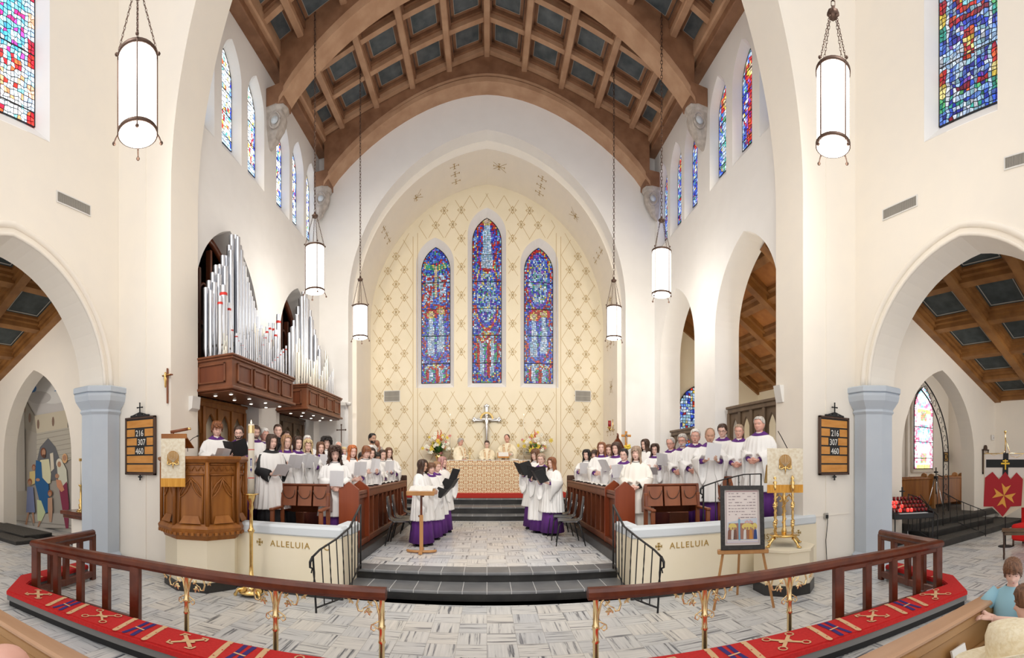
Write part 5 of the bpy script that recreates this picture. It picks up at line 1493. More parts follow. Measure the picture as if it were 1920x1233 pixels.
for k in range(8):
    q = mb('wood_oak'); p = octo(.615, 0, k); q.tube([(p.x, p.y, .9), (p.x, p.y, 1.75)], .028, 8); q.build('corner_post', t)
    a, b = octo(.585, 0, k), octo(.585, 0, (k+1) % 8); m_ = (a+b)/2; d = (b-a).normalized(); nrm = m_.normalized(); W_ = (b-a).length/2
    if nrm.y > .5: continue
    def F(u, z, o=0): v = m_+d*u+nrm*(.012+o); return (v.x, v.y, z)
    q = mb('wood_oak'); w = W_-.04
    for z0, z1 in ((1.56, 1.60), (1.70, 1.74)): q.tube([F(-w, (z0+z1)/2), F(w, (z0+z1)/2)], .014, 4)
    q.tube([F(-w+.02, .93), F(-w+.02, 1.56)], .014, 4); q.tube([F(w-.02, .93), F(w-.02, 1.56)], .014, 4)
    for i in range(4):      # chip-carved band
        c = -w+2*w*(i+.5)/4; s_ = w/4*.8; q.tube([F(c-s_, 1.63), F(c, 1.69), F(c+s_, 1.63)], .006, 4)
    for sg in (-1, 1):      # two curved leaves forming the arch head
        leaf = [F(sg*x, z) for x, z in ((.0, 1.54), (.035, 1.50), (.085, 1.46), (.13, 1.40), (.16, 1.33), (.165, 1.27), (.12, 1.30), (.07, 1.35), (.03, 1.42), (.0, 1.52))]
        q.tube(leaf, .011, 5)
        q.tube([F(sg*.01, 1.50), F(sg*.08, 1.40), F(sg*.155, 1.28)], .005, 4)
    q.add([F(-w+.03, .93, .05), F(w-.03, .93, .05), F(w-.08, 1.03, 0), F(-w+.08, 1.03, 0)], [(0, 1, 2, 3)])
    q.build('carved_panel', t)
# book desk and cloth hanging over its front
BY = 4.72; bx_ = pY(325, BY); kb = math.hypot(bx_, BY)/FX
t2 = thing('pulpit_desk', 'slanted wooden book desk with white and gold shell cloth on the pulpit', 'book desk', (bx_, BY, HC), .60)
def dz_(py): return (CY-py)*kb
hw_ = 22.5*kb
q = mb('wood_oak'); q.box(-hw_, hw_+.02, -.03, .06, dz_(822), dz_(813), .004); q.add([(-hw_, .02, dz_(816)), (hw_, .02, dz_(816)), (hw_+.10, .42, dz_(838)), (-hw_+.10, .42, dz_(838)), (-hw_, .02, dz_(814)), (hw_, .02, dz_(814)), (hw_+.10, .42, dz_(836)), (-hw_+.10, .42, dz_(836))], [(3, 2, 1, 0), (4, 5, 6, 7), (0, 1, 5, 4), (1, 2, 6, 5), (2, 3, 7, 6), (3, 0, 4, 7)]); q.box(-.03, .06, .05, .30, dz_(856), dz_(818)); q.build('desk_top', t2)
q = mb('antependium'); q.box(-hw_, hw_, -.045, -.032, dz_(896), dz_(822)); q.build('cloth', t2)
q = mb('gold_fringe'); q.box(-hw_-.002, hw_+.002, -.048, -.03, dz_(912), dz_(896)); q.build('fringe', t2)
def shell_badge(parent, yf, zc, s):
    q = mb('shell_gold'); n = 14
    top = [(s*.62*math.cos(PI*i/n), zc+.35*s+s*.62*math.sin(PI*i/n)) for i in range(n+1)]
    poly = [(s*.62, zc-.25*s), *top, (-s*.62, zc-.25*s), (0, zc-.55*s)]
    q.prism([(x, z) for x, z in poly][::-1], yf-.004, yf+.01, 'y')
    q.mat('antependium')
    for k in range(-3, 4):
        a = k*.30; q.tube([(0, yf-.006, zc-.25*s), (math.sin(a)*s*.9*.62, yf-.008, zc+.30*s*math.cos(a)), (math.sin(a)*s*.62, yf-.006, zc+.35*s+s*.55*math.cos(a))], .016*s, 5)
    q.mat('brass'); q.tube([(-.55*s, yf-.006, zc-.15*s), (-.62*s, yf-.006, zc-.42*s), (-.38*s, yf-.006, zc-.5*s), (0, yf-.006, zc-.28*s), (.38*s, yf-.006, zc-.5*s), (.62*s, yf-.006, zc-.42*s), (.55*s, yf-.006, zc-.15*s)], .07*s, 6); q.tube([(0, yf-.006, zc-.25*s), (0, yf-.006, zc-.98*s)], [.13*s, .02*s], 6)
    return q.build('shell_emblem', parent)
shell_badge(t2, -.055, dz_(862), .125)
q = mb('wood_chair'); q.tube([(-.12, 0, dz_(810)), (.12, 0, dz_(804))], .020, 8); q.tube([(-.08, 0, dz_(813)), (-.08, 0, dz_(808))], .012, 6); q.mat('brass').lathe([(.022, -.015), (.026, 0), (.022, .015)], (.13, 0, dz_(804)), 8); o = q.build('reading_lamp', loc=(bx_+.08, BY+.03, HC)); o.rotation_euler = (0, 0, .6); tag(o, 'brown reading lamp tube lying on top of the pulpit desk', 'lamp')
mc = AtY(360, 800, 5.1); q = mb('iron'); q.tube([(0, 0, 0), (-.005, 0, .07), (.02, 0, .14), (.10, 0, .19), (.16, 0, .21)], .005, 6); q.tube([(.16, 0, .21), (.19, 0, .22)], .010, 6)
o = q.build('microphone', loc=(pY(352, 5.12), 5.12, 1.90)); tag(o, 'thin black gooseneck microphone on the pulpit desk', 'microphone')

# ================================================================== PASCHAL CANDLE
ps = AtZ(471, 1116, 0); X, Y = ps.x, ps.y
t = thing('paschal_candlestick', 'tall brass paschal candlestick standing beside the pulpit', 'candlestick', (X, Y, 0))
zt = pz(925, X, Y); zc = pz(792, X, Y)
q = mb('brass')
q.lathe([(.16, .04), (.17, .06), (.12, .09), (.06, .13), (.045, .20), (.055, .24), (.03, .27), (.024, .4), (.024, .80), (.03, .82), (.05, .85), (.03, .88), (.024, .92), (.024, zt-.22), (.035, zt-.2), (.03, zt-.12), (.055, zt-.06), (.06, zt-.02), (.10, zt-.01), (.10, zt), (.04, zt)], (0, 0, 0), 18)
q.build('stem', t)
for k in range(3):
    a = 2*PI*k/3-.5; q = mb('brass'); c, s_ = math.cos(a), math.sin(a)
    q.tube([(c*.08, s_*.08, .10), (c*.17, s_*.17, .08), (c*.21, s_*.21, .02), (c*.20, s_*.20, .0)], [.02, .022, .025, .02], 8); q.build('foot', t)
q = mb('candle_wax'); q.lathe([(.042, 0), (.042, zc-zt-.04), (.038, zc-zt-.02)], (0, 0, 0), 16)
q.mat('red_cloth'); 
for z in (.20, .57): q.lathe([(.043, z), (.0432, z+.008), (.043, z+.010)], (0, 0, 0), 16, cap=False)
q.mat('brass_pale').lathe([(.044, zc-zt-.14), (.044, zc-zt-.04)], (0, 0, 0), 16, cap=False)
o = q.build('paschal_candle', loc=(X, Y, zt+.001)); tag(o, 'thick white paschal candle with red rings in the tall brass stick', 'candle')
q = mb('navy_stitch')
def cyl(u, z, rr=.0445): a = -PI/2+.48+u/.044; return (rr*math.cos(a), rr*math.sin(a), z)
for u0, u1, z0, z1 in ((-.012, .012, .36, .46), (-.012, .012, .30, .325), (-.004, .004, .28, .46)): q.add([cyl(u0, z0), cyl(u1, z0), cyl(u1, z1), cyl(u0, z1)], [(0, 1, 2, 3)])
q.mat('ledge').add([cyl(-.004, .34, .0448), cyl(.004, .34, .0448), cyl(.004, .44, .0448), cyl(-.004, .44, .0448)], [(0, 1, 2, 3)]); q.build('painted_cross', o)
q = mb('candle_flame'); q.lathe([(.003, zc-zt-.02), (.009, zc-zt), (.001, zc-zt+.035)], (0, 0, 0), 8); q.build('flame', o)

# ================================================================== HYMN BOARDS
def hymn_board(px0, px1, py0, py1, label):
    Y = 5.50; x0, x1 = pY(px0, Y), pY(px1, Y); xc = (x0+x1)/2; w = (x1-x0)/2; zt, zb = pz(py0, xc, Y), pz(py1, xc, Y); h = zt-zb
    t = thing('hymn_board', label, 'hymn board', (xc, Y, zb))
    q = mb('wood_dark')
    for a in ((-w, w, 0, .035), (-w, w, h-.035, h), (-w, -w+.035, 0, h), (w-.035, w, 0, h)): q.box(a[0], a[1], -.02, .03, a[2], a[3], .006)
    q.build('frame', t)
    q = mb('black'); q.box(-w+.02, w-.02, .0, .02, .02, h-.02); q.build('backing', t)
    rows = 6; rh = (h-.08)/rows
    for k in range(rows):
        q = mb('wood_board'); z = .045+k*rh; q.box(-w+.04, w-.05, -.008, .0, z+.004, z+rh-.022); q.build('slat', t)
    for k, tx, dx in ((4, '216', .0), (3, '307', .045 if px0 < 900 else -.035), (2, '460', .0)):
        z = .045+k*rh
        q = text_mesh(tx, rh*.98, 'book_page', lambda x, y, zz: Vector((dx+x*.82, -.014-zz, z+.006+y)), .002)
        o = q.build('number', t)
        tw = rh*.98
        q = mb('black'); q.box(dx-tw*.76, dx+tw*.76, -.011, -.008, z, z+rh-.02); q.build('number_card', t)
    q = mb('iron'); zc = h
    q.box(-w*.6, w*.6, -.02, .02, zc, zc+.03, .005); q.tube([(-w*.62, -.01, zc+.01), (0, -.01, zc+.07), (w*.62, -.01, zc+.01)], .01, 6); q.box(-.055, .055, -.02, .02, zc+.03, zc+.055)
    q.box(-.009, .009, -.012, .0, zc+.05, zc+.22); q.box(-.055, .055, -.012, .0, zc+.145, zc+.163)
    for x, z in ((-.055, .154), (.055, .154), (0, .225)): q.ball((x, -.006, zc+z), .014, 8, 5)
    q.build('cross_finial', t)
    q = mb('iron'); q.box(-.012, .012, -.012, .01, -.09, 0, .004); q.box(-.04, .04, -.012, .01, -.045, -.02, .004); q.build('bottom_finial', t)
hymn_board(235.5, 291.5, 781, 890, 'hymn board with wooden slats hanging on the pier beside the pulpit')
hymn_board(1536, 1591.5, 781, 890, 'hymn board with wooden slats hanging on the pier beside the brass lectern')
# wall socket and cord on the right pier
Xs = pY(1549, 5.53); zz = pz(967, Xs, 5.53)
t = thing('wall_socket', 'metal socket box on the right pier with a dark cord', 'socket', (Xs, 5.545, zz))
q = mb('grille_metal'); q.box(-.045, .045, -.03, 0, -.05, .05, .006); q.mat('black').box(-.02, .02, -.05, -.03, -.03, .02); q.build('box', t)
q = mb('iron'); q.tube([(.0, -.05, -.02), (.01, -.04, -.10), (-.01, -.02, -.4), (.0, -.03, -.7), (-.02, -.05, -zz+.02), (-.3, -.1, -zz+.01)], .006, 6); q.build('cord', t)
q = mb('plaster'); q.box(-.7, .55, -.008, .0, .0, .012); q.build('conduit', t)

# ================================================================== IRON HANDRAILS
def iron_rail(name, tops, bots, label, cat='handrail', nbar=8, curl=True, straight=False):
    """tops / bots: 3-D points of the top rail and the foot line"""
    t = thing(name, label, cat, tuple(bots[0]))
    o = Vector(bots[0]); T_ = [Vector(p)-o for p in tops]; B_ = [Vector(p)-o for p in bots]
    q = mb('iron'); q.tube(T_, .020, 6, flat=.5)
    if curl: 
        d = (T_[0]-T_[1]).normalized(); p = T_[0]
        q.tube([p, p+d*.05+Vector((0, 0, -.03)), p+d*.05+Vector((0, 0, -.09)), p+d*.01+Vector((0, 0, -.13)), p+d*.03+Vector((0, 0, -.17))], [.018, .016, .014, .011, .008], 6)
    q.build('handrail', t)
    q = mb('iron'); q.tube([p+Vector((0, 0, .06)) for p in B_], .011, 6); q.build('bottom_rail', t)
    def along(P_, u):
        L = [0]
        for a, b in zip(P_, P_[1:]): L.append(L[-1]+(b-a).length)
        s_ = u*L[-1]
        for k in range(len(P_)-1):
            if s_ <= L[k+1]+1e-9: return P_[k].lerp(P_[k+1], (s_-L[k])/(L[k+1]-L[k]))
        return P_[-1]
    for k in range(nbar+1):
        a = along(T_, k/nbar); b = along(B_, k/nbar); end = k in (0, nbar)
        b2 = b if end else b+Vector((0, 0, .06)); r = .013 if end else .008
        q = mb('iron')
        if k % 2 == 0:      # twisted bars alternate with plain ones
            N = 18; q.tube([b2.lerp(a, i/N) for i in range(N+1)], [r*(1+.25*math.sin(i*2.1)) if .3 < i/N < .75 else r for i in range(N+1)], 5)
        else: q.tube([b2, a], r, 5)
        q.build('post' if end else 'baluster', t)
    return t
for s, nm in ((-1, 'left'), (1, 'right')):
    xs = [1.95, 1.90, 1.80, 1.74, 1.735, 1.735]
    pxs = ((577, 1043), (586, 1030), (620, 1009), (640, 988), (655, 966), (668, 946)) if s < 0 else ((1251, 1043), (1242, 1030), (1207, 1006), (1188, 986), (1173, 966), (1159, 946))
    Ys = [4.86, 4.95, 5.28, 5.62, 5.85, 6.1]
    tops = [(s*x, y, pz(p[1], x, y)) for x, y, p in zip(xs, Ys, pxs)]
    bots = [(s*1.93, 4.91, 0), (s*1.80, 5.28, 0), (s*1.735, 5.66, .0), (s*1.735, 5.70, .135), (s*1.735, 6.1, .27)]
    iron_rail('iron_handrail', tops, bots, 'black wrought-iron handrail beside the steps on the %s' % nm, nbar=9)
tops = [(pY(px, 5.95), 5.95, pz(py, pY(px, 5.95), 5.95)) for px, py in ((1319, 911), (1345, 902), (1365, 896), (1395, 889), (1427, 888))]
bots = [(p[0], 5.95, ZCH) for p in tops]
iron_rail('iron_handrail', tops, bots, 'black iron rail rising behind the right parapet and picture', nbar=5)

# ================================================================== COMMUNION RAILS
def place_leaf(q, p, s_, a):
    for k in (-1, 0, 1):
        b = a+k*1.15; d = Vector((math.cos(b), 0, math.sin(b))); nn = Vector((-math.sin(b), 0, math.cos(b)))
        q.add([p+Vector((0, -.003, 0)), p+d*s_*.55+nn*s_*.3, p+d*s_, p+d*s_*.55-nn*s_*.3, p+Vector((0, .004, 0))], [(0, 1, 2, 3), (4, 3, 2, 1)])
def brass_post(t, X, Y, sides, dirx):
    q = mb('brass_pale')
    q.lathe([(.035, 0), (.035, .012), (.028, .02), (.024, .05), (.024, .30), (.032, .31), (.024, .33), (.024, .40), (.030, .42), (.030, .44), (.023, .45), (.023, .71), (.03, .715)], (X, Y, 0), 14)
    q.build('brass_post', t)
    for sd in sides:
        q = mb('brass_pale')
        def L(u, z): return Vector((X+sd*u*dirx[0], Y+sd*u*dirx[1], z))
        q.tube([L(.018, .42), L(.02, .52), L(.045, .62), L(.09, .68), (L(.14, .69)), L(.185, .66), L(.205, .60), L(.19, .55), L(.16, .545), L(.15, .57)], [.009]*8+[.007, .005], 6)
        q.tube([L(.19, .655), L(.24, .655), L(.28, .68)], .006, 5)
        q.tube([L(.018, .48), L(.05, .46), L(.085, .44), L(.09, .41), L(.065, .395), L(.05, .415)], .006, 5); q.tube([L(.018, .40), L(.04, .42), L(.07, .44)], .005, 5)
        q.tube([L(.15, .57), L(.12, .585), L(.10, .60)], .005, 5)
        for u, z, a in ((.28, .685, .3), (.25, .63, -.9), (.10, .605, 2.3), (.13, .56, -2.4), (.11, .545, 3.1)): place_leaf(q, L(u, z), .036, a if sd > 0 else PI-a)
        q.build('scroll_bracket', t)
for s, nm in ((-1, 'left'), (1, 'right')):
    A2, A, B_, E = (s*5.18, 4.42), (s*4.92, 3.22), (s*3.30, 3.40), (s*.79, 3.52)
    t = thing('communion_rail', 'dark polished communion rail curving round the %s half of the sanctuary' % nm, 'altar rail', (s*.79, 3.52, 0))
    O = Vector((s*.79, 3.52, 0))
    def V(p, z): return Vector((p[0], p[1], z))-O
    def beam(q, a, b, w, z0, z1, bev=.01):
        a, b = Vector((a[0], a[1])), Vector((b[0], b[1])); d = b-a; L = d.length; ang = math.atan2(d.y, d.x); m_ = (a+b)/2
        q.obox((m_.x-O.x, m_.y-O.y, (z0+z1)/2), L/2, w/2, (z1-z0)/2, (0, 0, ang), bev)
    q = mb('wood_rail')
    prof = [(-.052, .0), (-.052, .035), (-.035, .06), (0, .07), (.035, .06), (.052, .035), (.052, .0), (.03, -.03), (-.03, -.03)]
    def sweep(q, P_, z):
        rings = []
        for k, p in enumerate(P_):
            p = Vector(p); a = Vector(P_[k-1]) if k else None; b = Vector(P_[k+1]) if k < len(P_)-1 else None
            d1 = (p-a).normalized() if a is not None else None; d2 = (b-p).normalized() if b is not None else None
            d = ((d1 or d2)+(d2 or d1)).normalized(); nn = Vector((-d.y, d.x)); sc_ = 1/max(.4, nn.dot(Vector((-(d1 or d2).y, (d1 or d2).x))))
            rings.append([(p.x+nn.x*u*sc_-O.x, p.y+nn.y*u*sc_-O.y, z+v) for u, v in prof])
        q.loft(rings, True, True, smooth=False)
    sweep(q, [E, B_, A, A2], .68); q.build('top_rail', t)
    # wooden balustrade parts
    q = mb('wood_rail'); beam(q, B_, A, .055, .60, .665); beam(q, B_, A, .06, .04, .14); beam(q, A, A2, .055, .60, .665); beam(q, A, A2, .06, .04, .14); q.build('horizontal_rails', t)
    a, b = Vector(B_), Vector(A)
    for k in range(5):
        p = a.lerp(b, k/4*.985); q = mb('wood_rail'); ang = math.atan2((b-a).y, (b-a).x); q.obox((p.x-O.x, p.y-O.y, .34), .06 if k in (0, 4) else .045, .035, .34 if k in (0, 4) else .30, (0, 0, ang), .008); q.build('baluster', t)
    a, b = Vector(A), Vector(A2)
    for k in range(1, 5):
        p = a.lerp(b, k/4); q = mb('wood_rail'); ang = math.atan2((b-a).y, (b-a).x); q.obox((p.x-O.x, p.y-O.y, .34), .045, .035, .34 if k == 4 else .30, (0, 0, ang), .008); q.build('baluster', t)
    d = (Vector(E)-Vector(B_)).normalized()
    cols_ = (350, 517, 716) if s < 0 else (1480, 1321, 1117)
    for i, px in enumerate(cols_):
        th = math.tan((px-CX)/FX)   # where that line of sight meets the rail line
        P0, P1 = Vector(B_), Vector(E); u = (th*P0.y-P0.x)/((P1.x-P0.x)-th*(P1.y-P0.y)); p = P0.lerp(P1, u)
        brass_post(t, p.x-O.x, p.y-O.y, (1,) if (i == 2 and s > 0) else ((-1,) if i == 2 else (-1, 1)), (abs(d.x), abs(d.x)*d.y/d.x*(1)))
    # ---------------- kneeler: plinth, grey pad and red embroidered top
    t = thing('kneeler', 'long red embroidered kneeling cushion along the %s communion rail' % nm, 'kneeler', (s*.79, 3.3, 0))
    O = Vector((s*.79, 3.3, 0))
    outer = [(s*.76, 2.98), (s*2.6, 2.88), (s*4.80, 2.73), (s*5.36, 3.27), (s*5.56, 4.42)]
    inner = [(s*.76, 3.42), (s*2.6, 3.30), (s*4.93, 3.10), (s*5.02, 3.22), (s*5.28, 4.42)]
    def band(q, outer, inner, z0, z1, inset=0):
        poly = list(outer)+list(reversed(inner)); n = len(outer)
        vs = [(x-O.x, y-O.y, z0) for x, y in poly]+[(x-O.x, y-O.y, z1) for x, y in poly]; N = len(poly); fs = []
        for k in range(n-1): a, b, c, d_ = k, k+1, N-2-k, N-1-k; fs += [(N+a, N+b, N+c, N+d_), (a, d_, c, b)]
        for k in range(N): fs.append((k, (k+1) % N, N+(k+1) % N, N+k))
        q.add(vs, fs)
    def shrink(P_, Q_, f): return [(p[0]+(r[0]-p[0])*f, p[1]+(r[1]-p[1])*f) for p, r in zip(P_, Q_)]
    q = mb('black'); band(q, shrink(outer, inner, .14), shrink(inner, outer, .05), 0, .08); q.build('plinth', t)
    q = mb('cushion_grey'); band(q, shrink(outer, inner, .03), shrink(inner, outer, .03), .08, .145); q.build('pad', t)
    q = mb('red_cloth'); band(q, outer, inner, .145, .185); band(q, shrink(outer, inner, .05), shrink(inner, outer, .05), .185, .198); q.build('embroidered_top', t)
    emb = mb('tan_stitch')
    def K(u, v):      # u metres along X outward, v 0..1 outer -> inner
        x = s*(.76+u); 
        for k in range(2):
            if abs(x) <= abs(outer[k+1][0]) or k == 1:
                f = (x-outer[k][0])/(outer[k+1][0]-outer[k][0]); o_ = Vector(outer[k]).lerp(Vector(outer[k+1]), f); i_ = Vector(inner[k]).lerp(Vector(inner[k+1]), f); break
        p = o_.lerp(i_, v); return Vector((p.x-O.x, p.y-O.y, .2))
    zc_ = [0.0]
    def strip(q, pts, w, dz=0):
        zc_[0] += .00004; dz += zc_[0]
        P_ = [K(*p)+Vector((0, 0, dz)) for p in pts]
        for a, b in zip(P_, P_[1:]):
            d_ = (b-a).normalized(); nn = Vector((-d_.y, d_.x, 0))*w/2; up_ = Vector((0, 0, zc_[0]*.0+.00008*(len(q.v) % 7)))
            q.add([a-nn+up_, b-nn+up_, b+nn+up_, a+nn+up_], [(0, 1, 2, 3)])
            zc_[0] += .00002; q.add([a+Vector((w/2*math.cos(z_), w/2*math.sin(z_), .0008+zc_[0]*.3)) for z_ in [2*PI*i/8 for i in range(8)]], [tuple(range(8))])
    for jx in (1.12, 2.14, 3.12):
        emb = mb('tan_stitch')
        for dx in (-.17, .17):
            emb.mat('tan_stitch'); strip(emb, [(jx+dx-.02, .06), (jx+dx, .35), (jx+dx+.02, .65), (jx+dx+.03, .95)], .055)
            emb.mat('red_cloth'); 
            for v in (.2, .5, .8): strip(emb, [(jx+dx-.004, v), (jx+dx+.004, v+.01)], .014, .002)
        emb.mat('navy_stitch'); strip(emb, [(jx-.05, .08), (jx-.03, .4), (jx-.03, .92)], .045); strip(emb, [(jx+.05, .08), (jx+.04, .5), (jx+.05, .92)], .04)
        emb.mat('tan_stitch'); strip(emb, [(jx-.05, .45), (jx+.06, .5)], .02, .002)
        emb.build('embroidered_band', t)
    styles = [0, 1, 2, 3]
    for i, cx in enumerate((.55, 1.63, 2.63, 3.62)):
        emb = mb('tan_stitch')
        for sx, sv in ((1, 1), (1, -1), (-1, 1), (-1, -1)):
            strip(emb, [(cx, .5), (cx+sx*.10, .5+sv*.24)], .035 if i % 2 else .022, .001)
            if (i + (s > 0)) % 2: strip(emb, [(cx+sx*.13, .5+sv*.18), (cx+sx*.12, .5+sv*.30), (cx+sx*.06, .5+sv*.30)], .02, .001)
            else:
                ring_ = [(cx+sx*.12+.035*math.cos(z_), .5+sv*.28+.09*math.sin(z_)) for z_ in [2*PI*j/9 for j in range(10)]]; strip(emb, ring_, .014, .001)
        strip(emb, [(cx-.05, .5), (cx+.05, .5)], .05, .001); emb.build('embroidered_cross', t)
    for k in range(3):
        side = mb('tan_stitch')
        y = 3.46+.36*k; xo = s*(5.36+.20*(y-3.27)/1.15); xi = s*(5.02+.26*(y-3.22)/1.2)
        side.obox(((xo+xi)/2-O.x, y-O.y, .199), .135, .022, .002, (0, 0, .1*s))
        side.build('embroidered_band', t)

# ================================================================== FRONT PEWS
for s, nm in ((-1, 'left'), (1, 'right')):
    x0, x1 = (.95, 2.88) if s > 0 else (.95, 3.3); zt_ = -.03 if s > 0 else -.09
    t = thing('front_pew', 'honey-coloured oak pew front at the lower %s edge' % nm, 'pew', (s*x0, 1.34, 0))
    t.location.z = 0
    def bx(q, a, b, y0, y1, z0, z1, bev=0):
        a, b = sorted((s*(a-x0), s*(b-x0))); q.box(a, b, y0, y1, z0+(zt_ if z0 > .2 else 0), z1+(zt_ if z1 > .2 else 0), bev); return q
    q = mb('wood_pew_top'); bx(q, x0, x1, -.06, .06, .86, .895, .012); q.build('top_rail', t)
    q = mb('wood_pew'); bx(q, x0, x1, -.025, .025, .05, .86); bx(q, x0, x1, -.045, .04, .80, .86, .01); bx(q, x0, x1, -.05, -.02, .58, .66, .008); bx(q, x0, x1, -.05, -.02, .06, .16, .008); q.build('panel', t)
    for xx in ((x0, x1-.05)):
        q = mb('wood_pew'); bx(q, xx, xx+.05, -.20, .06, 0, .87, .02); q.build('end_panel', t)
    q = mb('wood_pew'); bx(q, x0+.1, x1-.1, -.14, -.03, .56, .58); bx(q, x0+.1, x1-.1, -.15, -.14, .56, .66, .004); q.build('book_rack', t)
    if s > 0:
        q = mb('yellow'); q.obox((0, 0, 0), .07, .012, .10, (R(-12), 0, 0), .003); o = q.build('hymnal', loc=(1.72, 1.255, .69)); tag(o, 'yellow book in the rack of the front pew', 'book')
        q = mb('book_page'); q.obox((0, 0, 0), .07, .006, .10, (R(-14), 0, 0)); o = q.build('service_sheet', loc=(2.15, 1.26, .62)); tag(o, 'white folded booklet in the front pew rack beside the child', 'booklet')
        q = mb('book_page'); q.obox((0, 0, 0), .06, .006, .10, (R(-12), 0, 0)); o = q.build('service_sheet', loc=(1.55, 1.26, .68)); tag(o, 'white booklet in the pew rack beside the yellow book', 'booklet')

# ================================================================== PICTURE ON ITS EASEL
EP = AtZ(1389, 1118, 0); EP = Vector((2.93, 4.66, 0))
t = thing('easel', 'light wooden easel standing in front of the right parapet', 'easel', EP, -.42)
zl = .70
q = mb('wood_stand'); q.box(-.31, .31, -.05, .02, zl-.055, zl, .008); q.build('ledge', t)
for sx in (-1, 1):
    q = mb('wood_stand'); q.tube([(sx*.36, -.10, 0), (sx*.24, -.005, zl-.03), (sx*.13, .10, 1.35)], .016, 4, smooth=False); q.build('leg', t)
q = mb('wood_stand'); q.tube([(0, .52, 0), (0, .10, 1.35)], .016, 4, smooth=False); q.build('rear_leg', t)
fr = thing('framed_picture', 'illuminated text and painting in a black carved frame on the easel', 'picture', EP+Vector((-.02, -.03, zl)), -.42)
fw, fh = .265, .76
def tl(x, y, z): return (x, y+.13*z, z)     # leans back
def panel3(q, x0, x1, z0, z1, y0, y1):
    vs = [tl(x, y, z) for z in (z0, z1) for y in (y0, y1) for x in (x0, x1)]; q.add(vs, [(0, 2, 3, 1), (4, 5, 7, 6), (0, 1, 5, 4), (2, 6, 7, 3), (0, 4, 6, 2), (1, 3, 7, 5)])
q = mb('frame_black'); b_ = .05
for a in ((-fw, fw, 0, b_), (-fw, fw, fh-b_, fh), (-fw, -fw+b_, b_, fh-b_), (fw-b_, fw, b_, fh-b_)): panel3(q, a[0], a[1], a[2], a[3], -.025, .01)
q.build('frame', fr)
q = mb('painted'); cl = []
def fl(pts, c, d): q.add([tl(x, -.002-.0012*d, z) for x, z in pts], [tuple(range(len(pts)))]); cl.append(c)
def rc(x0, x1, z0, z1, c, d): fl([(x0, z0), (x1, z0), (x1, z1), (x0, z1)], c, d)
a = fw-b_
rc(-a, a, b_, fh-b_, (.66, .60, .58), 0); rc(-a+.02, a-.02, b_+.02, fh-b_-.02, (.40, .28, .30), 1); rc(-a+.025, a-.025, b_+.025, fh-b_-.025, (.68, .62, .60), 2)
rr = random.Random(3)
for k in range(9):
    z = .66-k*.036; x = -a+.05
    if k == 8: x = -.08
    while x < a-.06:
        w = rr.uniform(.012, .05)
        if rr.random() < .72: rc(x, min(x+w, a-.05), z, z+.006+.004*rr.random(), (.25, .20, .22), 3)
        x += w+.01
for k in range(26):
    x = -a+.03+k*(2*a-.06)/25; fl([(x-.006, .685), (x+.006, .685), (x, .70)], (.55, .30, .32), 3); fl([(x-.006, .085), (x+.006, .085), (x, .10)], (.35, .35, .55), 3)
fl([(-a+.035, .32), (-.02, .35), (a-.035, .37), (a-.035, .11), (-a+.035, .11)], (.50, .55, .62), 3)
rc(-a+.05, a-.05, .12, .31, (.32, .16, .12), 4)
for cx, w in ((-.12, .05), (.06, .07), (.15, .03)): fl([(cx+w*math.cos(t_), .27+.04*math.sin(t_)) for t_ in [2*PI*i/14 for i in range(14)]], (.62, .50, .15), 5)
for cx, c in ((-.16, (.22, .10, .07)), (-.12, (.55, .52, .50)), (-.09, (.16, .08, .06)), (.03, (.60, .58, .56)), (.06, (.30, .12, .06)), (.10, (.50, .22, .05)), (.155, (.03, .06, .20))):
    fl([(cx-.022, .12), (cx+.022, .12), (cx+.016, .22), (cx, .245), (cx-.016, .22)], c, 6); fl([(cx+.012*math.cos(t_), .25+.014*math.sin(t_)) for t_ in [2*PI*i/10 for i in range(10)]], (.35, .20, .14), 7)
rc(-.05, -.028, .11, .36, (.18, .36, .50), 7); rc(-.046, -.032, .36, .38, (.50, .30, .28), 8)
for k in range(5): rc(.03+.02*k, .045+.02*k, .31+.01*(k % 2), .335+.01*(k % 2), (.60, .35, .33), 5)
q.build('illumination', fr, colors=cl)

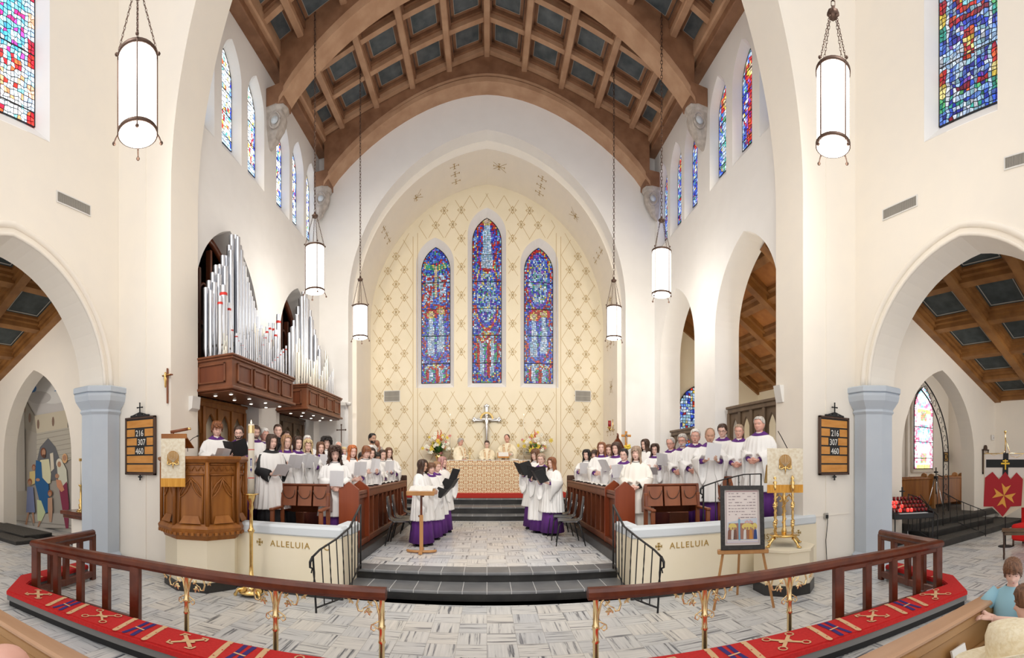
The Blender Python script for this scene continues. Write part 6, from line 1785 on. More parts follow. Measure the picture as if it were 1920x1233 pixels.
# ================================================================== BRASS LECTERN ON ITS PEDESTAL
LC_ = Vector((pY(1470, 5.02), 5.02, 0))
t = thing('pedestal', 'white plastered pedestal with a black skirting under the brass lectern', 'pedestal', LC_)
q = mb('plaster_cream'); q.lathe([(.42, .14), (.42, .56), (.44, .57), (.44, .60)], (0, 0, 0), 8, False, PI/8-.1); q.build('block', t)
q = mb('slate_dark'); q.lathe([(.43, 0), (.43, .14)], (0, 0, 0), 8, False, PI/8-.1); q.build('skirting', t)
t = thing('brass_lectern', 'ornate brass lectern with a white and gold shell cloth', 'lectern', LC_+Vector((0, 0, .602)), -.5)
for k in range(4):
    a = 2*PI*k/4+.6; r = .17; c, s_ = math.cos(a)*r, math.sin(a)*r
    q = mb('brass')
    prof = [(.018, .10)]
    for i in range(22): prof.append((.010+.010*(i % 2), .12+i*.031))
    prof += [(.03, .82), (.02, .84), (.035, .87), (.012, .90), (.028, .93), (.004, .97)]
    for z in (.30, .55): prof = sorted(prof+[(.034, z), (.036, z+.02)], key=lambda p: p[1])
    q.lathe(prof, (c, s_, 0), 10); q.build('column', t)
    q = mb('brass'); q.tube([(c, s_, .12), (c*1.2, s_*1.2, .10), (c*1.5, s_*1.5, .06), (c*1.75, s_*1.75, .0)], [.016, .018, .018, .024], 7); q.ball((c*1.78, s_*1.78, .012), .028, 8, 5, (1.2, 1.2, .5)); q.build('claw_foot', t)
    q = mb('brass'); q.tube([(c, s_, .62), (c*.6, s_*.6, .70), (c*.25, s_*.25, .66), (c*.3, s_*.3, .60), (c*.5, s_*.5, .62)], .008, 6); q.build('scroll', t)
q = mb('brass'); q.lathe([(.03, .14), (.04, .2), (.022, .25), (.022, .6), (.035, .65), (.02, .7), (.02, .80), (.05, .84)], (0, 0, 0), 12)
for k in range(30): q.ball((.026*math.cos(k*.7), .026*math.sin(k*.7), .26+k*.012), .009, 5, 4)
q.build('stem', t)
q = mb('brass'); q.lathe([(.19, .13), (.205, .14), (.205, .155), (.19, .16)], (0, 0, 0), 20); q.build('base_ring', t)
q = mb('brass_pale'); q.obox((0, .12, .98), .25, .19, .010, (R(-42), 0, 0), .003); q.build('book_plate', t)
q = mb('brass'); 
for k in range(8): q.tube([(-.2+.05*k, .12, .96), (-.18+.05*k, .16, .99), (-.2+.05*k, .18, .94)], .006, 5)
q.build('pierced_work', t)
q = mb('antependium'); q.box(-.245, .245, -.11, -.095, .84, 1.33); q.add([(-.245, -.11, 1.33), (.245, -.11, 1.33), (.245, .04, 1.34), (-.245, .04, 1.34)], [(0, 1, 2, 3)]); q.build('cloth', t)
q = mb('gold_fringe'); q.box(-.247, .247, -.113, -.092, .73, .84); q.build('fringe', t)
sh = shell_badge(t, -.118, 1.12, .135)
q = mb('iron'); q.tube([(.10, .05, 1.34), (.0, .06, 1.50), (-.06, .06, 1.58)], .006, 6); o = q.build('microphone', loc=LC_+Vector((0, 0, .60))); tag(o, 'thin black microphone rising behind the brass lectern cloth', 'microphone')

# ================================================================== RIGHT AISLE
def face(p): return math.atan2(p[0], -p[1])   # unused heading helper
def toward(X, Y): return -math.atan2(X, Y)
# banner
BP = Vector((pY(1885, 4.0), 4.0, 0)); 
t = thing('banner', 'red, white and black banner with a golden eight-pointed cross on its pole', 'banner', BP, toward(BP.x, BP.y))
k_ = math.hypot(BP.x, BP.y)/FX
def bz(py): return HC+(CY-py)*k_
q = mb('brass'); q.tube([(0, 0.03, bz(845)), (0, 0.03, bz(812))], .012, 8); q.ball((0, .03, bz(809)), .03, 8, 6); q.mat('iron').tube([(0, .03, .02), (0, .03, bz(845))], .014, 8); q.lathe([(.16, 0), (.14, .02), (.02, .04)], (0, .03, 0), 14); q.build('pole', t)
q = mb('painted'); cl = []
def bf(pts, c, d): q.add([((px-1885)*k_, -.004*d, bz(py)) for px, py in pts], [tuple(range(len(pts)))]); cl.append(c)
bf([(1845, 851), (1925, 851), (1928, 951), (1914, 951), (1881, 970), (1860, 951), (1844, 951)], (.62, .52, .40), 0)
bf([(1847, 850), (1923, 850), (1926, 895), (1846, 895)], (.66, .60, .56), 1)
bf([(1849, 861), (1923, 861), (1923, 876), (1849, 876)], (.012, .012, .014), 2); bf([(1881, 849), (1891, 849), (1890, 900), (1879, 900)], (.012, .012, .014), 3)
bf([(1847, 895), (1861, 884), (1873, 898), (1885, 884), (1895, 898), (1906, 885), (1918, 898), (1915, 948), (1895, 949), (1880, 968), (1862, 949), (1844, 949)], (.36, .012, .02), 4)
for a in (0, 1, 2, 3):
    an = R(12)+a*PI/2; c, s_ = math.cos(an), math.sin(an)
    def rt(u, v): return (1882.5+(u*c-v*s_), 928.5+(u*s_+v*c)*1.05)
    bf([rt(0, 0), rt(21, -9), rt(15, 0), rt(21, 9)], (.72, .34, .06), 5)
bf([(1884, 861), (1886.5, 861), (1886.5, 880), (1884, 880)], (.80, .50, .05), 5); bf([(1877, 867), (1893, 867), (1893, 870), (1877, 870)], (.80, .50, .05), 6); bf([(1880, 862.5), (1890, 862.5), (1890, 865), (1880, 865)], (.80, .50, .05), 6)
q.build('cloth', t, colors=cl)
q = mb('brass_pale'); q.tube([((1845-1885)*k_, 0, bz(850)), ((1925-1885)*k_, 0, bz(850))], .012, 8); q.tube([(0, .01, bz(822)), (.12, 0, bz(855)), (.25, 0, bz(857)), (.42, 0, bz(848))], .008, 5); q.tube([(-.43, 0, bz(846)), (-.25, 0, bz(853)), (-.05, 0, bz(848)), (0, 0, bz(846))], .008, 5); q.build('crossbar', t)
# small table
TP = Vector((pY(1904, 3.35), 3.35, 0))
t = thing('side_table', 'small dark wooden table in front of the banner', 'table', TP, toward(TP.x, TP.y))
q = mb('wood_grey_brown'); q.box(-.25, .25, -.18, .18, .50, .525, .008); q.box(-.22, .22, -.15, -.13, .44, .50); q.box(-.22, .22, .13, .15, .44, .50); q.build('top', t)
for sx in (-1, 1):
    for sy in (-1, 1): q = mb('wood_dark'); q.lathe([(.012, 0), (.018, .05), (.014, .1), (.02, .25), (.013, .3), (.02, .5)], (sx*.21, sy*.14, 0), 8); q.build('leg', t)
CP = Vector((pY(1929, 3.62), 3.62, 0))
t = thing('red_chair', 'bright red upholstered high-backed chair beside the banner', 'chair', CP, toward(CP.x, CP.y)-.5)
q = mb('red_bright'); q.box(-.27, .27, .12, .22, .35, 1.10, .05); q.build('backrest', t)
q = mb('red_bright'); q.box(-.27, .27, -.3, .2, .12, .46, .04); q.build('seat', t)
for sx in (-1, 1):
    for sy in (-.26, .16): q = mb('wood_dark'); q.tube([(sx*.23, sy, 0), (sx*.23, sy, .14)], .02, 6); q.build('leg', t)
# framed plaque and thermostat box on the aisle wall
Xs = pY(1848, 5.97); z0, z1 = pz(888, Xs, 5.97), pz(842, Xs, 5.97)
t = thing('framed_plaque', 'dark framed plaque with arched top on the aisle wall behind the banner', 'plaque', (Xs, 5.985, z0))
q = mb('wood_dark'); w = .17; h = z1-z0
for a in ((-w, w, 0, .04), (-w-.02, w+.02, h-.04, h), (-w, -w+.04, 0, h), (w-.04, w, 0, h)): q.box(a[0], a[1], -.03, .0, a[2], a[3])
q.prism([(-.09, h), (.09, h), (.08, h+.07), (.04, h+.12), (-.04, h+.12), (-.08, h+.07)], -.03, -.005, 'y'); q.build('frame', t)
q = mb('stone_grey'); q.box(-w+.04, w-.04, -.015, -.005, .04, h-.04); q.build('panel', t)
Xs = pY(1861, 5.97); q = mb('white_plastic'); q.box(-.07, .07, -.05, 0, -.08, .08, .012); q.mat('grille_dark').box(-.02, .02, -.052, -.05, -.02, .0); o = q.build('wall_thermostat', loc=(Xs, 5.985, pz(820, Xs, 5.97))); tag(o, 'tiny white box fixed to the aisle wall above the plaque', 'sensor')
Xs = pY(1779, 8.85); q = mb('wood_dark'); q.box(-.16, .16, -.03, 0, -.18, .18, .01); q.mat('brass').box(-.12, .12, -.034, -.03, -.14, .14); o = q.build('wall_plaque', loc=(Xs, 8.98, pz(856, Xs, 8.9))); tag(o, 'small dark square plaque on the chapel wall beside the pale window', 'plaque')
# chapel pews
for yy, x0, x1, lb in ((7.35, 9.2, 12.6, 'brown pew in the chapel niche, nearer the iron gate'), (8.2, 9.9, 13.6, 'brown pew in the chapel niche, under the pale window')):
    t = thing('chapel_pew', lb, 'pew', (x0, yy, .45))
    q = mb('wood_oak'); q.box(0, x1-x0, .0, .05, .1, .86, .01); q.box(-.02, x1-x0+.02, -.03, .08, .84, .89, .01); q.build('backrest', t)
    q = mb('wood_oak'); q.box(0, x1-x0, .05, .42, .38, .43, .01); q.build('seat', t)
    for xx in (0.0, (x1-x0)*.5, x1-x0):
        q = mb('wood_stand'); q.prism([(-.08, 0), (.42, 0), (.42, .5), (.20, .62), (.16, .88), (.12, .97), (.04, 1.0), (-.04, .97), (-.08, .88)], xx-.03, xx+.03, 'x'); q.build('end_panel', t)
# iron arched gate frame in the niche
t = thing('iron_screen', 'black wrought-iron arched screen with scrolls in the chapel opening', 'iron screen', (9.2, 6.55, .45))
def fa(a, h, n=16): return [(u, v) for u, v in arch_pts(a, 0, 1.45, h, n)[1:]]
for a, h in ((1.28, 3.42), (1.02, 3.12)):
    q = mb('iron'); q.tube([(u, 0, v) for u, v in [(a, 0)]+fa(a, h)+[(-a, 0)]], .018, 6); q.build('hoop', t)
path = [(1.15, z) for z in [.1+.27*i for i in range(6)]]+[( (p[0]+r[0])/2, (p[1]+r[1])/2) for p, r in zip(fa(1.28, 3.42, 9)[1:], fa(1.02, 3.12, 9)[1:])]
path += [(-1.15, z) for z in reversed([.1+.27*i for i in range(6)])]
for i, (u, z) in enumerate(path):
    sg = 1 if i % 2 else -1; r = .085
    q = mb('iron'); q.tube([(u+sg*r*math.cos(t_)*(1-.55*t_/5.5), 0, z+r*1.3*math.sin(t_)*(1-.55*t_/5.5)) for t_ in [5.5*j/9 for j in range(10)]], .008, 4); q.build('scroll', t)
tops = [(8.55, 5.3, 1.62), (9.3, 5.28, 1.45), (10.2, 5.2, 1.25), (11.1, 5.12, 1.0)]; bots = [(8.55, 5.3, .30), (9.3, 5.28, .30), (10.2, 5.2, .15), (11.1, 5.12, .0)]
def aisle_rail(pts, z0s, label, nb):
    tops = [(pY(px, y), y, pz(py, pY(px, y), y)) for px, py, y in pts]; bots = [(p[0], p[1], z) for p, z in zip(tops, z0s)]
    return iron_rail('iron_handrail', tops, bots, label, nbar=nb, curl=False)
aisle_rail([(1768, 922, 5.7), (1795, 937, 5.5), (1820, 947, 5.3), (1848, 958, 5.0)], [.30, .30, .15, .0], 'thin black stair rail running down from the iron screen', 6)
aisle_rail([(1703, 926, 5.6), (1722, 932, 5.5), (1742, 948, 5.3), (1758, 966, 5.15)], [.30, .30, .15, .15], 'curved stair rail behind the votive candle stand', 7)
# votive stand
VP = Vector((pY(1703, 5.5), 5.5, 0)); 
t = thing('votive_stand', 'black iron votive stand with rows of red glasses behind the right pillar', 'votive stand', VP, toward(VP.x, VP.y)*.55)
q = mb('iron'); q.box(-.42, .42, -.30, .10, .66, .76, .01)
for k in range(4): q.box(-.40, .40, -.12+.11*k, -.02+.11*k, .76+.07*k, .78+.07*k)
q.box(-.42, -.40, -.3, .35, .70, .80); q.box(.40, .42, -.3, .35, .70, .80); q.build('tray', t)
for sx in (-1, 1):
    for sy in (-.28, .30): q = mb('iron'); q.tube([(sx*.40, sy, 0), (sx*.40, sy, 1.0 if sy > 0 else .70)], .013, 6); q.build('leg', t)
    q = mb('iron'); q.tube([(sx*.41, -.28, .78), (sx*.41, .30, 1.08)], .009, 5); q.tube([(sx*.41, -.05+.09*math.cos(t_)*(1-t_/9), .84+.07*math.sin(t_)*(1-t_/9)) for t_ in [7*j/12 for j in range(13)]], .006, 4); q.build('side_scroll', t)
q = mb('iron'); q.box(-.015, .015, .30, .32, 1.02, 1.25); q.box(-.06, .06, .30, .32, 1.15, 1.175); q.build('cross', t)
q = mb('ledge'); q.box(-.30, .30, -.29, -.18, .762, .768); q.build('sand_tray', t)
M_ = Matrix.Translation(VP) @ Matrix.Rotation(toward(VP.x, VP.y)*.55, 4, 'Z')
lit = {(0, 2), (0, 4), (1, 0), (1, 3), (2, 1), (2, 2), (1, 1), (0, 5)}
for r_ in range(4):
    for k in range(10):
        on = (r_, k) in lit; key = 'v%d' % on
        if key not in PROTO:
            m1 = mb('votive_lit' if on else 'votive_red'); m1.lathe([(.024, 0), (.030, .02), (.032, .065), (.028, .065), (.026, .02)], (0, 0, 0), 10)
            o = m1.build('votive_glass')
            if on: m2 = mb('votive_glow'); m2.lathe([(.004, .03), (.010, .045), (.002, .07)], (0, 0, 0), 6); m2.build('flame', o)
            PROTO[key] = o
        else: o = copy_tree(PROTO[key])
        o.location = M_ @ Vector((-.36+.08*k, -.07+.11*r_, .78+.07*r_))
        tag(o, ('glowing red votive glass' if on else 'unlit dark red votive glass')+', %s from the left in row %s from the front' % (ORD(k+1), ORD(r_+1)), 'votive candle', 'lit votive glasses' if on else 'unlit votive glasses')
# tripod
TP = Vector((pY(1755, 6.45), 6.45, .45))
t = thing('tripod', 'silver and black camera tripod standing inside the chapel opening', 'tripod', TP)
H = pz(895, TP.x, TP.y)-.45
for k in range(3):
    a = 2*PI*k/3+.4; q = mb('chrome'); q.tube([(.03*math.cos(a), .03*math.sin(a), H), (.28*math.cos(a), .28*math.sin(a), 0)], [.016, .010], 6); q.build('leg', t)
q = mb('black'); q.tube([(0, 0, H*.55), (0, 0, H+.12)], .014, 6); q.box(-.045, .045, -.045, .045, H-.03, H+.04, .01); q.box(-.05, .05, -.04, .04, H+.12, H+.16, .01); q.tube([(0, 0, H+.10), (.22, -.05, H+.02)], [.008, .014], 6); q.tube([(0, 0, H+.16), (0, 0, H+.26)], .016, 6); q.build('head', t)

# ================================================================== LEFT AISLE side altar with candlestick
Xa, Xb = pY(116, 5.35), pY(165, 5.35); zt = pz(959, (Xa+Xb)/2, 5.35)
t = thing('side_altar', 'dark red-brown shelf altar between the mural and the left pillar', 'side altar', ((Xa+Xb)/2, 5.35, 0))
w = (Xb-Xa)/2; q = mb('wood_rail'); q.box(-w, w, -.05, .45, zt-.07, zt, .01); q.box(-w+.03, w-.03, 0, .42, zt-.14, zt-.07, .01); q.build('mensa', t)
q = mb('plaster'); q.box(-w+.22, w-.02, .1, .42, 0, zt-.14); q.build('support', t)
Xc = pY(148, 5.45)
t = thing('candlestick', 'tall brass candlestick with a very thin candle on the dark side altar', 'candlestick', (Xc, 5.5, zt))
k_ = math.hypot(Xc, 5.5)/FX
q = mb('brass'); H = 50*k_; q.lathe([(.10, 0), (.08, .02), (.04, .05), (.05, H*.25), (.025, H*.3), (.045, H*.42), (.022, H*.5), (.022, H*.9), (.05, H*.97), (.05, H)], (0, 0, 0), 14); q.build('stick', t)
q = mb('candle_wax'); q.tube([(0, 0, H), (-.02, 0, H+44*k_)], [.012, .006], 8); c = q.build('taper', t); q = mb('brass'); q.box(-.04, .0, -.02, .02, H+44*k_, H+49*k_); q.build('snuffer', c)
# security camera & loudspeakers in the chancel
Xs = -4.66; Yy = pX(652, -4.66)
Xs = pY(655, 12.15); zz = pz(756, Xs, 12.15)
q = mb('white_plastic'); q.lathe([(.02, -.08), (.07, -.06), (.085, -.01), (.085, .02), (.05, .03)], (0, 0, 0), 14); q.box(-.28, 0, -.01, .03, .0, .03); o = q.build('wall_light', loc=(Xs, 12.08, zz)); tag(o, 'small white dome light left of the sanctuary arch', 'wall light')
q = mb('white_plastic'); q.box(-.12, .12, -.08, .10, -.13, .13, .03); o = q.build('loudspeaker', loc=(-4.95, 8.98, 2.45)); tag(o, 'white loudspeaker on the pier between the organ cases', 'loudspeaker')
q = mb('white_plastic'); q.prism([(-.04, .12), (.10, .12), (.08, -.08), (-.02, -.14)], -.11, .11, 'y'); o = q.build('loudspeaker', loc=(-4.62, 6.12, pz(757, 4.6, 6.1))); tag(o, 'pale wedge loudspeaker on the wall below the near organ case', 'loudspeaker')
q = mb('white_plastic'); q.prism([(-.08, .14), (.03, .14), (.03, -.14), (-.02, -.14)], -.09, .09, 'y'); o = q.build('loudspeaker', loc=(4.60, 6.14, pz(738, 4.6, 6.1))); tag(o, 'pale wedge loudspeaker on the jamb above the right screen', 'loudspeaker')
# ================================================================== PEOPLE (facing local -Y)
def sst(a, b, x):
    t = min(1, max(0, (x-a)/(b-a))); return t*t*(3-2*t)
HZ = 1.566   # eye height of the 1.70 m figure
#        dz    halfw  front  back  yoff
HEADP = [(.118, .012, .012, .014), (.112, .036, .040, .045), (.098, .054, .060, .066), (.075, .068, .078, .086), (.048, .075, .088, .096), (.022, .077, .092, .099),
         (.004, .075, .088, .098), (-.016, .073, .088, .094), (-.034, .071, .089, .085), (-.050, .068, .088, .076), (-.064, .063, .087, .068), (-.078, .056, .086, .060), (-.092, .048, .083, .052),
         (-.104, .042, .072, .050), (-.112, .046, .048, .054), (-.130, .052, .046, .058), (-.155, .056, .048, .062)]
def interp(P, z):
    if z >= P[0][0]: return P[0][1:]
    for a, b in zip(P, P[1:]):
        if z >= b[0]:
            t = (a[0]-z)/(a[0]-b[0]); return tuple(x+(y-x)*t for x, y in zip(a[1:], b[1:]))
    return P[-1][1:]
def head_pt(phi, dz, off=0.0):
    w, f, b = interp(HEADP, dz)
    s_, c = math.sin(phi), math.cos(phi)
    e = .86 if c > 0 else 1
    x = (w+off)*math.copysign(abs(s_)**.9, s_); y = -(f+off)*math.copysign(abs(c)**e, c) if c > 0 else -(b+off)*c
    return Vector((x, y+.012, HZ+dz))
def posef(pitch, yaw, tilt=0):
    Mx = Euler((pitch, tilt, yaw)).to_matrix(); piv = Vector((0, .02, 1.47))
    def f(v):
        v = Vector(v); w = sst(1.40, 1.50, v.z)
        return v.lerp(piv + Mx @ (v-piv), w)
    return f
def finger(q, p, d, up, L, r, curl):
    side = d.cross(up).normalized(); pts = [p]; a = 0
    for k in range(3):
        a += curl*(.7 if k == 0 else 1); dd = (d*math.cos(a) + (-up)*math.sin(a)).normalized(); p = p+dd*L*(.42, .33, .25)[k]; pts.append(p)
    q.tube(pts, [r, r*.95, r*.85, r*.6], 5)
def hand(q, w, d, up, side, curl=.55, sc=1.0):
    """w wrist, d pointing to the fingers, up back-of-hand normal, side +1/-1 where the thumb sits"""
    d = Vector(d).normalized(); up = Vector(up); up = (up-d*up.dot(d)).normalized(); lat = d.cross(up).normalized()*side
    w = Vector(w); rings = []
    for t, hw, ht in ((-.02, .022, .020), (.0, .024, .018), (.03, .034, .015), (.065, .040, .014), (.088, .038, .011)):
        rings.append([w+d*t*sc+lat*hw*sc*math.cos(a)+up*ht*sc*math.sin(a) for a in [2*PI*i/8 for i in range(8)]])
    q.loft(rings)
    for k, (o, L) in enumerate(((.030, .070), (.010, .078), (-.010, .072), (-.029, .056))):
        finger(q, w+d*.082*sc+lat*o*sc, d, up, L*sc, .0088*sc, curl*(1+.08*k))
    td = (d*.65+lat*.75-up*.25).normalized()
    finger(q, w+d*.022*sc+lat*.026*sc-up*.004, td, up, .062*sc, .010*sc, curl*.5)
POSES = {  # elbow, wrist (right side +x), finger direction, back-of-hand normal, curl
    'hold':  ((.245, -.04, 1.13), (.105, -.255, 1.15), (-.25, -.85, .35), (.7, -.1, -.3), .75),
    'low':   ((.245, -.02, 1.10), (.085, -.235, 1.03), (-.45, -.8, .15), (.7, -.3, -.2), .7),
    'clasp': ((.240, .00, 1.10), (.065, -.215, .985), (-.8, -.55, -.15), (.3, -.9, .1), .6),
    'folder': ((.250, -.03, 1.12), (.120, -.27, 1.13), (-.55, -.75, .3), (.2, -.3, -.9), .5),
    'down':  ((.235, .03, 1.10), (.235, -.04, .87), (0, -.1, -1), (1, 0, 0), .35),
    'altar': ((.270, -.10, 1.12), (.16, -.30, 1.08), (-.2, -.95, -.1), (0, 0, 1), .3),
    'lean':  ((.27, -.16, 1.18), (.02, -.30, 1.24), (-.9, -.3, 0), (0, -.2, 1), .25),
}
def build_person(d):
    pf = posef(d.get('pitch', .12), d.get('yaw', 0), d.get('tilt', 0))
    rr = random.Random(d['seed']); sk = SKIN[d.get('skin', 'pale')].name; N = 24
    seated = d.get('seated', False); drop = .40 if seated else 0
    def P_(v): v = pf(v); return (v.x, v.y, v.z-drop)
    q = mb(sk)
    rings = []
    zs = [p[0] for p in HEADP]; fine = []
    for a, b in zip(zs, zs[1:]): fine += [a, (a+b)/2]
    fine.append(zs[-1])
    for dz in fine:
        ring = []
        for i in range(N*1):
            phi = -PI+2*PI*i/N
            v = head_pt(phi, dz)
            g = lambda m_, s_: math.exp(-(m_/s_)**2)
            nose = .024*g(phi, .17)*(g(dz+.034, .014)+.55*g(dz+.012, .022)); brow = .005*g(phi, .6)*g(dz-.020, .010)
            sock = -.010*(g(phi-.42, .18)+g(phi+.42, .18))*g(dz, .014); chin = .006*g(phi, .3)*g(dz+.094, .012)
            mo = -.004*g(phi, .3)*g(dz+.078, .006)+.005*g(phi, .28)*g(dz+.064, .008)
            ck = .004*(g(phi-.75, .3)+g(phi+.75, .3))*g(dz+.03, .02)
            v.y -= nose+brow+sock+chin+mo+ck
            ring.append(P_(v))
        rings.append(ring)
    # neck, shoulders, torso down to the hips as one surface
    bw = d.get('build', 1.0)
    for z, w, f, b, y in ((1.405, .062, .052, .060, .022), (1.385, .095, .064, .070, .025), (1.365, .130, .070, .076, .025), (1.335, .158, .080, .088, .02), (1.26, .172, .09, .095, .015), (1.15, .175, .11, .10, .01),
                          (1.02, .155, .10, .095, .01), (.92, .165, .105, .11, .01), (.84, .172, .105, .12, .01), (.78, .16, .09, .11, .01)):
        k = bw if z < 1.37 else 1
        rings.append([P_((w*k*math.sin(-PI+2*PI*i/N), y+(-(f*k)*math.cos(-PI+2*PI*i/N) if math.cos(-PI+2*PI*i/N) > 0 else -(b*k)*math.cos(-PI+2*PI*i/N)), z)) for i in range(N)])
    q.loft(rings, True, True)
    def PP(*v): return P_(v)
    # legs and feet
    for sx in (-1, 1):
        if seated: pts = [(sx*.09, 0, .47), (sx*.10, -.22, .48), (sx*.10, -.42, .46), (sx*.10, -.45, .30), (sx*.10, -.44, .08)]; rr_ = [.085, .08, .06, .05, .038]
        else: pts = [(sx*.09, .01, .86), (sx*.095, .0, .68), (sx*.095, -.01, .49), (sx*.095, .015, .30), (sx*.095, .02, .09)]; rr_ = [.088, .08, .056, .053, .038]
        q.tube(pts, rr_, 10)
        fy = pts[-1][1]
        q.loft([[(sx*.10+w*math.cos(a), fy+y, .005+max(0, h*(.5+.5*math.sin(a)))) for a in [2*PI*i/8 for i in range(8)]] for y, w, h in ((.06, .02, .05), (.03, .036, .09), (-.04, .038, .08), (-.11, .044, .05), (-.17, .036, .035), (-.19, .012, .02))])
    # arms and hands
    pose = POSES[d.get('pose', 'hold')]
    for sx in (-1, 1):
        e, w, fd, up, cu = pose
        e, w, fd, up = [Vector((sx*a[0], a[1], a[2])) for a in (e, w, fd, up)]
        if d.get('pose') == 'lean': w = Vector((sx*.05-.02, -.33-.03*sx, 1.22))
        sh = Vector((sx*.155, .015, 1.315))
        for v in (e, w, sh): v.z -= drop
        q.tube([sh, sh.lerp(e, .5), e, e.lerp(w, .35), w], [.042, .040, .036, .032, .024], 9)
        hand(q, w, fd, up, 1 if sx > 0 else -1, cu)
    # ears, eyes, brows, mouth
    for sx in (-1, 1):
        v = head_pt(sx*1.62, -.012, .004); c = P_(v); q.ball(c, .013, 8, 6, (.5, 1.0, 2.1))
        for (m_, r, sc_, off, dz, ph) in (('eye_white', .0095, (1.35, .6, .55), -.0110, .0, .40), ('eye_dark', .0045, (1, .7, 1), -.0035, -.001, .40)):
            c = P_(head_pt(sx*ph, dz, off)); q.mat(m_).ball(c, r, 8, 5, sc_)
        q.mat(HAIR[d.get('brow', d.get('hair', 'brown'))].name)
        q.tube([P_(head_pt(sx*a, .021+b, .0025)) for a, b in ((.20, 0), (.40, .006), (.62, .0))], [.0022, .0030, .002], 5)
        q.tube([P_(head_pt(sx*a, .006-abs(a-.4)*.02, -.001)) for a in (.24, .40, .56)], .0012, 4)
        q.mat(sk)
    mo = d.get('mouth', .5)
    q.mat('lips'); c = P_(head_pt(0, -.066, -.003)); q.ball(c, .016, 10, 6, (1.15-.45*mo, .45, .35+.55*mo))
    if mo > .15: q.mat('mouth'); c = P_(head_pt(0, -.067, .0015)); q.ball(c, .011, 8, 6, (1.05-.3*mo, .45, .35+.75*mo))
    outfit = d.get('outfit', 'choir')
    shoe = 'black'
    o = q.build('person')
    # shoes
    for sx in (-1, 1):
        fy = -.44 if seated else .02
        q = mb(shoe); q.loft([[(sx*.10+w*math.cos(a), fy+y, .0+max(0, h*(.5+.5*math.sin(a)))) for a in [2*PI*i/10 for i in range(10)]] for y, w, h in ((.075, .025, .06), (.04, .044, .11), (-.03, .046, .10), (-.11, .051, .065), (-.18, .043, .05), (-.205, .015, .03))]); q.build('shoe', o)
    # ------------------------------------------------ clothes
    def garment(name, mat, prof, pleats=0, amp=0, n=56, ph=0, inner=True, wob=.0):
        q = mb(mat); rings = []
        z0, z1 = prof[0][0], prof[-1][0]
        for (z, w, f, b, y) in prof:
            t = (z0-z)/(z0-z1) if z0 != z1 else 0; k = bw if z < 1.37 else 1; ring = []
            for i in range(n):
                a = -PI+2*PI*i/n; c, s_ = math.cos(a), math.sin(a)
                tt = sst(0, .35, t)*.45+.55*t; aa = a+.05*math.sin(z*6+ph+a*2)
                m_ = 1+amp*tt*(1.5-2.6*abs(math.sin(pleats*.5*aa+ph))**.75+.5*math.cos((pleats*.4+1)*a+ph*2))*(.7+.3*math.sin(3*a+ph*3))
                ring.append(P_((w*k*m_*s_, y-(f if c > 0 else b)*k*m_*c, z)))
            rings.append(ring)
        if inner:
            rings.append([tuple(Vector(p).lerp(Vector((0, 0, p[2])), .10)) for p in rings[-1]])
        q.loft(rings, False, True); return q.build(name, o)
    ph = rr.random()*6
    if outfit in ('choir', 'plain', 'blacksleeve', 'kid', 'alb', 'priest'):
        robe = {'kid': 'robe_white', 'priest': 'robe_gold', 'alb': 'robe_cream'}.get(outfit, d.get('robe', 'robe_white'))
        hem = d.get('hem', .50)
        cass = d.get('cassock', 'purple')
        if cass: garment('cassock', cass, [(1.10, .17, .12, .12, .01), (.80, .20, .15, .16, .01), (.40, .235, .20, .20, .01), (.06, .265, .24, .24, .01)], 14, .05, 84, ph)
        garment('surplice', robe, [(1.432, .070, .060, .066, .022), (1.412, .092, .072, .078, .022), (1.392, .138, .088, .092, .022), (1.370, .180, .102, .106, .02), (1.335, .216, .120, .122, .015), (1.26, .236, .140, .134, .01), (1.15, .242, .158, .146, .0), (1.0, .250, .176, .160, -.002),
                                   (.85, .262, .194, .178, -.004), (.68, .276, .210, .194, -.004), (hem+.02, .292, .228, .21, -.004), (hem, .294, .230, .212, -.004)], 18+rr.randint(-2, 4), .085, 120, ph)
        if outfit == 'priest':
            q = mb('brocade')
            for sx in (-1, 1): q.tube([(sx*.10, -.085, 1.38), (sx*.07, -.150, 1.26), (sx*.055, -.178, 1.10), (sx*.05, -.20, .9)], .030, 6, flat=.3)
            q.build('orphrey', o)
        for sx in (-1, 1):
            e, w = [Vector((sx*a[0], a[1], a[2])) for a in pose[:2]]
            sh = Vector((sx*.155, .012, 1.335))
            if d.get('pose') == 'lean': w = Vector((sx*.05-.02, -.33-.03*sx, 1.22))
            under = 'black_cloth' if cass == 'black_cloth' or d.get('cuff') == 'black' else cass
            slim = outfit == 'blacksleeve'
            q = mb('black_cloth' if slim else robe); rings = []
            ends = [(0, .086, 0), (.12, .104, .0), (.28, .112, .01), (.45, .120, .03), (.60, .128, .06), (.74, .136, .11), (.84, .142, .17), (.90, .148, .22), (.93, .150, .24)]
            if slim: ends = [(0, .08, 0), (.3, .088, .0), (.5, .094, .02), (.75, .085, .05), (.93, .082, .07)]
            if d.get('pose') == 'down': ends = [(a_, b_, c_*.2) for a_, b_, c_ in ends]
            n = 22
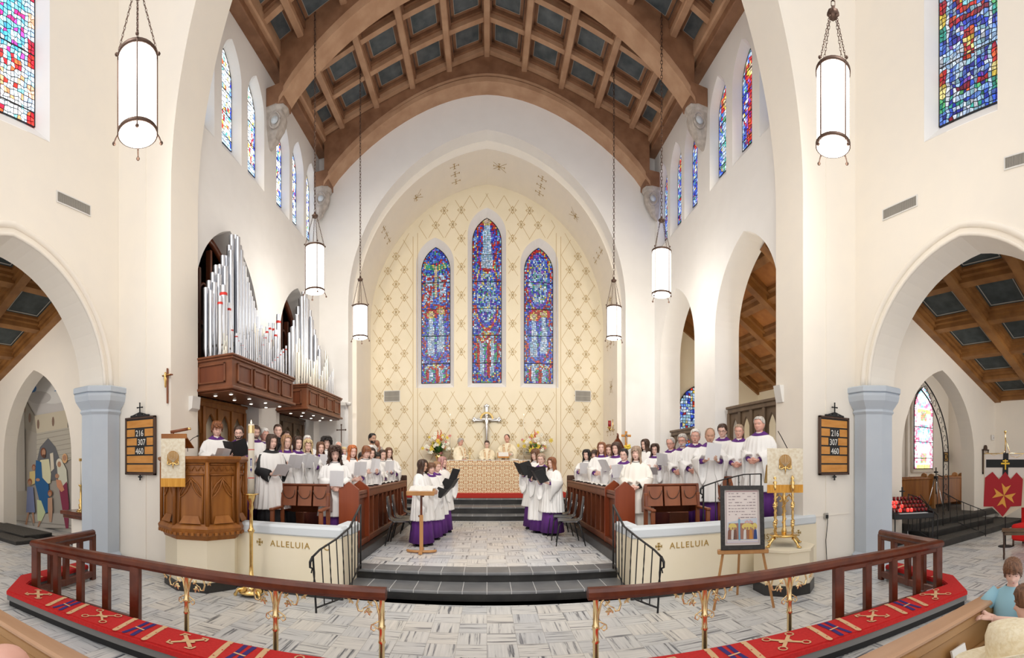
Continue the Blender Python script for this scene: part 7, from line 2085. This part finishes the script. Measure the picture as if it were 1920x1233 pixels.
            for t, r, droop in ends:
                u = t*2
                p = sh.lerp(e, min(1, u)) if u <= 1 else e.lerp(w, u-1)
                dd = ((e-sh).normalized().lerp((w-e).normalized(), sst(.35, .65, t))).normalized()
                a1 = dd.cross(Vector((0, 0, 1))); a1 = a1.normalized() if a1.length > .2 else Vector((1, 0, 0)); a2 = a1.cross(dd).normalized()
                ring = []
                for i in range(n):
                    a = 2*PI*i/n; m_ = 1+.09*t*math.cos(7*a+ph)
                    v = p+a1*r*.62*m_*math.cos(a)+a2*r*.72*m_*math.sin(a)
                    low = max(0, -math.sin(a)); v.z -= droop*low*1.15; v.x += sx*.02*t*low
                    v.z -= drop; ring.append(v)
                rings.append(ring)
            c_ = sum((Vector(v) for v in rings[-1]), Vector())/n
            rings.append([v.lerp(c_, .12) for v in rings[-1]]); rings.append([v.lerp(c_, .25)-(w-e).normalized()*.06 for v in rings[-1]])
            q.loft(rings, True, True); q.build('sleeve', o)
            if under:
                q = mb(under); a_, b_ = e.lerp(w, .45), e.lerp(w, .90)
                for v in (a_, b_): v.z -= drop
                q.tube([a_, b_], [.045, .036], 10); q.build('cuff', o)
        col_ = d.get('collar', 'purple')
        if col_:
            q = mb(col_); rings = []
            for z, w_, f_, b_ in ((1.450, .058, .050, .060), (1.450, .068, .060, .068), (1.428, .098, .082, .084), (1.410, .124, .097, .099), (1.398, .143, .107, .106), (1.394, .141, .104, .103), (1.40, .11, .08, .08)):
                rings.append([P_((w_*math.sin(a), .02-(f_ if math.cos(a) > 0 else b_)*math.cos(a), z-.026*max(0, math.cos(a)))) for a in [2*PI*i/28 for i in range(28)]])
            q.loft(rings, False, False); q.build('collar', o)
            if d.get('tab'): q = mb('robe_white'); q.obox(P_((0, -.068, 1.418)), .012, .008, .014, None, .003); q.build('collar_tab', o)
        elif outfit != 'priest':
            q = mb('black_cloth'); q.tube([P_((.075*math.sin(a), .018-.066*math.cos(a), 1.425-.02*max(0, math.cos(a)))) for a in [2*PI*i/20 for i in range(21)]], .010, 6); q.build('neckband', o)
    else:     # everyday clothes
        shirt = d['shirt']
        garment('shirt', shirt, [(1.42, .074, .062, .070, .022), (1.39, .115, .078, .084, .022), (1.36, .172, .092, .096, .02), (1.28, .205, .118, .115, .01), (1.12, .19, .130, .118, .0), (.98, .178, .125, .115, .0), (.84, .19, .13, .13, .0)], 7, .02, 40, ph)
        if seated: q = mb('black_cloth')
        else: q = mb('black_cloth')
        for sx in (-1, 1):
            if seated: q.tube([(sx*.09, .02, .47), (sx*.10, -.22, .485), (sx*.10, -.43, .46), (sx*.10, -.46, .30), (sx*.10, -.45, .10)], [.11, .10, .085, .07, .065], 12)
            else: q.tube([(sx*.09, .01, .86), (sx*.095, .0, .5), (sx*.095, .02, .10)], [.105, .085, .07], 12)
        q.build('trousers', o)
        for sx in (-1, 1):
            e, w = [Vector((sx*a[0], a[1], a[2])) for a in pose[:2]]; sh = Vector((sx*.16, .012, 1.335))
            if d.get('pose') == 'lean': w = Vector((sx*.05-.02, -.33-.03*sx, 1.22))
            for v in (e, w, sh): v.z -= drop
            pts = [sh, sh.lerp(e, .5), e] + ([e.lerp(w, .5), e.lerp(w, .9)] if d.get('longsleeve') else [])
            if not d.get('longsleeve'): pts = [sh, sh.lerp(e, .4), sh.lerp(e, .75)]
            q = mb(shirt); q.tube(pts, [.078, .074, .068, .056, .045][:len(pts)], 12); q.build('sleeve', o)
    # ------------------------------------------------ hair
    st = d.get('style', 'short'); hc = HAIR[d.get('hair', 'brown')].name
    if st != 'none':
        cfg = {   # front line, side line, back line (dz); thickness; noise; width of long hair
            'short': (.070, .000, -.075, .012, .004, 0), 'crop': (.076, .012, -.06, .007, .002, 0), 'mop': (.055, -.010, -.08, .018, .010, 0),
            'fringe': (.036, -.040, -.10, .014, .005, 0), 'bun': (.074, -.012, -.065, .012, .004, 0),
            'bald': (.125, .020, -.07, .007, .002, 0), 'thin': (.086, .008, -.07, .008, .002, 0),
            'bob': (.066, -.110, -.13, .017, .005, .1), 'long': (.070, -.27, -.34, .013, .007, .2), 'longfringe': (.040, -.24, -.33, .013, .007, .2),
            'curly': (.060, -.22, -.27, .045, .020, .2), 'wavy': (.066, -.20, -.25, .022, .012, .2)}[st]
        fr, sd, bk, th, nz, _ = cfg
        q = mb(hc); cols_ = 44; rows = 18; rings = []
        part = d.get('part', 1)
        for k in range(rows+1):
            ring = []
            for i in range(cols_):
                phi = -PI+2*PI*i/cols_; a = abs(phi)
                lo = fr if a < .55 else (fr+(sd-fr)*sst(.55, 1.15 if sd < -.1 else 1.35, a) if a < 1.35 else sd+(bk-sd)*sst(1.35, 2.2, a))
                lo += .006*math.sin(phi*9+ph)*(1 if nz > .003 else .4)
                t = (k/rows); dz = .117+(lo-.117)*(t**1.25)
                off = th*(.7+.3*min(1, (.121-dz)/.05))
                if st in ('bald', 'thin'): off *= sst(0, .5, a) if st == 'thin' else sst(.6, 1.3, a)
                if dz > -.06: v = head_pt(phi, dz, off); v.z += (off+.003)*sst(.03, .11, dz)
                else:
                    u = min(1, (-.06-dz)/.22); v0 = head_pt(phi, -.06, off)
                    wv = .118 if st != 'bob' else .085
                    if st in ('curly',): wv = .150
                    tgt = Vector((wv*math.sin(phi), (.02-.115*math.cos(phi)) if math.cos(phi) < 0 else (.0-.105*math.cos(phi)-.02), 0))
                    v = Vector((v0.x+(tgt.x-v0.x)*u, v0.y+(tgt.y-v0.y)*u, HZ+dz))
                v += Vector((rr.uniform(-1, 1), rr.uniform(-1, 1), rr.uniform(-1, 1)*.6))*nz*(.3+.7*t)
                w_ = math.sin(phi*(14 if nz < .01 else 9)+ph+dz*(30 if st in ('wavy', 'curly') else 6))*nz*.5; v.x += w_*math.sin(phi); v.y -= w_*math.cos(phi)
                ring.append(P_(v))
            rings.append(ring)
        last = []
        for i, p in enumerate(rings[-1]):
            phi = -PI+2*PI*i/cols_; v = Vector(p); c = Vector(P_((0, .03, HZ-.02))); c.z = v.z; last.append(v.lerp(c, .14)+Vector((0, 0, .006)))
        rings.append(last)
        q.loft(rings, True, False)
        if st == 'bun': q.ball(P_(head_pt(PI, .03, .03)), .034, 10, 7)
        def hs(phi, dz, off):
            if dz > -.06: v = head_pt(phi, dz, off); v.z += (off+.003)*sst(.03, .11, dz); return v
            u = min(1, (-.06-dz)/.22); v0 = head_pt(phi, -.06, off); wv = {'bob': .085, 'curly': .150}.get(st, .118)
            ty = (.02-.115*math.cos(phi)) if math.cos(phi) < 0 else (-.02-.105*math.cos(phi))
            return Vector((v0.x+(wv*math.sin(phi)-v0.x)*u, v0.y+(ty-v0.y)*u, HZ+dz))
        if st in ('mop', 'curly', 'wavy', 'long', 'longfringe', 'bob'):
            curl = {'mop': .016, 'curly': .020, 'wavy': .012}.get(st, .004); nst = {'curly': 54, 'mop': 46, 'wavy': 34}.get(st, 22)
            for k in range(nst):
                sg = 1 if k % 2 else -1
                phi = sg*(rr.uniform(.95, PI) if st != 'mop' else rr.uniform(0, PI)); top_ = rr.uniform(.02, .11)
                end = {'mop': top_-rr.uniform(.04, .09), 'curly': rr.uniform(-.28, -.16), 'wavy': rr.uniform(-.28, -.18), 'bob': rr.uniform(-.15, -.11)}.get(st, rr.uniform(-.38, -.27))
                if st == 'mop' and abs(phi) < 1.3: end = max(end, .045)
                if st == 'mop' and abs(phi) >= 1.3: end = max(end, -.06)
                n_ = 9 if st == 'mop' else 16; f0 = rr.uniform(0, 6); pts = []
                for i in range(n_+1):
                    dz = top_+(end-top_)*i/n_; e = curl*(.3+.7*i/n_)
                    w_ = f0+i*({'mop': 1.1, 'curly': 1.25, 'wavy': .8}.get(st, .35))
                    pts.append(P_(hs(phi+e/.09*math.sin(w_), dz, th*.75+e*.8*math.cos(w_))))
                r0 = {'mop': .008, 'curly': .010}.get(st, .0075); q.tube(pts, [r0]*(n_-1)+[r0*.8, r0*.3], 5)
        q.build('hair', o)
    if d.get('beard'):
        q = mb(HAIR[d['beard']].name); rings = []
        for k, dz in enumerate((-.046, -.062, -.078, -.094, -.106, -.112)):
            rings.append([P_(head_pt(a, dz, .007 if k < 5 else -.012)) for a in [-1.35+2.7*i/14 for i in range(15)]])
        # leave the mouth open by starting the middle lower
        for k in (0, 1):
            for i in range(5, 10): rings[k][i] = P_(head_pt(-1.35+2.7*i/14, -.080, .004+.003*k))
        q.loft(rings, False, False, closed=False)
        q.tube([P_(head_pt(a, -.050-abs(a)*.012, .004)) for a in (-.36, -.18, 0, .18, .36)], .0055, 5)
        q.build('beard', o)
    if d.get('glasses'):
        q = mb('glasses' if d['glasses'] == 'dark' else 'grille_metal')
        for sx in (-1, 1):
            c = Vector(head_pt(sx*.42, -.004, .012))
            pts = [P_((c.x+.021*math.cos(t_), -.098+.012*abs(math.cos(t_))*0+.006+abs(c.x+.021*math.cos(t_))*.10, c.z+.016*math.sin(t_))) for t_ in [2*PI*j/12 for j in range(13)]]
            q.tube(pts, .0022 if d['glasses'] == 'dark' else .0015, 4)
            q.tube([P_((c.x+sx*.021, -.085, c.z+.004)), P_((sx*.079, .0, HZ+.0))], .002, 4)
        q.tube([P_((-.012, -.095, HZ-.002)), P_((0, -.099, HZ)), P_((.012, -.095, HZ-.002))], .002, 4)
        q.build('glasses', o)
    if d.get('hat'):
        q = mb('straw'); rings = []
        for k, (r, z) in enumerate([(.055, .165), (.09, .155), (.105, .12), (.108, .06), (.112, .045), (.16, .040), (.215, .070), (.222, .066), (.16, .030), (.105, .03)]):
            rings.append([P_((r*1.0*math.cos(a), .01+r*1.1*math.sin(a), HZ+z+(.045*math.sin(a+.3)*(r-.11)/.1 if r > .15 else 0))) for a in [2*PI*i/32 for i in range(32)]])
        q.loft(rings, True, False); q.build('hat', o)
    return o
def sheet_mesh(kind):
    if kind == 'sheet':
        q = mb('paper')
        for sg in (-1, 1):
            x1 = sg*.115; y = -.012 if sg > 0 else -.018
            vs = [(0, 0, 0), (x1, y, 0), (x1, y, .27), (0, 0, .27)]; vb = [(v[0], v[1]+.003, v[2]) for v in vs]
            q.mat('paper').add(vs, [(0, 1, 2, 3) if sg > 0 else (3, 2, 1, 0)]); q.mat('paper_print').add(vb, [(3, 2, 1, 0) if sg > 0 else (0, 1, 2, 3)])
            q.mat('paper').add([vs[0], vs[1], vb[1], vb[0], vs[3], vs[2], vb[2], vb[3]], [(0, 1, 2, 3), (7, 6, 5, 4)])
        return q
    q = mb('folder_black')
    for sg in (-1, 1):
        a = .42; x1, y = sg*.225*math.cos(a), .225*math.sin(a)*1.0
        vs = [(0, 0, 0), (x1, y, 0), (x1, y, .30), (0, 0, .30)]; vb = [(v[0]*.98, v[1]+.008, v[2]) for v in vs]
        q.mat('folder_black').add(vs+vb, [(0, 1, 2, 3), (7, 6, 5, 4), (0, 4, 5, 1), (3, 2, 6, 7), (1, 5, 6, 2), (0, 3, 7, 4)])
        vp = [(v[0]*.94, v[1]+.013, .01+v[2]*.94) for v in vs]; q.mat('book_page').add(vp, [(0, 1, 2, 3)])
    return q
PSEED = [100]
def level(X): a = abs(X); return ZCH if a < 2.9 else (ZCH+.15 if a < 3.7 else ZCH+.32)
def person(px, py, Y, rz, label, zf=None, held=None, short=None, group=None, **k):
    X = pY(px, Y)
    if zf is None: zf = level(X)
    zt = pz(py, X, Y)+(k.pop('dtop', 0)); tall = .40 if k.get('seated') else 0
    top = 1.684+{'mop': .025, 'curly': .03, 'hat': .06}.get(k.get('style'), .012)-tall+(.05 if k.get('hat') else 0)
    sc_ = (zt-zf)/top; H = sc_*1.7
    if not (1.1 < H < 1.95): print('HEIGHT', round(H, 2), label)
    PSEED[0] += 1
    d = dict(k); d['seed'] = PSEED[0]
    o = build_person(d)
    sw = min(1.08, max(sc_, .62)); hs = k.get('hs')
    o.location = (X, Y, zf); o.rotation_euler = (0, 0, rz); o.scale = (sc_*k.get('fat', 1), sc_*k.get('fat', 1), sc_)
    tag(o, label, 'person', group)
    if held:
        kind, hx, hy, hz, tx, tz = held if isinstance(held, tuple) else {'sheet': ('sheet', 0, -.335, 1.12, -.55, 0), 'low': ('sheet', 0, -.31, 1.02, -.85, 0), 'folder': ('folder', 0, -.37, 1.12, -.50, 0), 'raised': ('sheet', 0, -.33, 1.16, -.25, 0)}[held]
        h = sheet_mesh(kind).build('music_sheet' if kind == 'sheet' else 'music_folder')
        # local frame of the holder
        Mx = Matrix.Translation((X, Y, zf)) @ Matrix.Rotation(rz, 4, 'Z') @ Matrix.Diagonal((sc_, sc_, sc_, 1))
        h.location = Mx @ Vector((hx, hy, hz)); h.rotation_euler = Euler((-tx, 0, 0)).to_matrix().to_4x4().to_euler()
        # top edge leans away from the reader
        jr = random.Random(PSEED[0]); E = Matrix.Rotation(rz+tz+jr.uniform(-.3, .3), 4, 'Z') @ Matrix.Rotation(-tx+jr.uniform(-.2, .15), 4, 'X') @ Matrix.Rotation(jr.uniform(-.16, .16), 4, 'Y'); h.rotation_euler = E.to_euler(); h.scale = (sc_, sc_, sc_)
        tag(h, ('white music sheets' if kind == 'sheet' else 'black music folder')+' held by '+(short or label), 'sheet music' if kind == 'sheet' else 'folder')
    return o
LG, RG = 'choir singers on the left', 'choir singers on the right'
# ---- left choir
person(406, 787, 6.40, .75, 'young man with curly auburn hair and purple collar standing behind the pulpit', group=LG, hair='auburn', style='mop', pitch=.32, yaw=.1, mouth=.1, pose='low', held='low', short='the curly auburn-haired man behind the pulpit', tab=1)
person(448, 797, 6.60, .45, 'bearded dark-haired man in purple collar singing behind the pulpit rim', group=LG, hair='dark', style='short', beard='dark', pitch=.18, mouth=.9, pose='folder', held='folder', short='the bearded man behind the pulpit', glasses='dark')
person(478, 796, 7.25, .95, 'dark-haired man half hidden by the paschal candle', group=LG, hair='dark', style='short', beard='dark', pitch=.25, mouth=.3, pose='low')
person(495, 801, 7.55, 1.0, 'white-haired man with glasses just right of the paschal candle', group=LG, hair='white', style='short', glasses='metal', skin='ruddy', pitch=.2, mouth=.3, pose='folder', held='folder', short='the white-haired man by the paschal candle')
person(521, 794, 8.05, .55, 'tall dark-haired young man in the rear row before the second organ case', group=LG, hair='dark', style='crop', beard=None, pitch=.1, mouth=.1, pose='folder', held='folder', short='the tall dark-haired man of the rear row')
person(536, 806, 8.5, .7, 'dark-haired singer mostly hidden behind the woman with long fair-brown hair', group=LG, hair='dark', style='short', mouth=.3, pose='low')
person(509, 813, 6.50, .85, 'woman with dark bob and black sleeves standing beside the pulpit', group=LG, hair='dark', style='bob', pitch=.12, yaw=.15, mouth=.8, pose='low', outfit='blacksleeve', cassock='black_cloth', collar='black_cloth', held='low', short='the woman with black sleeves', hem=.46)
person(537, 814, 6.95, .80, 'woman with long fair-brown hair and glasses singing in the left front row', group=LG, hair='light', style='long', glasses='metal', pitch=.05, mouth=.8, pose='hold', held='sheet', short='the woman with long fair-brown hair', cassock='black_cloth', hem=.44)
person(558, 817, 7.35, .85, 'woman with short dark hair and purple collar singing beside the fair-brown-haired woman', group=LG, hair='dark', style='bob', pitch=.05, mouth=.9, pose='hold', held='sheet', short='the short dark-haired woman on the left', cassock='black_cloth')
person(577, 823, 7.85, .55, 'blonde wavy-haired woman singing with open mouth in the left choir', group=LG, hair='blonde', style='wavy', mouth=.9, pose='hold', held='sheet', short='the blonde woman of the left choir', collar=None)
person(576, 815, 9.1, .6, 'white-haired singer in the rear behind the blonde woman', group=LG, hair='white', style='short', mouth=.3, pose='low')
person(601, 827, 8.30, .60, 'woman with straight brown hair raising a white sheet in the left choir', group=LG, hair='brown', style='long', mouth=.9, pose='hold', held='raised', short='the straight brown-haired woman on the left', cassock='black_cloth', collar='purple')
person(612, 817, 9.30, .55, 'long dark-haired singer in the rear row beneath the far organ case', group=LG, hair='black', style='curly', mouth=.2, pose='low', collar=None)
person(628, 834, 6.98, .42, 'young woman with thick curly brown hair at the front of the left choir', group=LG, hair='dark', style='curly', pitch=.22, mouth=.4, pose='clasp', collar=None, robe='robe_white', hem=.50, held=('sheet', 0, -.29, 1.02, -.45, 0), short='the curly-haired young woman in front')
person(634, 827, 10.2, .5, 'pink bald-headed singer behind the curly-haired young woman', group=LG, hair='white', style='bald', skin='ruddy', mouth=.2, pose='low')
person(644, 837, 10.5, .6, 'fair-haired singer behind and right of the curly-haired woman', group=LG, hair='blonde', style='short', mouth=.3, pose='low')
person(660, 833, 8.15, .72, 'girl with very long red hair standing at the left choir desk', group=LG, hair='red', style='long', pitch=.15, mouth=.3, pose='low', collar=None, held='sheet', short='the girl with very long red hair')
person(678, 846, 8.95, .6, 'dark-skinned child looking down between two red-haired singers', group=LG, hair='black', style='short', skin='mid', pitch=.4, mouth=.1, pose='low', collar=None)
person(686, 836, 8.60, .75, 'singer with coppery fringe behind raised white sheets', group=LG, hair='auburn', style='fringe', pitch=.3, mouth=.3, pose='hold', held='raised', short='the singer with the coppery fringe', dtop=.02, collar=None)
person(696, 838, 9.45, .6, 'pale dark-haired woman behind the coppery-fringed singer', group=LG, hair='dark', style='long', mouth=.3, pose='low', collar=None)
person(705, 846, 9.75, .7, 'black-haired child with bowed head at the left choir desk', group=LG, hair='black', style='bob', skin='mid', pitch=.45, mouth=.1, pose='low', collar=None)
person(717, 842, 10.15, .7, 'young woman with dark hair tied back at the left choir desk', group=LG, hair='dark', style='bun', mouth=.2, pose='hold', held='raised', short='the young woman with tied-back hair', collar=None)
person(729, 838, 10.6, .45, 'girl with long brown hair at the altar end of the left choir', group=LG, hair='brown', style='long', mouth=.1, pose='low', collar=None)
pm = person(698, 811, 11.55, .95, 'bearded man in a white shirt carrying a baby before the lattice wall', zf=.60, hair='black', style='crop', beard='black', pitch=.1, mouth=.0, outfit='lay', shirt='robe_white', longsleeve=1, pose='hold', skin='mid')
# the baby on his shoulder
def baby(px, py, Y):
    X = pY(px, Y); z = pz(py, X, Y); q = mb(SKIN['brown'].name)
    q.loft([[(cx+r*math.cos(a), .0+r*.9*math.sin(a), z_) for a in [2*PI*i/14 for i in range(14)]] for cx, r, z_ in ((0, .012, .115), (0, .045, .10), (-.003, .066, .065), (-.004, .070, .03), (0, .062, -.005), (.002, .045, -.04), (.004, .034, -.06), (.01, .06, -.085), (.02, .075, -.14), (.02, .085, -.22), (.02, .085, -.30), (.02, .05, -.36))])
    for sx, ex in ((-1, -.13), (1, .10)):
        q.tube([(.02, sx*.05, -.10), (ex*.6, sx*.08, -.17), (ex, sx*.04, -.22)], [.028, .024, .016], 7); q.tube([(.02, sx*.05, -.33), (.02+ex*.4, sx*.09, -.40), (.02, sx*.09, -.50)], [.04, .034, .022], 7)
        for k in range(4): q.tube([(ex, sx*.04, -.22), (ex*1.1, sx*.04+.008*(k-1.5), -.245)], [.006, .004], 4)
    q.mat('eye_dark').ball((.035, -.050, .02), .008, 6, 4); q.ball((-.03, -.052, .02), .008, 6, 4); q.mat('lips').ball((0, -.058, -.02), .009, 6, 4)
    o = q.build('person', loc=(X, Y, z-.12)); q = mb('hair_black'); q.ball((0, .012, .045), .074, 12, 8, (1, .95, 1)); q.build('hair', o); 
    q = mb('stone_grey'); q.loft([[(cx+r*math.cos(a), r*.9*math.sin(a), z_) for a in [2*PI*i/14 for i in range(14)]] for cx, r, z_ in ((.012, .066, -.085), (.02, .084, -.14), (.02, .095, -.23), (.02, .095, -.33), (.02, .06, -.37))]); q.build('romper', o)
    o.rotation_euler = (0, -.35, .6); o.scale = (.95,)*3; tag(o, 'baby held against the shoulder of the bearded man', 'person')
baby(708, 824, 11.33)
# ---- the six young singers in the aisle
KG = 'young singers in the aisle'
person(792, 860, 8.10, 1.15, 'girl with very long dark brown hair behind the wooden music stand', zf=ZC, group=KG, hair='dark', style='long', skin='mid', mouth=.1, pose='low', collar=None, hem=.50)
person(808, 866, 8.75, .65, 'boy with short brown hair and blue ribbon facing the camera', zf=ZC, group=KG, hair='brown', style='fringe', mouth=.1, pose='low', hem=.44, held=('folder', .05, -.33, .92, -.9, .1), short='the short-haired boy in the aisle', pitch=.15)
person(819, 864, 9.25, .9, 'fair girl with drawn-back hair behind the boy', zf=ZC, group=KG, hair='light', style='bun', mouth=.2, pose='folder', hem=.48, held=('folder', 0, -.36, 1.04, -.75, .1), short='the fair girl with drawn-back hair')
person(829, 855, 9.70, 1.0, 'girl with pinkish fair hair nearest the altar on the left', zf=ZC, group=KG, hair='pink', style='long', mouth=.2, pose='folder', collar=None, hem=.50, held='folder', short='the pinkish fair-haired girl')
person(1004, 840, 10.2, -.75, 'girl with brown fringe and glasses nearest the altar on the right', zf=ZC, group=KG, hair='brown', style='longfringe', glasses='metal', mouth=.2, pose='folder', collar=None, held='folder', short='the girl with fringe and glasses', hem=.48)
person(1015, 849, 9.65, -.45, 'older grey-blonde woman with glasses and wide purple collar', zf=ZC, group=KG, hair='greybrown', style='short', glasses='metal', mouth=.5, pose='folder', held='folder', short='the older woman in the purple collar', hem=.28)
person(1035, 856, 9.30, -.85, 'girl with long auburn hair raising a black folder before the dark chairs', zf=ZC, group=KG, hair='auburn', style='long', mouth=.1, pose='folder', collar=None, held='folder', short='the auburn-haired girl in the aisle', hem=.50)
# ---- clergy
PG = 'clergy behind the altar'
person(863, 820, 13.86, .8, 'grey-haired priest in cream vestments at the left of the altar', zf=.90, group=PG, hair='grey', style='short', skin='ruddy', mouth=.0, outfit='priest', collar=None, cassock='robe_cream', pose='clasp', pitch=.25)
person(913, 825, 13.86, 0, 'young dark-haired server in cream at the middle of the altar', zf=.90, group=PG, hair='dark', style='short', mouth=.0, outfit='priest', collar=None, cassock='robe_cream', pose='clasp', pitch=.2, glasses='metal')
person(951, 813, 13.86, -.25, 'balding priest in cream vestments behind the missal stand', zf=.90, group=PG, hair='dark', style='bald', skin='ruddy', mouth=.0, outfit='priest', collar=None, cassock='robe_cream', pose='altar', pitch=.35)
# ---- right choir
person(1100, 842, 10.4, -.50, 'woman with long black wavy hair at the altar end of the right choir', group=RG, hair='black', style='wavy', mouth=.2, pose='hold', collar=None, held=('sheet', .05, -.35, 1.12, -.35, .2), short='the black-haired woman near the altar')
person(1115, 842, 10.9, -.6, 'dark fringed singer peeping out beside the black-haired woman', group=RG, hair='dark', style='longfringe', mouth=.6, pose='low')
person(1128, 828, 9.65, -.40, 'woman with long reddish hair singing with wide open mouth', group=RG, hair='auburn', style='long', mouth=1.0, pitch=-.02, pose='low')
person(1142, 832, 9.95, -.45, 'woman with long mousy brown hair behind the wide-mouthed singer', group=RG, hair='brown', style='long', mouth=.6, pose='low', collar=None)
person(1156, 828, 9.05, -.80, 'woman with chin-length dark brown hair and purple collar turned to the altar', group=RG, hair='dark', style='bob', mouth=.2, pose='hold', held='sheet', short='the dark bobbed woman on the right')
person(1170, 840, 8.30, -.60, 'singer with glasses and tied-back dark hair at the right choir desk', group=RG, hair='black', style='bun', glasses='metal', mouth=.4, pose='hold', held='sheet', short='the bespectacled singer at the right desk', build=1.05)
person(1193, 835, 7.00, -.55, 'woman with long greying brown hair at the front of the right choir', group=RG, hair='greybrown', style='longfringe', mouth=.6, pose='clasp', collar=None, robe='robe_cream', cassock='robe_cream', hem=.55, pitch=.05, cuff='black')
person(1210, 822, 9.9, -1.1, 'woman with long dark hair turned away in the rear of the right choir', group=RG, hair='dark', style='long', mouth=.2, pose='low', collar=None)
person(1228, 831, 8.65, -.55, 'woman with dark glasses and shoulder-length brown hair in the right choir', group=RG, hair='dark', style='wavy', glasses='dark', mouth=.3, pose='hold', held='low', short='the woman with dark glasses')
person(1258, 818, 8.4, -.85, 'man with receding grey hair and glasses looking down in the right choir', group=RG, hair='grey', style='thin', glasses='dark', skin='ruddy', mouth=.2, pitch=.2, pose='hold', held='sheet', short='the man with receding grey hair')
person(1280, 812, 7.85, -.80, 'grey-bearded man with dark glasses in the right choir', group=RG, hair='grey', style='short', beard='white', glasses='dark', skin='ruddy', mouth=.3, pitch=.15, pose='clasp')
person(1304, 803, 7.35, -.55, 'white-haired man singing before the dark carved screen', group=RG, hair='white', style='short', skin='ruddy', mouth=.7, pitch=.05, pose='clasp', tab=1, glasses='metal')
person(1331, 801, 6.85, -.40, 'balding tanned man holding up a white sheet in the right choir', group=RG, hair='greybrown', style='bald', skin='mid', mouth=.3, pitch=.2, pose='hold', held='raised', short='the balding tanned man', tab=1)
person(1355, 793, 7.25, -.75, 'young man with dark glasses and dark swept hair in the right rear row', group=RG, hair='dark', style='short', glasses='dark', mouth=.1, pitch=.25, pose='clasp')
person(1386, 794, 6.72, -.75, 'man with metal glasses and cropped grey hair in the right rear row', group=RG, hair='greybrown', style='crop', glasses='metal', skin='ruddy', mouth=.4, pose='clasp', tab=1)
person(1424, 779, 6.32, -1.05, 'tall grey-haired man beside the brass lectern', group=RG, hair='grey', style='crop', skin='ruddy', mouth=.1, pose='clasp', fat=1.05)
# ---- congregation
person(1897, 1042, 1.17, -1.75, 'child in a light blue shirt leaning over the end of the front pew', zf=0, hair='brown', style='fringe', mouth=.1, outfit='lay', shirt='light_blue_cloth', pose='lean', pitch=.35, yaw=.6)
person(1930, 1092, .76, PI, 'brown-haired child partly cut by the right edge below the blue-shirted child', zf=0, hair='brown', style='short', outfit='lay', shirt='robe_white', pose='down')
person(1905, 1158, .62, PI-.35, 'person in a pale straw sun hat at the lower right corner', zf=0, hair='blonde', style='bob', outfit='lay', shirt='robe_cream', pose='down', seated=True, hat=True)
person(8, 1203, .62, PI+.3, 'bald-headed man at the lower left corner', zf=0, hair='grey', style='none', skin='ruddy', outfit='lay', shirt='navy_stitch', pose='down', seated=True)
